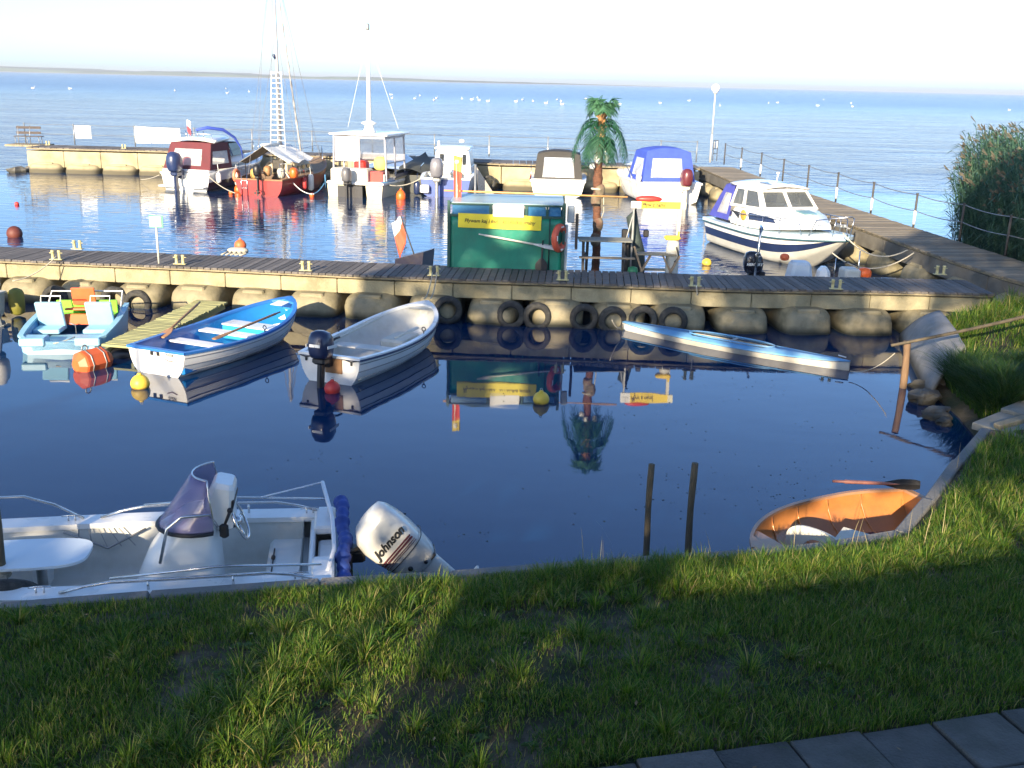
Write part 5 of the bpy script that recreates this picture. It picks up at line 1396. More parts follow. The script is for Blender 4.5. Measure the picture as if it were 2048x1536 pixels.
def kiosk():
    root=thing('green_kiosk','green tarpaulin covered kiosk with yellow banner standing behind the plank pier','kiosk',(-.2,PY-.02,.42),radians(-1.6))
    W2=1.2; H1=1.54; D=1.5
    b=MB(); rows=[]
    n=24
    for i in range(n+1):
        x=lerp(-W2,W2,i/n); r=[]
        for j in range(9):
            z=H1*j/8; w=.012*noise.noise(V((x*2.3,z*1.5,2)))+.010*sin(x*9+z*2)*(1-j/8)
            r.append(V((x,-w-.0+.012*(j==0),z)))
        rows.append(r)
    b.grid(rows)
    b.grid([[V((W2,y,0)),V((W2,y,H1))] for y in (0,.5,1,D)],smooth=False); b.grid([[V((-W2,y,0)),V((-W2,y,H1))] for y in (0,.5,1,D)],smooth=False); b.grid([[V((x,D,0)),V((x,D,H1))] for x in (-W2,W2)],smooth=False)
    b.build('tarpaulin_wall',M_green,root,solid=.012)
    b=MB()
    for x in (-W2-.02,W2+.02): b.box((x,-.02,.93),(.06,.06,1.86))
    for x in (-.34,.42,.86): b.box((x,-.0,H1+.12),(.05,.05,.22))
    b.box((0,-.005,H1+.01),(2*W2+.04,.05,.05)); b.box((0,-.005,H1+.25),(2*W2+.04,.05,.03))
    b.build('frame',M_dgreen,root)
    for x in (-W2-.02,W2+.02): b=MB(); b.box((x,D,.93),(.06,.06,1.86)); b.build('rear_post',M_dgreen,root)
    for x0,x1 in ((-W2+.05,-.37),(.45,.83),(.89,W2-.05)):
        b=MB(); b.box(((x0+x1)/2,.03,H1+.13),(x1-x0,.02,.2)); b.build('blue_shutter',M_winblue,root)
    b=MB(); b.box((.04,-.03,H1+.13),(.66,.05,.26),bev=.01); b.build('white_counter_flap',M_panel,root)
    b=MB(); b.box((0,.72,H1+.29),(2*W2+.02,1.4,.03),R=Matrix.Rotation(.03,4,'X'),bev=.01); b.build('roof',mat('pale_plastic_roof',(.3,.42,.44),.35,.1,3),root)
    b=MB(); b.box((-.14,-.045,1.44),(1.76,.012,.30),R=Matrix.Rotation(radians(.9),4,'Y')); s=b.build('yellow_banner',M_yelsign,root)
    text_mesh('banner_lettering','Pływam kaj i łód..  ki i łódkę gminy',.11,mat('faded_ink',(.1,.09,.02),.6,.2,20),s,Matrix.Translation((-.14,-.056,1.44))@Matrix.Rotation(radians(.9),4,'Y')@frame((1,0,0),(0,0,1),(0,-1,0)),width=1.5,shear=.2,extrude=.002,bold=.002)
    b=MB(); b.tube([V((W2-.28,-.06,H1)),V((W2-.28,-.05,.4))],.012,6); b.build('hanging_cord',M_black,root)
    b=MB(); b.box((W2+.16,.1,1.62),(.15,.16,.34),bev=.02); b.box((W2+.06,.05,.7),(.1,.12,1.4)); b.build('side_post_box',mat('grey_blue_box',(.3,.35,.38),.5,.1,3),root)
    b=MB(); b.box((W2+.3,.2,1.25),(.06,.06,.75),bev=.01); b.build('side_bracket',M_rust,root)
    return root
kiosk()
YF=PY-.13
oar('paddle','long white double paddle hung slanting across the green kiosk wall',V((-.78,YF,1.60)),V((1.0,YF-.02,1.32)),blade=.62,bw=.085,mt=M_offw,bmat=mat('white_blade_striped',(.6,.6,.56),.5,.25,9),cat='paddle',twist=.4)
oar('shovel','black paddle standing blade down against the kiosk beside the lifebuoy',V((.585,YF-.0,1.5)),V((.56,YF-.04,.86)),blade=.26,bw=.13,mt=M_black,bmat=M_black,cat='paddle',twist=1.57)
b=MB(); RM=Matrix.Rotation(pi/2,4,'X'); b.torus((0,0,0),.235,.075,M=Matrix.Scale(.82,4,(1,0,0))@RM,n=32,k=10); 
lr=b.build('lifebuoy',mat('lifebuoy_orange_red',(.6,.1,.05),.5,.15,4,dirt=(.35,.07,.04),damt=.4)); lr.location=(.93,YF-.02,1.56); lr.rotation_euler=(0,0,radians(56)); tag(lr,'orange red lifebuoy ring hanging on the right corner of the green kiosk','lifebuoy')
b=MB()
for a in (pi*.02,pi*.98,pi*1.5,pi*.5): b.box((.235*cos(a)*.82,0,.235*sin(a)),(.08,.165,.165) if abs(cos(a))>.7 else (.16,.165,.08),R=Matrix.Rotation(0,4,'Y'),bev=.05)
b.build('white_band',M_panel,lr)
b=MB(); b.tube([V((-2.0,0,0)),V((2.0,0,0))],.02,8); o=b.build('wooden_pole',mat('orange_pole',(.6,.33,.12),.5,.35,3)); o.location=(.42,PY+.75,2.38); o.rotation_euler=(0,radians(.6),radians(-1)); tag(o,'long thin orange pole laid across the kiosk roof','pole')
# windsock like flag at the left front corner of the kiosk
fr=thing('hanging_flag','limp red yellow and green flag on a white pole by the left kiosk corner','flag',(-1.30,PY+.75,.42))
b=MB(); b.tube([V((0,0,0)),V((0,0,2.6))],.02,8); b.build('flag_pole',M_offw,fr)
b=MB(); rows=[]
for i in range(12):
    k=i/11; z=2.72-1.15*k; w=.10*(1-.2*k); 
    rows.append([V((.02+w*(.9*u-.0),.05*sin(u*9+k*3),z-.02*u)) for u in (-1,-.6,-.2,.2,.6,1)])
b.grid(rows,mi=lambda i,j:(1 if i<3 else (0 if i<9 else 2)))
b.build('flag_cloth',[mat('flag_red_cloth',(.55,.07,.04),.7,.15,5),mat('flag_yellow_cloth',(.6,.48,.08),.7,.15,5),mat('flag_green_cloth',(.1,.25,.04),.7,.15,5)],fr,solid=.006)
b=MB(); b.ball((0,0,2.6),.05); b.tube([V((0.05,.0,.0)),V((.05,0,.8))],.03,8); b.build('pole_cap',M_panel,fr)
# tall thin pole with a grey net fan behind the kiosk
nt_=thing('net_pole','tall grey pole with a fan of pale netting behind the kiosk roof','pole',(-.95,PY+2.0,.1))
b=MB(); b.tube([V((0,0,-.3)),V((0,0,2.78))],.028,8); b.build('pole_shaft',M_galv,nt_)
b=MB(); b.add([V((0.03,0,2.72)),V((.08,.0,1.9)),V((.62,.05,1.85))],[(0,1,2)],False); b.build('netting',mat('pale_netting',(.5,.45,.4),.8,.2,30,alpha=.6),nt_,solid=.006)

# ================================================================== artificial palm
def palm():
    root=thing('artificial_palm','artificial palm tree with hanging green fronds on a dark trunk behind the pier','palm',(1.84,23.4,.42))
    b=MB(); pts=[];rr=[]
    for i in range(40):
        k=i/39; z=-.5+3.45*k; pts.append(V((.03*sin(k*6)+.03*k,.02*cos(k*5),z))); rr.append(.095*(1-.15*k)*(1+.12*(i%2))+.03*math.exp(-((z-2.2)/.12)**2))
    b.tube(pts,rr,10); b.build('trunk',M_palmtrunk,root)
    b=MB(); pts=[V((.03,0,2.9+.055*i)) for i in range(17)]; b.tube(pts,[.07+.035*(i%2)+.02*sin(i*.6) for i in range(17)],10)
    for k in range(14):
        a=k*2.4; z=3.0+.055*k; b.beam(V((.03,0,z)),V((.03+.16*cos(a),.16*sin(a),z+.12)),.04,.02)
    b.build('crown_shaft',M_palmtop,root)
    r=random.Random(5); M_fr=leafmat('palm_leaf',[(0,(.012,.06,.03)),(.5,(.02,.09,.045)),(1,(.05,.14,.07))],.45,.2); M_pl=leafmat('palm_leaf_pale',[(0,(.04,.13,.06)),(1,(.1,.24,.13))],.5,.25)
    def frond(a,z0,up,drop,ln,mt,seed):
        r=random.Random(seed); b=MB(); P=[]
        n=14
        for i in range(n+1):
            t=i/n; h=up*sin(min(1,t*1.7)*pi/2)*(1) - drop*t**2.0; rad=ln*(t-.28*t**2.4)
            P.append(V((.03+rad*cos(a),rad*sin(a),z0+h)))
        b.tube(P,[.012*(1-.6*i/n) for i in range(n+1)],4)
        for i in range(2,n+1):
            p=P[i]; d=(P[i]-P[i-1]).normalized(); s=d.cross(V((0,0,1))).normalized()
            for q in range(2):
              pp=p.lerp(P[i-1],q/2)
              for sg in(1,-1):
                L=.26*(.6+.6*sin(pi*i/n*.9))*r.uniform(.8,1.15); dr=V((0,0,-1))*r.uniform(.5,1.0); dv=(s*sg*r.uniform(.6,1.1)+d*r.uniform(.4,.9)+dr*.6).normalized()
                e=pp+dv*L; w=d*.0105
                m=pp+dv*L*.5+V((0,0,.01))
                b.add([pp-w,pp+w,m+w*1.3,m-w*1.3,e],[(0,1,2,3),(3,2,4)],False)
        b.build('frond',mt,root)
    for k in range(13): frond(k*2*pi/13+.2,3.36+.06*(k%3),.16+.05*(k%2),.78+.16*(k%3),.86+.12*(k%2),M_fr,k)
    for k in range(8): frond(k*2*pi/8,3.15,.05,.55,.55,M_fr,k+40)
    for k in range(9): frond(k*2*pi/9+.5,3.50,.42+.06*(k%3),.20+.12*(k%2),.46+.22*((k%4)==2),M_pl,k+70)
    # lights, shells and cloths tied to the trunk
    b=MB()
    for k in range(9): a=k*2.1; b.ball((.03+.15*cos(a),.15*sin(a)-.02,2.62+.03*(k%4)),.055)
    b.ball((-.15,-.1,2.5),.07); b.build('white_lamps',M_panel,root)
    mw=mat('dull_wrapped_cloth',(.14,.12,.08),.9,.5,9,bump=.5,dirt=(.22,.07,.05),damt=.7,dscale=4)
    for k,(x,z) in enumerate(((.05,1.95),(-.03,1.75),(.04,1.2),(.0,.85))): b=MB(); b.ball((x,-.05,z),.12,sc=(1,.8,1.4),e=.8); b.build('wrapped_cloth',mw,root)
    b=MB(); b.torus((.0,0,2.0),.13,.025,n=16); b.tube([V((.13,-.05,2.0)),V((.16,-.06,1.5)),V((.1,-.06,1.3))],.012,5); b.build('tied_rope',M_rope,root)
palm()

# ================================================================== benches and stand between kiosk and sign
def picnic():
    root=thing('wooden_bench_table','grey plank table with bench seats on the platform right of the kiosk','table',(1.95,PY+.55,.42))
    b=MB()
    for k in range(3): b.box((0,-.22+.19*k,1.03),(1.15,.17,.035),bev=.006)
    b.build('table_top',M_plank2 if 0 else mat('grey_green_boards',(.24,.24,.2),.8,.2,6,bump=.4,isl=.2),root)
    for z,y in ((.70,-.45),(.36,-.5)):
        b=MB(); b.box((.03,y,z),(1.2,.14,.03),bev=.005); b.build('seat_plank',mat('tan_board',(.36,.26,.16),.8,.2,6,bump=.3),root)
    for x in (-.42,.45):
        b=MB(); b.beam(V((x-.05,-.35,0)),V((x-.05,-.12,1.0)),.06,.05); b.beam(V((x+.05,.2,0)),V((x+.05,.0,1.0)),.06,.05); b.beam(V((x,-.5,.68)),V((x,.3,.68)),.05,.05); b.build('leg',M_rust,root)
picnic()
def stand():
    root=thing('wooden_trestle','small wooden trestle bench with crossed tan legs below the yellow sign','bench',(3.0,PY+.3,.42))
    b=MB(); b.box((.05,0,.78),(.85,.3,.035),bev=.006); b.box((.1,.1,.42),(.7,.16,.03)); b.build('seat',mat('grey_tan_board',(.3,.26,.18),.8,.2,6),root)
    for x,sg in((-.28,1),(.35,1)):
        b=MB(); b.beam(V((x-.16*sg,-.1,.95 if x<0 else .76)),V((x+.05,-.12,.36)),.06,.04); b.beam(V((x+.2,-.1,.76)),V((x,-.12,.36)),.06,.04); b.build('leg',mat('tan_leg_wood',(.36,.25,.15),.8,.2,6),root)
stand()
# yellow overhead sign on posts
def overhead():
    root=thing('overhead_sign','narrow yellow and white lettered board carried on two posts beside the palm','sign',(3.07,PY+.75,.42))
    b=MB(); b.box((-.5,0,.9),(.035,.035,1.8)); b.tube([V((-.48,0,1.7)),V((-.62,.1,1.0)),V((-.66,.1,.3))],.016,6); b.build('post',M_galv,root)
    b=MB(); b.box((.50,.0,.9),(.07,.07,1.85)); b.build('post',M_offw,root)
    b=MB(); b.box((.03,-.03,1.78),(1.18,.03,.15)); s=b.build('sign_board',mat('golden_sign',(.78,.58,.05),.5,.05,3),root)
    b=MB(); b.box((-.46,-.052,1.78),(.22,.012,.145)); b.build('white_field',M_panel,s); b=MB(); b.box((.57,-.052,1.78),(.12,.012,.145)); b.build('pale_end',mat('cream_end',(.7,.68,.5),.5,.05,3),s)
    text_mesh('sign_lettering','Pływ z nami',.12,M_ink,s,Matrix.Translation((-.08,-.056,1.785))@frame((1,0,0),(0,0,1),(0,-1,0)),width=.5,shear=.15,extrude=.003,bold=.002)
    text_mesh('small_lettering','LIGA',.07,M_galv,s,Matrix.Translation((-.46,-.066,1.79))@frame((1,0,0),(0,0,1),(0,-1,0)),width=.15,extrude=.001)
    b=MB(); b.ball((-.18,.02,1.9),.1,sc=(2.9,.9,.75),e=.9); b.build('red_float',M_redb,root)
overhead()
# dark wrapped parasol
b=MB(); pts=[V((0,0,0)),V((.02,0,.3)),V((.03,.0,.7)),V((-.02,0,1.1)),V((-.1,0,1.45)),V((-.0,0,1.72))]; b.tube(pts,[.2,.24,.2,.12,.13,.04],12)
sp=thing('folded_parasol','dark green grey folded parasol standing left of the yellow sign posts','parasol',(2.68,PY+1.1,.42))
b.build('wrapped_canopy',mat('dark_parasol_cloth',(.03,.045,.042),.7,.4,5,bump=.7,bscale=7),sp)
b=MB(); b.tube([V((-.28,-.1,0)),V((-.05,-.1,1.6))],.014,6); b.box((-.25,-.1,1.1),(.14,.1,.22),bev=.02); b.box((.22,-.1,1.12),(.12,.1,.16),bev=.02); b.build('strapped_boxes',M_black,sp)
# white bollard-like pillar with yellow cap
wp=thing('white_fuel_post','white rounded service post with a yellow cap under the sign','service post',(3.42,PY+.35,.42))
b=MB(); b.lathe([(.17,0),(.17,.05),(.14,.08),(.145,.9),(.12,1.05),(.0,1.09)],16,sx=1,sy=.8); b.build('post_body',mat('dirty_white_post',(.55,.55,.5),.5,.12,4,dirt=(.2,.18,.1),damt=.6,dscale=6),wp)
b=MB(); b.box((-.03,0,1.13),(.34,.2,.09),bev=.03); b.box((.1,0,1.2),(.04,.04,.14)); b.build('yellow_cap',M_yellow,wp)
b=MB(); b.tube([V((.05,-.13,.95)),V((.12,-.15,.75)),V((.03,-.15,.62))],.02,6); b.build('hose',M_rust,wp)
b=MB(); b.lathe([(.03,0),(.1,.04),(.12,.2),(.1,.3),(.0,.33)],10); o=b.build('green_bottle_crate',mat('green_plastic',(.05,.25,.1),.5,.15,5)); o.location=(2.55,PY+.12,.62); tag(o,'small green canister standing on the platform below the folded parasol','canister')

# ================================================================== bollards
def bollard(loc,rz,label,k):
    root=thing('mooring_bollard',label,'bollard',loc,rz,'cream double bollards on the piers')
    for x in (-.085,.085):
        b=MB(); b.lathe([(.045,0),(.04,.02),(.036,.19),(.045,.2),(.045,.23),(.03,.24)],10,M=Matrix.Translation((x,0,0))); b.build('post',M_boll,root)
    b=MB(); b.box((0,0,.008),(.32,.13,.016)); b.tube([V((-.17,0,.17)),V((-.05,0,.17))],.011,6); b.tube([V((.05,0,.17)),V((.17,0,.17))],.011,6); b.build('base_plate',M_boll,root)
    return root
bl=[(113,519,.875,'cream bollard with a rope over it, nearest the left end of the plank pier'),(155,498,.875,'cream bollard on the lagoon side edge at the left of the plank pier'),(360,528,.875,'cream bollard just right of the small white sign on the plank pier'),(612,541,.875,'cream bollard between the orange buoy and the flag boat'),(868,551,.875,'bollard holding the bow ropes of the white rowing boat'),(1188-63,560,.875,'bollard in front of the lifebuoy on the plank pier'),(1390,572,.875,'bollard with pale rope end, right of the trestle bench'),(1672,578,.875,'bollard in front of the orange life vest'),(1880,549,.93,'bollard near the corner where the two walkways meet'),(96,290,1.2,'far bollard beside the dark bench'),(248,297,1.2,'far bollard in front of the long white screen')]
b0=None
for x,y,z,lab in bl:
    p=at(x,y,z); a=rnd.uniform(-.15,.1)
    if b0 is None: b0=bollard(p,a,lab,0); b0.scale=(.82,)*3
    else: dup(b0,p,a,lab)

# sign on a pole
sg=thing('small_notice','small blank white notice on a white pole at the plank pier edge','sign',(at(318,527,.875)))
b=MB(); b.tube([V((0,0,0)),V((0,0,.78))],.022,8); b.build('pole',M_offw,sg)
b=MB(); b.box((0,-.03,.88),(.24,.012,.2),bev=.003); b.build('white_plate',M_panel,sg)
b=MB(); b.box((.01,-.01,.88),(.29,.02,.25),bev=.004); b.build('green_backing',mat('green_frame',(.1,.35,.22),.5,.1,3),sg)

# ================================================================== lamp, notice board, bench, railings
lp=thing('globe_lamp','white globe street lamp at the far corner of the walkway','street lamp',at(1420,325,1.2))
b=MB(); b.tube([V((0,0,0)),V((0,0,1.3))],.05,8); b.tube([V((0,0,1.3)),V((0,0,3.18))],.035,8); b.lathe([(.03,3.15),(.1,3.22),(.12,3.26)],10); b.build('lamp_post',mat('pale_lamp_post',(.5,.5,.48),.5,.1,3),lp)
b=MB(); b.ball((0,0,3.43),.2,n=20,k=14); b.build('globe',M_lampglobe,lp)
nb=thing('life_ring_stand','narrow dark framed equipment stand beside the globe lamp','stand',at(1429,322,1.2))
b=MB()
for x in(-.1,.1): b.box((x,0,.5),(.03,.03,1.0))
for z in(.35,.6,.98): b.box((0,0,z),(.2,.03,.03))
b.build('frame',M_rust,nb)
b=MB(); b.box((0,.02,.78),(.16,.02,.3)); b.build('board',M_panel,nb)
bench=thing('slatted_bench','dark slatted bench on pale steel legs at the left end of the breakwater','bench',at(55,289,1.2)+V((0,.1,0)),radians(8))
b=MB(); b.box((-.0,.28,.80),(1.15,.03,.12)); b.box((0,.24,.55),(1.15,.03,.12)); b.build('backrest',M_benchdark,bench)
b=MB()
for k in range(3): b.box((.1,-.28+.16*k,.40),(1.3,.12,.03))
b.build('seat',M_benchdark,bench)
for x in (-.5,.05,.6):
    b=MB(); b.tube([V((x,.2,0)),V((x,.2,.42)),V((x,.3,.92))] if x<.5 else [V((x,.2,0)),V((x,.2,.4))],.018,6); b.tube([V((x,-.28,0)),V((x,-.28,.4)),V((x,.2,.4))],.018,6); b.build('leg',M_galv,bench)
ep=MB(); ep.box((0,0,0),(1.9,1.3,.09)); o=ep.build('overhanging_end_deck',M_rimwood); o.location=at(42,290,1.13)+V((.35,.2,0)); tag(o,'thin timber deck end jutting out under the dark bench','deck end')

def railing(name,label,posts,h,mt,whites=(),cables=(.95,.5),sag=.05,r=.03):
    root=thing(name,label,'railing',posts[0])
    o0=posts[0]
    for i,p in enumerate(posts):
        b=MB(); q=p-o0; b.tube([q,q+V((0,0,h))],r,7); b.lathe([(r+.01,0),(r+.01,.03)],7,M=Matrix.Translation(q+V((0,0,h-.02)))); c=b.build('post',mt,root)
        if i in whites: 
            b=MB(); b.tube([q+V((0,0,.12)),q+V((0,0,.5))],r+.008,7); b.build('white_sleeve',M_panel,c)
    for z in cables:
        b=MB()
        for p,q in zip(posts,posts[1:]): b.tube(catenary(p-o0+V((0,0,z)),q-o0+V((0,0,z)),sag,8),.012,4,cap=False)
        b.build('cable',M_galv,root)
    return root
sidep=[V((13.4,21.5,.9)),at(2010,512,.92),at(1918,482,.95),at(1826,457,.98),at(1741,428,1.0),at(1671,404,1.04),at(1613,385,1.06),at(1564,369,1.08),at(1520,353,1.1),at(1481,340,1.12),at(1448,329,1.14)]
railing('side_railing','dark posts linked by two sagging cables along the open side of the walkway',sidep,.98,M_rust,whites=(3,4,5,8,9),r=.032)
bo=offset(resample([p.copy() for p in bnear],2.6),BW-.12)
bp_=[]
for x in (52,150,271,390,505,625,745,869,978,1095,1210,1320,1392):
    p=at(x,287+ (x-52)/1340*38,1.2); bp_.append(p)
railing('breakwater_railing','thin posts with two straight wires along the far edge of the breakwater',bp_,1.0,M_galv,whites=(8,9,10),cables=(.96,.5),sag=.01,r=.028)
b=MB(); b.box((0,0,.55),(.82,.02,.62)); o=b.build('white_board',M_panel); o.location=at(169,286,1.2)+V((0,-.06,0)); tag(o,'small square white board wired to the breakwater railing','board')
b=MB(); b.add([V((0,0,.1)),V((2.3,0.02,.1)),V((2.3,0,.86)),V((1.1,-.03,.9)),V((0,0,.94))],[(0,1,2,3,4)]); o=b.build('white_screen',M_panel,solid=.01); o.location=at(272,290,1.2)+V((0,-.05,0)); tag(o,'long white cloth screen stretched on the breakwater railing','windbreak')

# ================================================================== tyres
def tyre_obj():
    b=MB(); M=Matrix.Rotation(pi/2,4,'X'); n=28; prof=[(.165,-.07),(.20,-.088),(.255,-.08),(.285,-.05),(.29,0),(.285,.05),(.255,.08),(.20,.088),(.165,.07),(.175,.0)]
    rows=[]
    for i in range(n):
        a=2*pi*i/n; rows.append([M@V((r*cos(a),r*sin(a),z)) for r,z in prof])
    rows.append(rows[0]); b.grid(rows,closed=True); return b.build('tyre',M_rubber)
t0=None
TY=[(112,598,'left of the green pedal boat seat'),(229,600,'behind the pedal boat rim, left of a leaning one'),(275,607,'leaning beside the narrow gangway'),(896,620,'just right of the white rowing boat bow'),(1022,630,'darkest one of the close pair before the kiosk'),(1074,633,'lightest round one of the close pair before the kiosk'),(1168,636,'left one of the two below the trestle'),(1225,641,'touching the left tip of the kayak'),(1286,640,'half sunk above the kayak deck'),(1346,642,'furthest right, above the kayak cockpit')]
for x,y,lab in TY:
    yy=np.interp(at(x,y,.2).x,[p.x for p in near],[p.y for p in near])-.30
    p=atY(x,y,yy)
    if t0 is None: t0=tyre_obj(); o=t0
    else: o=t0.copy(); COL.objects.link(o)
    o.location=p; o.rotation_euler=(rnd.uniform(-.12,.05),rnd.uniform(0,3),rnd.uniform(-.15,.15)); tag(o,'old black tyre fender '+lab,'tyre','tyre fenders hung along the plank pier')
p=at(978,364,.35); o=t0.copy(); COL.objects.link(o); o.location=p+V((0,-.2,0)); o.rotation_euler=(0,0,.1); o.scale=(1.1,1.1,1.1); tag(o,'single tyre hung on the pale breakwater wall beside the black canopy boat','tyre')

# ================================================================== buoys
def buoy(loc,r,mt,label,tp='ball',band=None,neck=True,sz=1.0):
    b=MB(); b.M=Matrix.Translation((0,0,r*.45))
    n=22;k=16; b.ball((0,0,0),r,n=n,k=k,sc=(1,1,sz))
    if neck: b.lathe([(r*.28,r*.9*sz),(r*.25,r*1.12*sz),(r*.12,r*1.2*sz)],10)
    b.torus((0,0,0),r*.985,r*.03,n=n,k=4)
    o=b.build('buoy',mt); o.location=loc; tag(o,label,'buoy'); 
    if neck:
        c=MB(); c.torus((0,0,r*(.45+1.3*sz)),r*.14,r*.04,M=Matrix.Rotation(pi/2,4,'X'),n=12,k=5); c.build('lifting_eye',M_galv,o)
    return o
buoy(at(281,775,0),.145,M_yellow,'yellow buoy floating off the transom of the blue rowing boat')
buoy(at(665,784,0),.125,M_redb,'dull red ball buoy floating behind the motor of the white rowing boat')
buoy(at(1082,806,0),.125,M_yellow,'yellow buoy floating alone in the middle of the dark basin',neck=True)
buoy(at(1413,530,0),.13,M_yellow,'bright yellow buoy behind the plank pier, left of the black outboard',neck=False)
buoy(at(477,384,0),.17,M_orange,'orange buoy moored between the maroon boat and the red hull',sz=1.4)
buoy(at(462,388,0),.09,M_orange,'small orange float beside the red hull stern',neck=False)
buoy(at(802,398,0),.2,M_orange,'orange and cream buoy right of the glass wheelhouse boat',sz=1.4)
buoy(at(624,393,0),.1,M_orange,'tiny orange float between the red hull and the wheelhouse boat',neck=False)
buoy(at(34,410,0),.08,M_redb,'tiny red float near the left picture edge, beyond the plank pier',neck=False)
buoy(at(0,484,.0)+V((-.05,1.0,0)),.22,mat('dark_red_brown_buoy',(.12,.03,.02),.6,.2,4),'dark red brown buoy cut by the left picture edge',neck=False)
o=buoy(at(481,496,.875),.135,M_orangered,'orange red ball buoy sitting on the plank pier',neck=True)
b=MB(); b.ball((0,0,.05),.1,sc=(2.4,1.3,.8),e=.8)
for k in range(5): b.tube([V((.1*k-.2,-.1,.05)),V((.12*k-.25,-.2,.02)),V((.1*k-.3,-.28,.0))],.02,5)
o=b.build('rope_heap',M_rope); o.location=at(476,506,.875); tag(o,'heap of whitish rope lying on the plank pier below the orange ball','rope')
# big hexagonal mooring drum
hx=thing('drum_buoy','big orange eight sided drum buoy floating before the pedal boat','buoy',(-6.95,16.2,.1),radians(58))
b=MB(); b.lathe([(.10,-.33),(.21,-.25),(.225,-.22),(.225,.16),(.21,.2),(.12,.3)],8,M=Matrix.Rotation(pi/2,4,'Y'),smooth=False); b.build('drum',mat('orange_red_drum',(.62,.12,.03),.5,.12,3,dirt=(.35,.06,.02),damt=.5),hx)
b=MB(); b.torus((-.14,0,.0),.222,.012,M=Matrix.Rotation(pi/2,4,'Y'),n=8); b.torus((.1,0,.0),.222,.012,M=Matrix.Rotation(pi/2,4,'Y'),n=8); b.torus((-.14,0,.26),.05,.012,M=Matrix.Rotation(pi/2,4,'X'),n=12,k=5); b.build('straps',M_galv,hx)

# ================================================================== narrow gangway between pedal boat and rowing boat
gw=thing('narrow_gangway','narrow greenish yellow plank gangway between the pedal boat and the blue rowing boat','gangway')
ga=[V((-6.75,16.75,.22)),V((-6.05,19.9,.36))]
deck(gw,[ga[0]+V((.3,0,0)),ga[1]+V((.3,0,0))],.62,.085,name='slats',mt=M_greenwood)
b=MB()
for d in (-.24,.24):
    b.beam(ga[0]+V((d,0,-.1)),ga[1]+V((d,0,-.1)),.06,.1)
b.build('side_rails',M_greenwood,gw)
b=MB(); 
for t in (.12,.8): 
    c=ga[0].lerp(ga[1],t); b.ball((c.x,c.y,.0),1,sc=(.3,.35,.14),e=.5)
b.build('float_blocks',M_black,gw)

# ================================================================== posts
def post(loc,h,r,mt,label,lean=(0,0),below=1.2,name='mooring_post'):
    b=MB(); n=14; pts=[];rr=[]
    for i in range(n+1):
        k=i/n; z=-below+(h+below)*k; pts.append(V((lean[0]*z+.006*sin(z*5+loc[0]),lean[1]*z+.006*cos(z*4),z))); rr.append(r*(1+.05*sin(z*9)-.06*k))
    b.tube(pts,rr,10); o=b.build(name,mt); o.location=loc; return tag(o,label,'post')
post((1.43,9.62,0),1.03,.034,M_post,'left one of the two thin wooden posts standing in the basin')
post((1.86,9.6,0),1.06,.036,M_post,'right one of the two thin wooden posts, lighter brown at its top')
sl=post((-4.40,7.98,0),1.13,.05,M_post,'weathered post at the left picture edge holding the console boat bow')
b=MB()
for k in range(4): b.torus((-4.40,7.98,.48+.022*k),.062,.013,n=16,k=6)
b.tube([V((-4.36,7.94,.5)),V((-4.3,7.9,.3)),V((-4.25,7.85,.22))],.016,6); b.tube([V((-4.42,7.93,.48)),V((-4.36,7.86,.1)),V((-4.44,7.8,.2))],.016,6)
o=b.build('mooring_rope',M_rope); tag(o,'pale rope wound round the weathered post at the left picture edge','rope')
o=t0.copy(); COL.objects.link(o); o.location=(-4.22,7.74,.42); o.rotation_euler=(.75,0,.2); o.scale=(.85,.85,.85); tag(o,'black tyre lying at the foot of the left edge post against the console boat','tyre')
post(at(1806,776,0),.80,.06,M_bark,'barked wooden stake standing in the water near the right bank',lean=(-.03,.02))
b=MB(); pa=atY(1782,691,16.0); pb=V((9.3,15.6,1.75)); pts=[pa.lerp(pb,i/10)+V((0,0,-.04*sin(pi*i/10))) for i in range(11)]; b.tube(pts,[.024+.01*(i/10) for i in range(11)],8)
o=b.build('long_pole',M_post); tag(o,'long thin wooden pole resting on the barked stake and reaching over the right bank','pole')
b=MB(); a=V((6.35,12.62,.52)); c=V((8.6,13.35,.92)); b.beam(a,c,.12,.07,bev=.01); o=b.build('plank_beam',M_rimwood); tag(o,'weathered plank lying over the end of the quay edging by the concrete path','plank')
post((6.33,12.55,0),.47,.09,M_bark,'short brown wooden stub under the end of the weathered plank',name='wooden_stub')
b=MB(); b.tube([V((6.35,11.75,.42)),V((6.1,11.5,.45)),V((6.2,11.3,.5)),V((6.5,11.35,.55)),V((6.7,11.55,.56))],.03,7); b.ball((6.6,11.45,.56),.1,sc=(1.3,1,.5)); o=b.build('blue_rope_bundle',M_ropeblue); tag(o,'bundle of dull blue rope on the quay edging below the plank','rope')
rp_=thing('fence_post','rusty brown post with a short rail at the right picture edge','post',(5.42,9.35,.85))
b=MB(); b.box((0,0,.2),(.08,.08,.9)); b.build('upright',M_rust,rp_); b=MB(); b.beam(V((-.12,.05,.60)),V((.6,-.1,.5)),.03,.03); b.build('rail',M_post,rp_)
rp_['kind']='thing' if False else rp_.get('kind','') or ''
del rp_['kind']

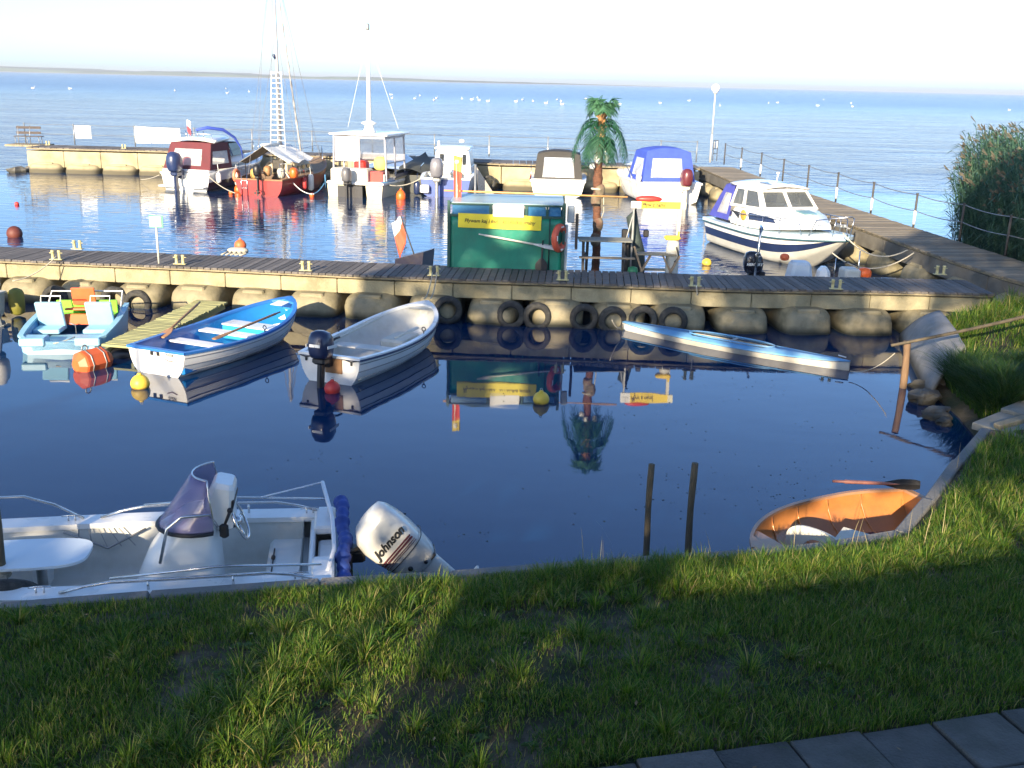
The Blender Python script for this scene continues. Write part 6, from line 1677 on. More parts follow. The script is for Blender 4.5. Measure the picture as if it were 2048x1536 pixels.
# ================================================================== ropes
def rope(a,b_,sag,label,mt=M_rope,r=.012):
    b=MB(); b.tube(catenary(a,b_,sag,12),r,5); o=b.build('mooring_rope',mt); return tag(o,label,'rope','mooring ropes')
P8=at(868,545,1.0)
rope(P8+V((-.03,0,0)),at(848,598,.72),.12,'left bow rope from the bollard down to the white rowing boat')
rope(P8+V((.06,0,0)),at(860,597,.7),.12,'right bow rope from the bollard down to the white rowing boat')
rope(at(113,512,1.0),at(25,562,.6),.1,'rope slanting from the left bollard to the white cowled motor')
rope(at(1700,742,.1),at(1790,706,.55),.12,'slack thin rope from the kayak to the barked stake',r=.008)
rope(at(1224,640,.4),at(1240,656,.14),.05,'short pale rope from a tyre to the left tip of the kayak')
rope(at(1393,572,.95),at(1396,600,.5),.02,'pale rope end dangling from the bollard right of the trestle',mt=M_panel)
rope(V((8.35,26.0,1.2)),V((9.75,25.2,.92)),.35,'upper slack bow rope from the cabin cruiser to the walkway',r=.018)
rope(V((8.1,25.9,.7)),V((9.8,24.9,.9)),.4,'lower slack bow rope from the cabin cruiser to the walkway',r=.018)
rope(V((-13.0,43.2,.7)),at(470,386,.2),.1,'pale stern rope from the maroon canopy boat to the orange buoy',r=.018)
rope(V((-9.6,42.8,.9)),at(628,388,.15),.25,'white rope curving from the red hull down to a tiny orange float',r=.02,mt=M_panel)
rope(at(625,388,.15),V((-7.9,42.3,.55)),.1,'blue rope from the tiny orange float up to the wheelhouse boat',r=.02,mt=M_ropeblue)
rope(V((-5.3,42.6,.5)),V((-4.0,43.5,.75)),.15,'pale rope from the wheelhouse boat to the small white cabin boat',r=.025)
rope(V((-15.1,43.5,.6)),V((-17,46.5,.1)),.05,'thin rope running left from the maroon canopy boat into the water',r=.015)

# ================================================================== rocks
def rock(loc,s,seed,label):
    b=MB(); b.ball((0,0,0),1,n=13,k=8,e=.75); r=random.Random(seed)
    b.v=[tuple(V((v[0]*s[0],v[1]*s[1],v[2]*s[2]))*(1+.5*noise.noise(V(v)*1.3+V((seed*3.1,0,0)))+.22*noise.noise(V(v)*3.5+V((seed,2,0))))) for v in b.v]
    b.sm=[False]*len(b.sm); o=b.build('rock',M_rock); o.location=loc; o.rotation_euler=(0,0,r.uniform(0,6)); tag(o,label,'rock'); return o
rock(at(35,343,.05),(.45,.3,.22),1,'lone dark rock in the water off the left breakwater end')
rock(at(62,341,.05)+V((.3,.2,0)),(.7,.5,.3),2,'low dark rock against the foot of the left breakwater end')
for i,(x,y,z,s,lab) in enumerate([(1850,795,.08,.24,'flat grey rock at the waterline below the barked stake'),(1872,828,.08,.2,'dark wet rock at the waterline under the tall grass clump'),(1838,770,.05,.16,'small brown rock in the dark gap beside the concrete slope'),(1868,752,.1,.17,'rounded rock among shore rubble above the flat grey one'),(1905,760,.2,.2,'pale broken rock lying at the grass edge of the right bank'),(1960,735,.5,.2,'pale flat rubble stone on the lit grass of the right bank'),(1925,742,.42,.15,'small pale rubble stone left of the flat one on the bank'),(1985,728,.55,.13,'small grey rubble stone right of the flat one on the bank'),(1890,845,.03,.14,'small rock half under water near the inlet corner')]):
    rock(at(x,y,z),(s,s*.75,s*.5),10+i,lab)
# pale concrete slope piece between pier end and bank
SLOPE=[at(1796,676,.0),at(1885,622,.72),at(1935,690,.68),at(1856,800,.02)]
b=MB(); rows=[]
for i in range(13):
    u=i/12; r=[]
    for j in range(13):
        v=j/12; q=SLOPE[0].lerp(SLOPE[3],u).lerp(SLOPE[1].lerp(SLOPE[2],u),v)
        q.z+=.34*sin(pi*v**.8)*(.35+.65*sin(pi*u)) + .03*noise.noise(q*1.7) - (.25 if j==12 else 0) - (.3 if j==0 else 0); r.append(q)
    rows.append(r)
b.grid(rows); o=b.build('concrete_slope',mat('blue_grey_worn_concrete',(.27,.265,.25),.8,.15,2,bump=.4,bscale=20,dirt=(.13,.12,.09),damt=.6,dscale=1.5,wet=(.05,(.06,.055,.04),.2)),solid=.06); tag(o,'smooth pale concrete slope slab at the foot of the right bank','slope slab')

# ================================================================== swans far out on the lagoon
def swan():
    root=thing('swan','white swan resting far out on the lagoon','bird',(0,0,0),0,'swans far out on the lagoon')
    b=MB(); b.ball((0,0,.2),.5,sc=(1.5,.8,.65)); b.ball((-.6,0,.35),.22,sc=(1.4,.7,.8)); b.build('body',M_panel,root)
    b=MB(); b.tube([V((.55,0,.3)),V((.72,0,.6)),V((.62,0,.95)),V((.78,0,1.1))],[.12,.08,.07,.09],8); b.build('neck',M_panel,root)
    b=MB(); b.tube([V((.83,0,1.1)),V((1.02,0,1.05))],[.05,.015],6); b.build('beak',M_orange,root)
    return root
sw=[(66,176),(140,177),(350,181),(452,177),(498,183),(417,147),(782,189),(784,196),(830,197),(868,200),(873,196),(924,197),(944,199),(955,195),(958,200),(976,202),(1032,203),(1045,199),(1066,202),(1092,206),(1114,199),(1122,202),(1124,208),(1172,197),(1177,202),(1239,208),(1320,206),(1378,201),(1440,211),(1537,206),(1555,205),(1635,211),(1702,206),(1705,213),(1647,199),(2018,220),(455,186),(840,191)]
s0=None
ns_={}
for i,(x,y) in enumerate(sw):
    p=at(x,y+1,0)
    hz=164+.0225*(x-1024)
    where='left of the tall mast' if x<560 else ('between the mast and the palm' if x<1200 else ('between the palm and the lamp' if x<1425 else 'right of the lamp'))
    if x==417: where='furthest out under the far wooded shore'
    if s0 is None: s0=swan(); s0.location=p; o=s0; s0['label']='white swan resting far out on the lagoon, '+where
    else: o=dup(s0,p,rnd.uniform(0,6),'white swan resting far out on the lagoon, '+where)
    if i==35: o['label']='white swan on the lagoon, alone near the right picture edge'
    o.scale=(.6,)*3 if (p.y<500) else (1.3,)*3
# drifting duckweed, leaves and scum flecks on the basin surface
M_fleck=leafmat('floating_leaves',[(0,(.02,.03,.012)),(.6,(.05,.05,.02)),(.9,(.12,.1,.05)),(1,(.4,.4,.36))],.5,.1)
b=MB(); r=random.Random(8)
def fleck(x,y,s):
    a=r.uniform(0,6.28); n=r.randint(4,6); b.add([V((x+s*cos(a+k*2*pi/n)*r.uniform(.6,1),y+s*sin(a+k*2*pi/n)*r.uniform(.5,1),.004)) for k in range(n)],[tuple(range(n))],False)
cl=[(1080,735),(1290,800),(1500,770),(1380,850),(1560,960),(1580,1000),(1650,930),(1420,1000),(1600,840),(1700,880),(1340,960),(640,930),(950,1060)]
for k in range(300):
    if r.random()<.75: c=r.choice(cl); x=c[0]+r.gauss(0,45); y=c[1]+r.gauss(0,18)
    else: x=r.uniform(1000,1800); y=r.uniform(740,1050)
    p=at(x,y,0)
    if inland(p.x,p.y) or p.y<9.7: continue
    fleck(p.x,p.y,r.uniform(.005,.017))
o=b.build('floating_weed',M_fleck); o['kind']='stuff'; o['label']='small leaves and weed flecks floating on the dark basin'
# ================================================================== grass
TY2=math.tan(SUN_AZ0:=radians(20)); TZ2=math.tan(radians(17))/cos(SUN_AZ0)
def blades(name, P, H, Wd, D, bend, mt):
    "P (n,3) base, H height, Wd width, D (n,2) lean direction, bend amount -> mesh of curved blades"
    n=len(P); rs=np.random.RandomState(3)
    lev=np.array([0,.4,.75,1.0]); wl=np.array([1,.85,.55,0.0])
    side=np.stack([-D[:,1],D[:,0],np.zeros(n)],1)
    tw=rs.uniform(-.9,.9,n); c,s=np.cos(tw),np.sin(tw)
    side=np.stack([side[:,0]*c-side[:,1]*s,side[:,0]*s+side[:,1]*c,np.zeros(n)],1)
    vs=np.zeros((n,7,3)); k=0
    for i,(l,w) in enumerate(zip(lev,wl)):
        z=H*(l-.35*bend*l*l); off=H*bend*(l**1.8)*.9
        c=P+np.concatenate([D*off[:,None],z[:,None]],1)
        if w>0:
            vs[:,k]=c-side*(Wd*w*.5)[:,None]; vs[:,k+1]=c+side*(Wd*w*.5)[:,None]; k+=2
        else: vs[:,k]=c
    base=np.arange(n)[:,None]*7
    q=np.array([0,1,3,2, 2,3,5,4]); t=np.array([4,5,6])
    loops=np.concatenate([base+q,base+t],1).ravel()
    tot=np.tile(np.array([4,4,3]),n); st=np.concatenate([[0],np.cumsum(tot)[:-1]])
    me=bpy.data.meshes.new(name); me.vertices.add(n*7); me.vertices.foreach_set('co',vs.ravel())
    me.loops.add(len(loops)); me.loops.foreach_set('vertex_index',loops.astype(np.int32))
    me.polygons.add(len(tot)); me.polygons.foreach_set('loop_start',st.astype(np.int32)); me.polygons.foreach_set('loop_total',tot.astype(np.int32))
    me.update(calc_edges=True); me.materials.append(mt)
    o=bpy.data.objects.new(name,me); COL.objects.link(o); return o
M_grass=leafmat('grass_blades',[(0,(.02,.07,.008)),(.3,(.055,.14,.013)),(.55,(.12,.21,.02)),(.78,(.19,.26,.035)),(.93,(.28,.25,.08)),(1,(.38,.31,.14))],.55,.35)
rs=np.random.RandomState(11)
# ground height lookup grid
gx0,gx1,gy0,gy1,gs=-8,16,2,24,.12
nx=int((gx1-gx0)/gs)+1; ny=int((gy1-gy0)/gs)+1
GZ=np.full((nx,ny),-9.0)
for i in range(nx):
    for j in range(ny):
        h=gbvh.ray_cast(V((gx0+i*gs,gy0+j*gs,9)),V((0,0,-1)))
        if h[0] is not None and h[0].z>.03: GZ[i,j]=h[0].z
def gzn(x,y):
    fx=(x-gx0)/gs; fy=(y-gy0)/gs; i=np.clip(fx.astype(int),0,nx-2); j=np.clip(fy.astype(int),0,ny-2); u=fx-i; v=fy-j
    a,b,c,d=GZ[i,j],GZ[i+1,j],GZ[i,j+1],GZ[i+1,j+1]
    z=(a*(1-u)+b*u)*(1-v)+(c*(1-u)+d*u)*v
    bad=(np.minimum(np.minimum(a,b),np.minimum(c,d))<-1)
    z[bad]=-9; return z
def vnoise(x,y,sc,seed):
    r=np.random.RandomState(seed); T=r.rand(64,64)
    X=x*sc; Y=y*sc; i=np.floor(X).astype(int); j=np.floor(Y).astype(int); u=X-i; v=Y-j; u=u*u*(3-2*u); v=v*v*(3-2*v)
    g=lambda a,b:T[a%64,b%64]
    return (g(i,j)*(1-u)+g(i+1,j)*u)*(1-v)+(g(i,j+1)*(1-u)+g(i+1,j+1)*u)*v
edgeline=np.array([(p.x,p.y) for p in resample(shoreL+bank[:9],.1)])
def inpoly(X,Z,P):
    c=np.zeros(len(X),bool); j=len(P)-1
    for i in range(len(P)):
        xi,zi=P[i]; xj,zj=P[j]
        t=((zi>Z)!=(zj>Z)); 
        with np.errstate(divide='ignore',invalid='ignore'): xx=(xj-xi)*(Z-zi)/(zj-zi+1e-12)+xi
        c^=t&(X<xx); j=i
    return c
def edgedist(x,y):
    d=np.full(len(x),9.0)
    for k in range(0,len(edgeline),2):
        d=np.minimum(d,np.hypot(x-edgeline[k,0],y-edgeline[k,1]))
    return d
def on_path(x,y):
    # paving strip and concrete path
    q=(x-e1.x)*nrm.x+(y-e1.y)*nrm.y
    a=q>-.0
    def seg(p,r,w):
        dx,dy=r.x-p.x,r.y-p.y; L2=dx*dx+dy*dy; t=np.clip(((x-p.x)*dx+(y-p.y)*dy)/L2,0,1)
        return np.hypot(x-p.x-t*dx,y-p.y-t*dy)<w
    P1=V((6.55,12.75,0)); P2=V((8.3,14.1,0)); P3=V((12,15.4,0))
    return a|seg(P1,P2,.48)|seg(P2,P3,.48)|inpoly(x,y,[(q.x,q.y) for q in SLOPE])
def field(n,x0,x1,y0,y1,hmin,hmax,wd,dens,bendr=(.2,.9),tall=None):
    x=rs.uniform(x0,x1,n); y=rs.uniform(y0,y1,n)
    # pull blades into tufts
    tx=rs.uniform(x0,x1,n//14); ty=rs.uniform(y0,y1,n//14); k=rs.randint(0,len(tx),n); m=rs.rand(n)<.62
    x=np.where(m,tx[k]+rs.normal(0,.035,n),x); y=np.where(m,ty[k]+rs.normal(0,.035,n),y)
    z=gzn(x,y); keep=z>.02
    c=vnoise(x,y,1.1,1)*.5+vnoise(x,y,2.7,2)*.32+vnoise(x,y,6.5,3)*.18
    d=edgedist(x,y)
    keep&=(d>.19)&~on_path(x,y)
    pr=np.clip((c-.29)*5.5,0.22,1)
    pr=np.maximum(pr,np.clip((.9-d)*1.2,0,1))
    s1=np.clip(1-np.abs((x+1.15)-(y-6.9)*.36)/.5,0,1); pr=np.maximum(pr,s1*1.1)
    keep&=rs.rand(n)<pr*dens
    x,y,z,c,d=[q[keep] for q in (x,y,z,c,d)]; n=len(x)
    lush=np.clip((c-.42)*4,0,1)
    near=np.clip(1-(d-.1)/.85,0,1)*np.clip((x+.9)/1.2,.12,1)*np.where((x>2.3)&(x<4.6)&(d<.45),.15,1)*np.clip((d-.1)*3,.25,1)        # tall fringe along the quay towards the right
    st=np.clip(1-np.abs((x+1.15)-(y-6.9)*.36)/.42,0,1)                 # taller grass along the sun streak, shaped to brighten it
    H=hmin+(hmax-hmin)*rs.beta(2,3.2,n)*(.35+.65*lush); H*=(1+1.9*near)*(1+.9*st)
    if tall is not None: H*=tall
    a=rs.uniform(0,2*pi,n); D=np.stack([np.cos(a),np.sin(a)],1)
    W=wd*rs.uniform(.6,1.25,n)
    return np.stack([x,y,z-.005],1),H,W,D,rs.uniform(bendr[0],bendr[1],n)
def cat_(L): return [np.concatenate([l[i] for l in L]) for i in range(5)]
F1=field(290000,-4.6,5.2,4.9,9.6,.045,.17,.0055,1.0)
F2=field(60000,3.2,9.5,8.0,14.5,.06,.22,.0085,1.0)
F3=field(60000,6.7,14.5,12.6,20.2,.10,.34,.013,1.0,tall=1.15)
P_,H_,W_,D_,B_=cat_([F1,F2,F3])
# tussocks: blades fanning out of one root
def tussocks(m,x0,x1,y0,y1,cond):
    out=[[],[],[],[],[]]; k=0
    tx=rs.uniform(x0,x1,m*6); ty=rs.uniform(y0,y1,m*6); dd=edgedist(tx,ty); zz=gzn(tx,ty); ok=(zz>.3)&(dd>.26)&~on_path(tx,ty)&cond(tx,ty,dd)
    tx,ty=tx[ok][:m],ty[ok][:m]
    for a_,c_ in zip(tx,ty):
        q=rs.randint(28,75); R_=rs.uniform(.02,.07); h0=rs.uniform(.09,.22)
        an=rs.uniform(0,2*pi,q); rr_=R_*np.sqrt(rs.rand(q)); x=a_+np.cos(an)*rr_; y=c_+np.sin(an)*rr_
        out[0].append(np.stack([x,y,gzn(x,y)-.005],1)); out[1].append(h0*rs.uniform(.55,1.15,q)); out[2].append(rs.uniform(.004,.0085,q)); out[3].append(np.stack([np.cos(an),np.sin(an)],1)); out[4].append(rs.uniform(.25,1.15,q))
    return [np.concatenate(o) for o in out]
lit=lambda x,y,d:(np.abs((x+1.15)-(y-6.9)*.36)<.42)
T1=tussocks(170,-2.6,0.2,5.0,8.6,lit)  # extra tussocks added along the sun streak to brighten it
T2=tussocks(90,-4.4,5,5.0,9.6,lambda x,y,d:(rs.rand(len(x))<.6))
T3=tussocks(260,-.2,6.2,7.2,12.5,lambda x,y,d:(d<1.0)&~((x>2.3)&(x<4.6)&(d<.3)))
P_,H_,W_,D_,B_=cat_([[P_,H_,W_,D_,B_],T1,T2,T3])
gr=blades('grass',P_,H_,W_,D_,B_,M_grass); gr['label']='uneven green grass with straw blades and bare sandy spots'; gr['kind']='stuff'
print('grass blades',len(P_))
# seed stalks standing along the quay
n=260; x=rs.uniform(-1,5.5,n); y=rs.uniform(8,12,n); z=gzn(x,y); d=edgedist(x,y); k=(z>0)&(d<.5)&(d>.08); x,y,z=x[k],y[k],z[k]; n=len(x)
a=rs.uniform(0,2*pi,n)
M_straw=leafmat('straw_stalks',[(0,(.3,.24,.12)),(1,(.42,.36,.2))],.6,.2)
so=blades('dry_stalks',np.stack([x,y,z],1),rs.uniform(.3,.55,n),np.full(n,.006),np.stack([np.cos(a),np.sin(a)],1),rs.uniform(.05,.5,n),M_straw); so['kind']='stuff'; so['label']='thin dry grass stalks along the quay edging'
# clumps of dark long grass drooping over the right bank
F4=field(26000,6.6,9.4,13.9,15.9,.25,.6,.014,1.0,bendr=(.5,1.1))
gl=blades('long_bank_grass',*F4,leafmat('dark_bank_grass',[(0,(.02,.055,.012)),(.7,(.035,.09,.016)),(1,(.09,.12,.03))],.5,.3)); gl['kind']='stuff'; gl['label']='dark long grass drooping over the right bank'
# leafy weeds scattered in the lawn
wb=MB()
for i in range(260):
    x=rnd.uniform(-3.8,7); y=rnd.uniform(5.2,10.5)
    z=gz(x,y,-9)
    if z<.3 or on_path(np.array([x]),np.array([y]))[0]: continue
    if edgedist(np.array([x]),np.array([y]))[0]<.2: continue
    for k in range(rnd.randint(5,9)):
        a=rnd.uniform(0,2*pi); L=rnd.uniform(.03,.07); w=L*.3; d=V((cos(a),sin(a),0)); s=V((-d.y,d.x,0)); c=V((x,y,z+.012))
        wb.add([c,c+d*L*.5+s*w+V((0,0,.02)),c+d*L+V((0,0,.012)),c+d*L*.5-s*w+V((0,0,.02))],[(0,1,2,3)],False)
wo2=wb.build('low_weeds',leafmat('weed_leaves',[(0,(.04,.09,.02)),(1,(.09,.15,.04))],.5,.3)); wo2['kind']='stuff'; wo2['label']='low broad leaved weeds in the lawn'

# ================================================================== reeds beyond the walkway
def reeds():
    b=MB(); r=random.Random(21); pl=MB()
    n=0
    while n<1750:
        u=r.random(); y=lerp(22.3,34.5,u); x0=12.25+(y-22)*.045+(.25 if y>27 else 0)
        x=x0+abs(r.gauss(0,1.9))+ (0 if y<30 else (y-30)*.55)
        if x>21: continue
        n+=1
        edge=min(1,(x-x0)/1.6); h=lerp(2.1,3.5,edge**.6)*r.uniform(.82,1.08)+.25*noise.noise(V((x*.6,y*.6,0)))
        lean=r.uniform(.05,.35)*(1.6-edge*.6); la=pi+r.uniform(-.7,.7)
        dx,dy=cos(la)*lean,sin(la)*lean
        pts=[V((x+dx*t*t*h*.45,y+dy*t*t*h*.45,-.1+h*t)) for t in (0,.35,.7,1)]
        w=.009
        for p,q in zip(pts,pts[1:]): b.add([p+V((-w,0,0)),p+V((w,0,0)),q+V((w*.7,0,0)),q+V((-w*.7,0,0))],[(0,1,2,3)],False)
        for k in range(10):
            t=.25+.72*k/9+r.uniform(-.03,.03); p=V((x+dx*t*t*h*.45,y+dy*t*t*h*.45,-.1+h*t)); a=la+r.uniform(-1.5,1.5) if r.random()<.75 else r.uniform(0,6.28); L=r.uniform(.35,.62); d=V((cos(a),sin(a),0)); s=V((-d.y,d.x,.3))*r.uniform(.010,.017)
            m=p+d*L*.45+V((0,0,L*.32)); e=p+d*L+V((0,0,L*r.uniform(-.15,.3)))
            b.add([p-s*.6,p+s*.6,m+s,m-s,e],[(0,1,2,3),(3,2,4)],False)
        if r.random()<.22:
            p=pts[-1]
            for k in range(5):
                a=la+r.uniform(-.6,.6); L=r.uniform(.14,.26); e=p+V((cos(a)*L*.7,sin(a)*L*.7,L*r.uniform(.1,.8))); s=V((.012,0,.012)); pl.add([p-s*.4,p+s*.4,e+s,e-s],[(0,1,2,3)],False)
    o=b.build('reeds',leafmat('reed_leaves',[(0,(.035,.09,.06)),(.5,(.055,.13,.085)),(.9,(.08,.16,.1)),(1,(.14,.19,.11))],.5,.3)); o['kind']='stuff'; o['label']='tall dark green reed bed leaning left beyond the walkway'
    o2=pl.build('reed_plumes',leafmat('reed_plume',[(0,(.08,.08,.06)),(1,(.16,.14,.1))],.8,.3)); o2['kind']='stuff'; o2['label']='purplish brown plumes on top of the reeds'
reeds()
# weeds and grass tufts on float tops
wt=MB()
for k in range(900):
    i=rnd.choice((0,1,2,3,5)); px_=[150,255,300,590,560,1160][i]+rnd.uniform(-45,45); p=at(px_,557+ (px_-150)*.035,.47); 
    a=rnd.uniform(0,6.28); L=rnd.uniform(.03,.09); d=V((cos(a)*.5,sin(a)*.5,1)); w=V((.004,0,0)); p=p+V((0,.25+rnd.uniform(-.06,.04),0))
    wt.add([p-w,p+w,p+d*L],[(0,1,2)],False)
wo3=wt.build('float_moss',leafmat('moss_tufts',[(0,(.08,.1,.02)),(1,(.2,.17,.06))],.6,.3)); wo3['kind']='stuff'; wo3['label']='small mossy tufts on the pier floats'

# ================================================================== trees and house behind the viewpoint (they cast the shade)
MY=-10.0
def mk(p): return (p.x-(p.y-MY)*TY2, p.z+(p.y-MY)*TZ2)
def mp(px_,py_,z): return mk(at(px_,py_,z))
def poly(pts,z): return [mp(a,b_,z) for a,b_ in pts]
holes=[]  # gaps shaped in the unseen crowns to let sun onto chosen patches
holes.append((poly([(462,1560),(610,1560),(655,1430),(712,1350),(735,1270),(790,1185),(735,1170),(640,1240),(610,1340),(540,1410),(500,1490)],.78),1.0))
holes.append((poly([(655,1540),(700,1470),(755,1420),(800,1330),(850,1240),(885,1150),(815,1145),(765,1235),(730,1320),(672,1400),(640,1480)],.78),1.0))
holes.append((poly([(20,1545),(130,1500),(230,1410),(330,1330),(420,1200),(380,1195),(280,1310),(170,1400),(60,1480)],.78),.4))
holes.append((poly([(900,1175),(1000,1165),(980,1300),(880,1330)],.75),.2))
holes.append((poly([(1180,1130),(1330,1120),(1330,1210),(1180,1225)],.72),.5))
holes.append((poly([(1330,1110),(1500,1095),(1520,1195),(1330,1215)],.72),.8))
holes.append((poly([(1500,1085),(1700,1060),(1840,1010),(2060,990),(2060,1130),(1700,1190),(1500,1210)],.74),1.0))
holes.append((poly([(1660,980),(1750,975),(1745,1030),(1690,1050),(1640,1040)],.2),1.0))
holes.append((poly([(215,1028),(300,1022),(290,1075),(240,1070)],.5),1.0))
holes.append(([mk(V((-1.02,8.5,z))) for z in (.2,)]+[mk(V((-1.55,8.5,.35))),mk(V((-1.5,8.5,.95))),mk(V((-.95,8.5,.95)))],.8))
holes.append((poly([(795,600),(860,590),(850,640),(800,650)],.5),.8))
holes.append((poly([(680,700),(720,700),(720,745),(690,745)],.25),.9))
ks=V((0,PY,0))
def kpt(px_,py_): 
    p=atY(px_,py_,PY); return mk(p)
holes.append(([kpt(995,395),kpt(1060,395),kpt(1045,480),kpt(1000,480)],1.0))
holes.append(([kpt(930,515),kpt(985,515),kpt(985,545),kpt(930,545)],.7)); holes.append(([kpt(1070,500),kpt(1110,500),kpt(1110,545),kpt(1060,545)],.5))
for a,b_ in ((1245,1300),(1372,1440),(1530,1565),(1605,1650)): holes.append((poly([(a-8,645+(a-1240)*.17),(b_,650+(b_-1240)*.17),(b_,690+(b_-1240)*.17),(a-8,685+(a-1240)*.17)],.1),1.0))
holes.append((poly([(1760,690),(1840,690),(1835,760),(1770,760)],.4),1.0))
holes.append((poly([(1880,610),(2048,600),(2048,720),(1960,735),(1890,690)],.8),.8))
holes.append((poly([(1740,590),(1850,590),(1850,625),(1740,625)],.5),.9))
holes.append((poly([(1030,595),(1110,597),(1110,625),(1030,625)],.5),.8)); holes.append((poly([(1240,590),(1300,590),(1300,612),(1240,612)],.6),.9)); holes.append((poly([(1390,590),(1440,592),(1440,612),(1390,612)],.6),.9))
holes.append((poly([(1720,480),(1870,500),(1800,530),(1700,500)],.95),.6)); holes.append((poly([(1560,350),(1740,460),(1820,470),(1600,380)],1.05),1.0))
holes.append((poly([(1660,640),(1740,640),(1740,668),(1660,668)],.2),.6)); holes.append((poly([(1430,630),(1500,630),(1500,670),(1430,670)],.2),.4)); holes.append((poly([(1085,620),(1130,620),(1130,650),(1085,650)],.2),.6))
rr=random.Random(4)
for k in range(26):
    X=rr.uniform(-13.8,-2); Z=rr.uniform(9.6,12.2); r=rr.uniform(.07,.2); holes.append(([(X-r*2,Z-r*.6),(X+r*2,Z-r*.6),(X+r*2,Z+r*.6),(X-r*2,Z+r*.6)],rr.uniform(.4,.9)))
# skyline of the tree row in the shadow plane
sky=[(-14.6,8.0),(-14.3,10.6),(-13.4,12.2),(-12,12.6),(-10.6,12.5),(-9.5,11.9),(-8,11.6),(-6.5,11.9),(-5,12.1),(-4,12.6),(-3,13.3),(-2,14.2),(-.8,15.6),(1,16.6),(5,17),(9,16),(12,15)]
def skyz(X): return np.interp(X,[a for a,_ in sky],[b_ for _,b_ in sky],left=8.0)
M_tl=leafmat('broad_tree_leaves',[(0,(.03,.07,.015)),(1,(.08,.13,.03))],.5,.2)
treex=[(-17.5,-14.0),(-14.0,-10.6),(-10.6,-7.2),(-7.2,-3.4),(-3.4,.8),(.8,5.4),(5.4,10)]
for ti,(xa,xb) in enumerate(treex):
    root=thing('broadleaf_tree','broadleaf tree behind the viewpoint, number %s from the left'%('one two three four five six seven'.split()[ti]),'tree',((xa+xb)/2,MY,.9))
    N=22000 if ti else 5000
    X=rs.uniform(xa-.3,xb+.3,N); 
    top=skyz(X) if ti else np.full(N,7.8)
    low=4.2
    Z=low+(top-low)*rs.rand(N)**.8+.25*(vnoise(X,X*0,1.6,ti+5)-.5)
    # house fills the low right part
    keep=np.ones(N,bool)
    mrg=.05
    for P,pr in holes:
        ins=inpoly(X,Z,P)
        q_=.125 if pr>.99 else .05
        for dx_,dz_ in ((q_,0),(-q_,0),(0,q_),(0,-q_)): ins|=inpoly(X+dx_,Z+dz_,P)
        keep&=~(ins&(rs.rand(N)<pr))
    X,Z=X[keep],Z[keep]; n=len(X); y=MY+rs.uniform(-1.6,1.6,n)
    x=X+(y-MY)*TY2; z=Z-(y-MY)*TZ2
    C=np.stack([x,y,z],1); A=rs.normal(size=(n,3)); A/=np.linalg.norm(A,axis=1)[:,None]
    B=np.cross(A,rs.normal(size=(n,3))); B/=np.linalg.norm(B,axis=1)[:,None]
    # face the leaves roughly to the light so the crown is dense
    s=rs.uniform(.05,.085,n)[:,None]
    q=np.stack([C-A*s*1.3,C+B*s*.8,C+A*s*1.3,C-B*s*.8],1)-np.array([(xa+xb)/2,MY,.9])
    me=bpy.data.meshes.new('crown'); me.from_pydata(q.reshape(-1,3).tolist(),[],(np.arange(n*4).reshape(-1,4)).tolist()); me.materials.append(M_tl)
    o=bpy.data.objects.new('crown',me); COL.objects.link(o); o.parent=root
    b=MB(); tx=0
    b.tube([V((tx,0,-.5)),V((tx+.1,0,2)),V((tx,0,5)),V((tx+.2,.1,8))],[.24,.2,.16,.08],10)
    for k in range(5):
        a=k*1.3; zz=3.4+k*.9; b.tube([V((tx,0,zz)),V((tx+1.3*cos(a),.9*sin(a),zz+1.1))],[.09,.03],6)
    b.build('trunk',M_bark,root)
# a thin leaning trunk, added out of view, that draws the dark line between the two sun streaks
A_=mp(610,1530,.78); B_=mp(765,1200,.78)
o=thing('leaning_shade_stem','thin leaning stem added behind the viewpoint to shade a line on the lawn','tree',(A_[0],MY,0))
b=MB(); b.tube([V((0,0,-.2)),V((0,0,A_[1]-.3)),V((B_[0]-A_[0],0,B_[1]+.2)),V((B_[0]-A_[0]+.1,0,B_[1]+1.5))],.06,8); b.build('trunk',M_bark,o)
# house with a sloping roof on the right, behind the viewpoint
A=mp(1240,1240,.85); B=mp(2048,1122,.86); sl_=(B[1]-A[1])/(B[0]-A[0])
hs=thing('waterfront_house','rendered house with a low gable roof behind the viewpoint','house',(A[0],MY,.9))
xr=B[0]+6
ol=[(0,-1.5),(xr-A[0]+6,-1.5),(xr-A[0]+6,A[1]-.9+sl_*(xr-A[0])-1.2),(xr-A[0],A[1]-.9+sl_*(xr-A[0])),(0,A[1]-.9)]
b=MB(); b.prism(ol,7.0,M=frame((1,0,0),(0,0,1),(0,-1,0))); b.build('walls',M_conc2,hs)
b=MB(); b.beam(V((-.3,-.1,A[1]-.9+.0)),V((xr-A[0],-.1,A[1]-.9+sl_*(xr-A[0])+.0)),.25,.06); b.build('roof_edge',M_rust,hs)
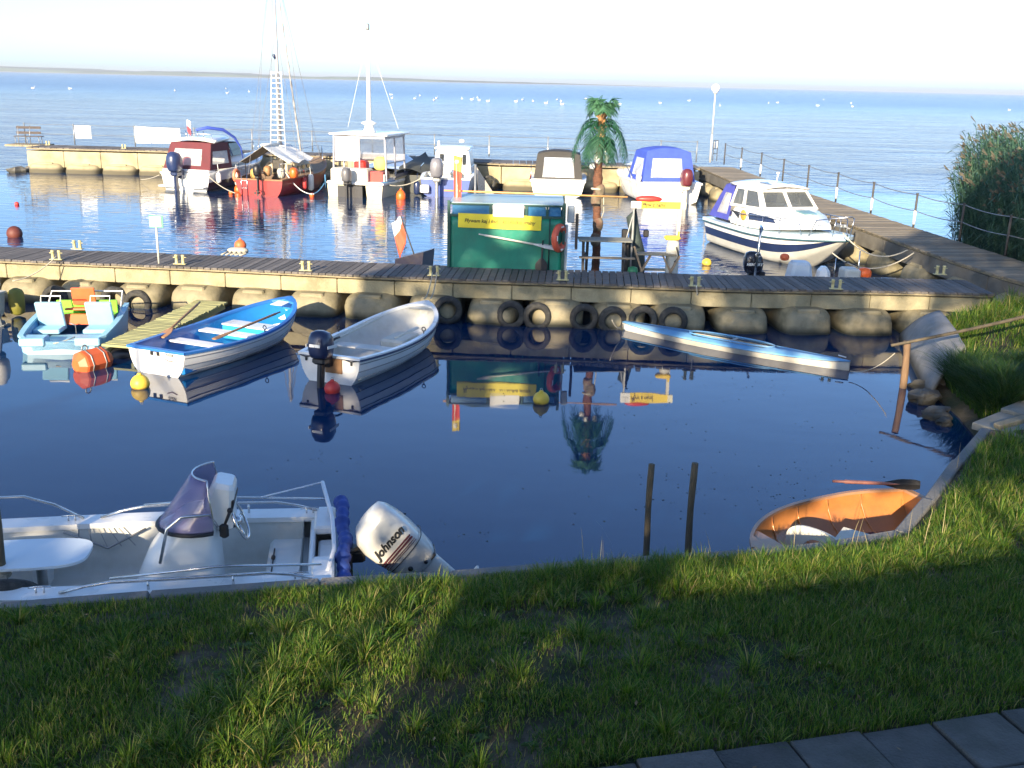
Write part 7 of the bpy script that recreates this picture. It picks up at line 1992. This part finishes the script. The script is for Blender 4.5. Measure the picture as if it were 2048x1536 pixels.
# fallen leaves, twigs and pale grit scattered over the lawn
M_dead=leafmat('fallen_leaves',[(0,(.08,.05,.02)),(.6,(.2,.12,.05)),(1,(.35,.28,.15))],.7,.1)
b=MB(); r=random.Random(31)
for k in range(700):
    x=r.uniform(-4,7); y=r.uniform(5.0,11); z=gz(x,y,-9)
    if z<.3 or edgedist(np.array([x]),np.array([y]))[0]<.15: continue
    s=r.uniform(.008,.026); n=V((r.uniform(-.5,.5),r.uniform(-.5,.5),1)).normalized(); t=n.cross(V((cos(k),sin(k),0))).normalized(); u=n.cross(t); c=V((x,y,z+r.uniform(.01,.05)))
    b.add([c-t*s,c+u*s*.5,c+t*s,c-u*s*.5],[(0,1,2,3)],False)
o=b.build('fallen_leaves',M_dead); o['kind']='stuff'; o['label']='small dry leaves scattered over the lawn and slabs'
b=MB()
for k in range(2600):
    x=r.uniform(-4,5); y=r.uniform(5.0,9); z=gz(x,y,-9)
    if z<.3: continue
    s=r.uniform(.003,.008); b.box((x,y,z+s*.3),(s*1.6,s*1.2,s),R=Matrix.Rotation(r.uniform(0,3),4,'Z'))
o=b.build('gravel_grit',mat('brown_grit',(.15,.13,.1),.9,.3,50)); o['kind']='stuff'; o['label']='pale grit and small pebbles in the bare patches'
# ------------------------------------------------------------------ sun, sky, camera
SUN_AZ=radians(20)      # direction the light travels, measured from +Y towards +X
SUN_EL=radians(17)
def make_light():
    tr=V((sin(SUN_AZ)*cos(SUN_EL),cos(SUN_AZ)*cos(SUN_EL),-sin(SUN_EL)))
    l=bpy.data.lights.new('sun','SUN'); l.energy=SUN_E; l.angle=radians(.45); l.color=(1,.83,.6)
    o=bpy.data.objects.new('sun',l); COL.objects.link(o); o.rotation_euler=tr.to_track_quat('-Z','Y').to_euler(); o.location=(-5,-15,20)
    w=bpy.data.worlds.new('World'); SC.world=w; w.use_nodes=True; nt=w.node_tree; nt.nodes.clear()
    s=nt.nodes.new('ShaderNodeTexSky'); s.sky_type='NISHITA'; s.sun_disc=False; s.sun_elevation=SUN_EL
    # sun sits behind the camera: azimuth of the sun itself
    s.sun_rotation=SUN_AZ+pi
    s.air_density=AIR; s.dust_density=DUST; s.ozone_density=OZ
    b=nt.nodes.new('ShaderNodeBackground'); b.inputs[1].default_value=SKY
    ou=nt.nodes.new('ShaderNodeOutputWorld'); nt.links.new(s.outputs[0],b.inputs[0]); nt.links.new(b.outputs[0],ou.inputs[0])
SUN_E=5.0; SKY=.135; AIR=0.7; DUST=0.9; OZ=3.5; EXPO=1.35
make_light()
cd=bpy.data.cameras.new('camera'); cam=bpy.data.objects.new('camera',cd); COL.objects.link(cam)
cd.sensor_width=36; cd.lens=36*FPX/2048; cd.clip_start=.1; cd.clip_end=20000
cam.matrix_world=frame(_R,_U,-_F,CAM)
SC.camera=cam
SC.view_settings.view_transform='Standard'; SC.view_settings.look='None'; SC.view_settings.exposure=EXPO; SC.view_settings.gamma=1
def haze():
    m=bpy.data.materials.new('haze_air'); m.use_nodes=True; nt=m.node_tree; nt.nodes.clear()
    o=nt.nodes.new('ShaderNodeOutputMaterial'); v=nt.nodes.new('ShaderNodeVolumePrincipled'); v.inputs['Density'].default_value=.00026; v.inputs['Color'].default_value=(.96,.98,1,1); v.inputs['Anisotropy'].default_value=.2
    nt.links.new(v.outputs[0],o.inputs['Volume'])
    b=MB(); b.box((0,2980,8.5),(10200,6120,20)); h=b.build('haze',m); h['kind']='stuff'; h['label']='thin pale air haze over the lagoon'
haze()
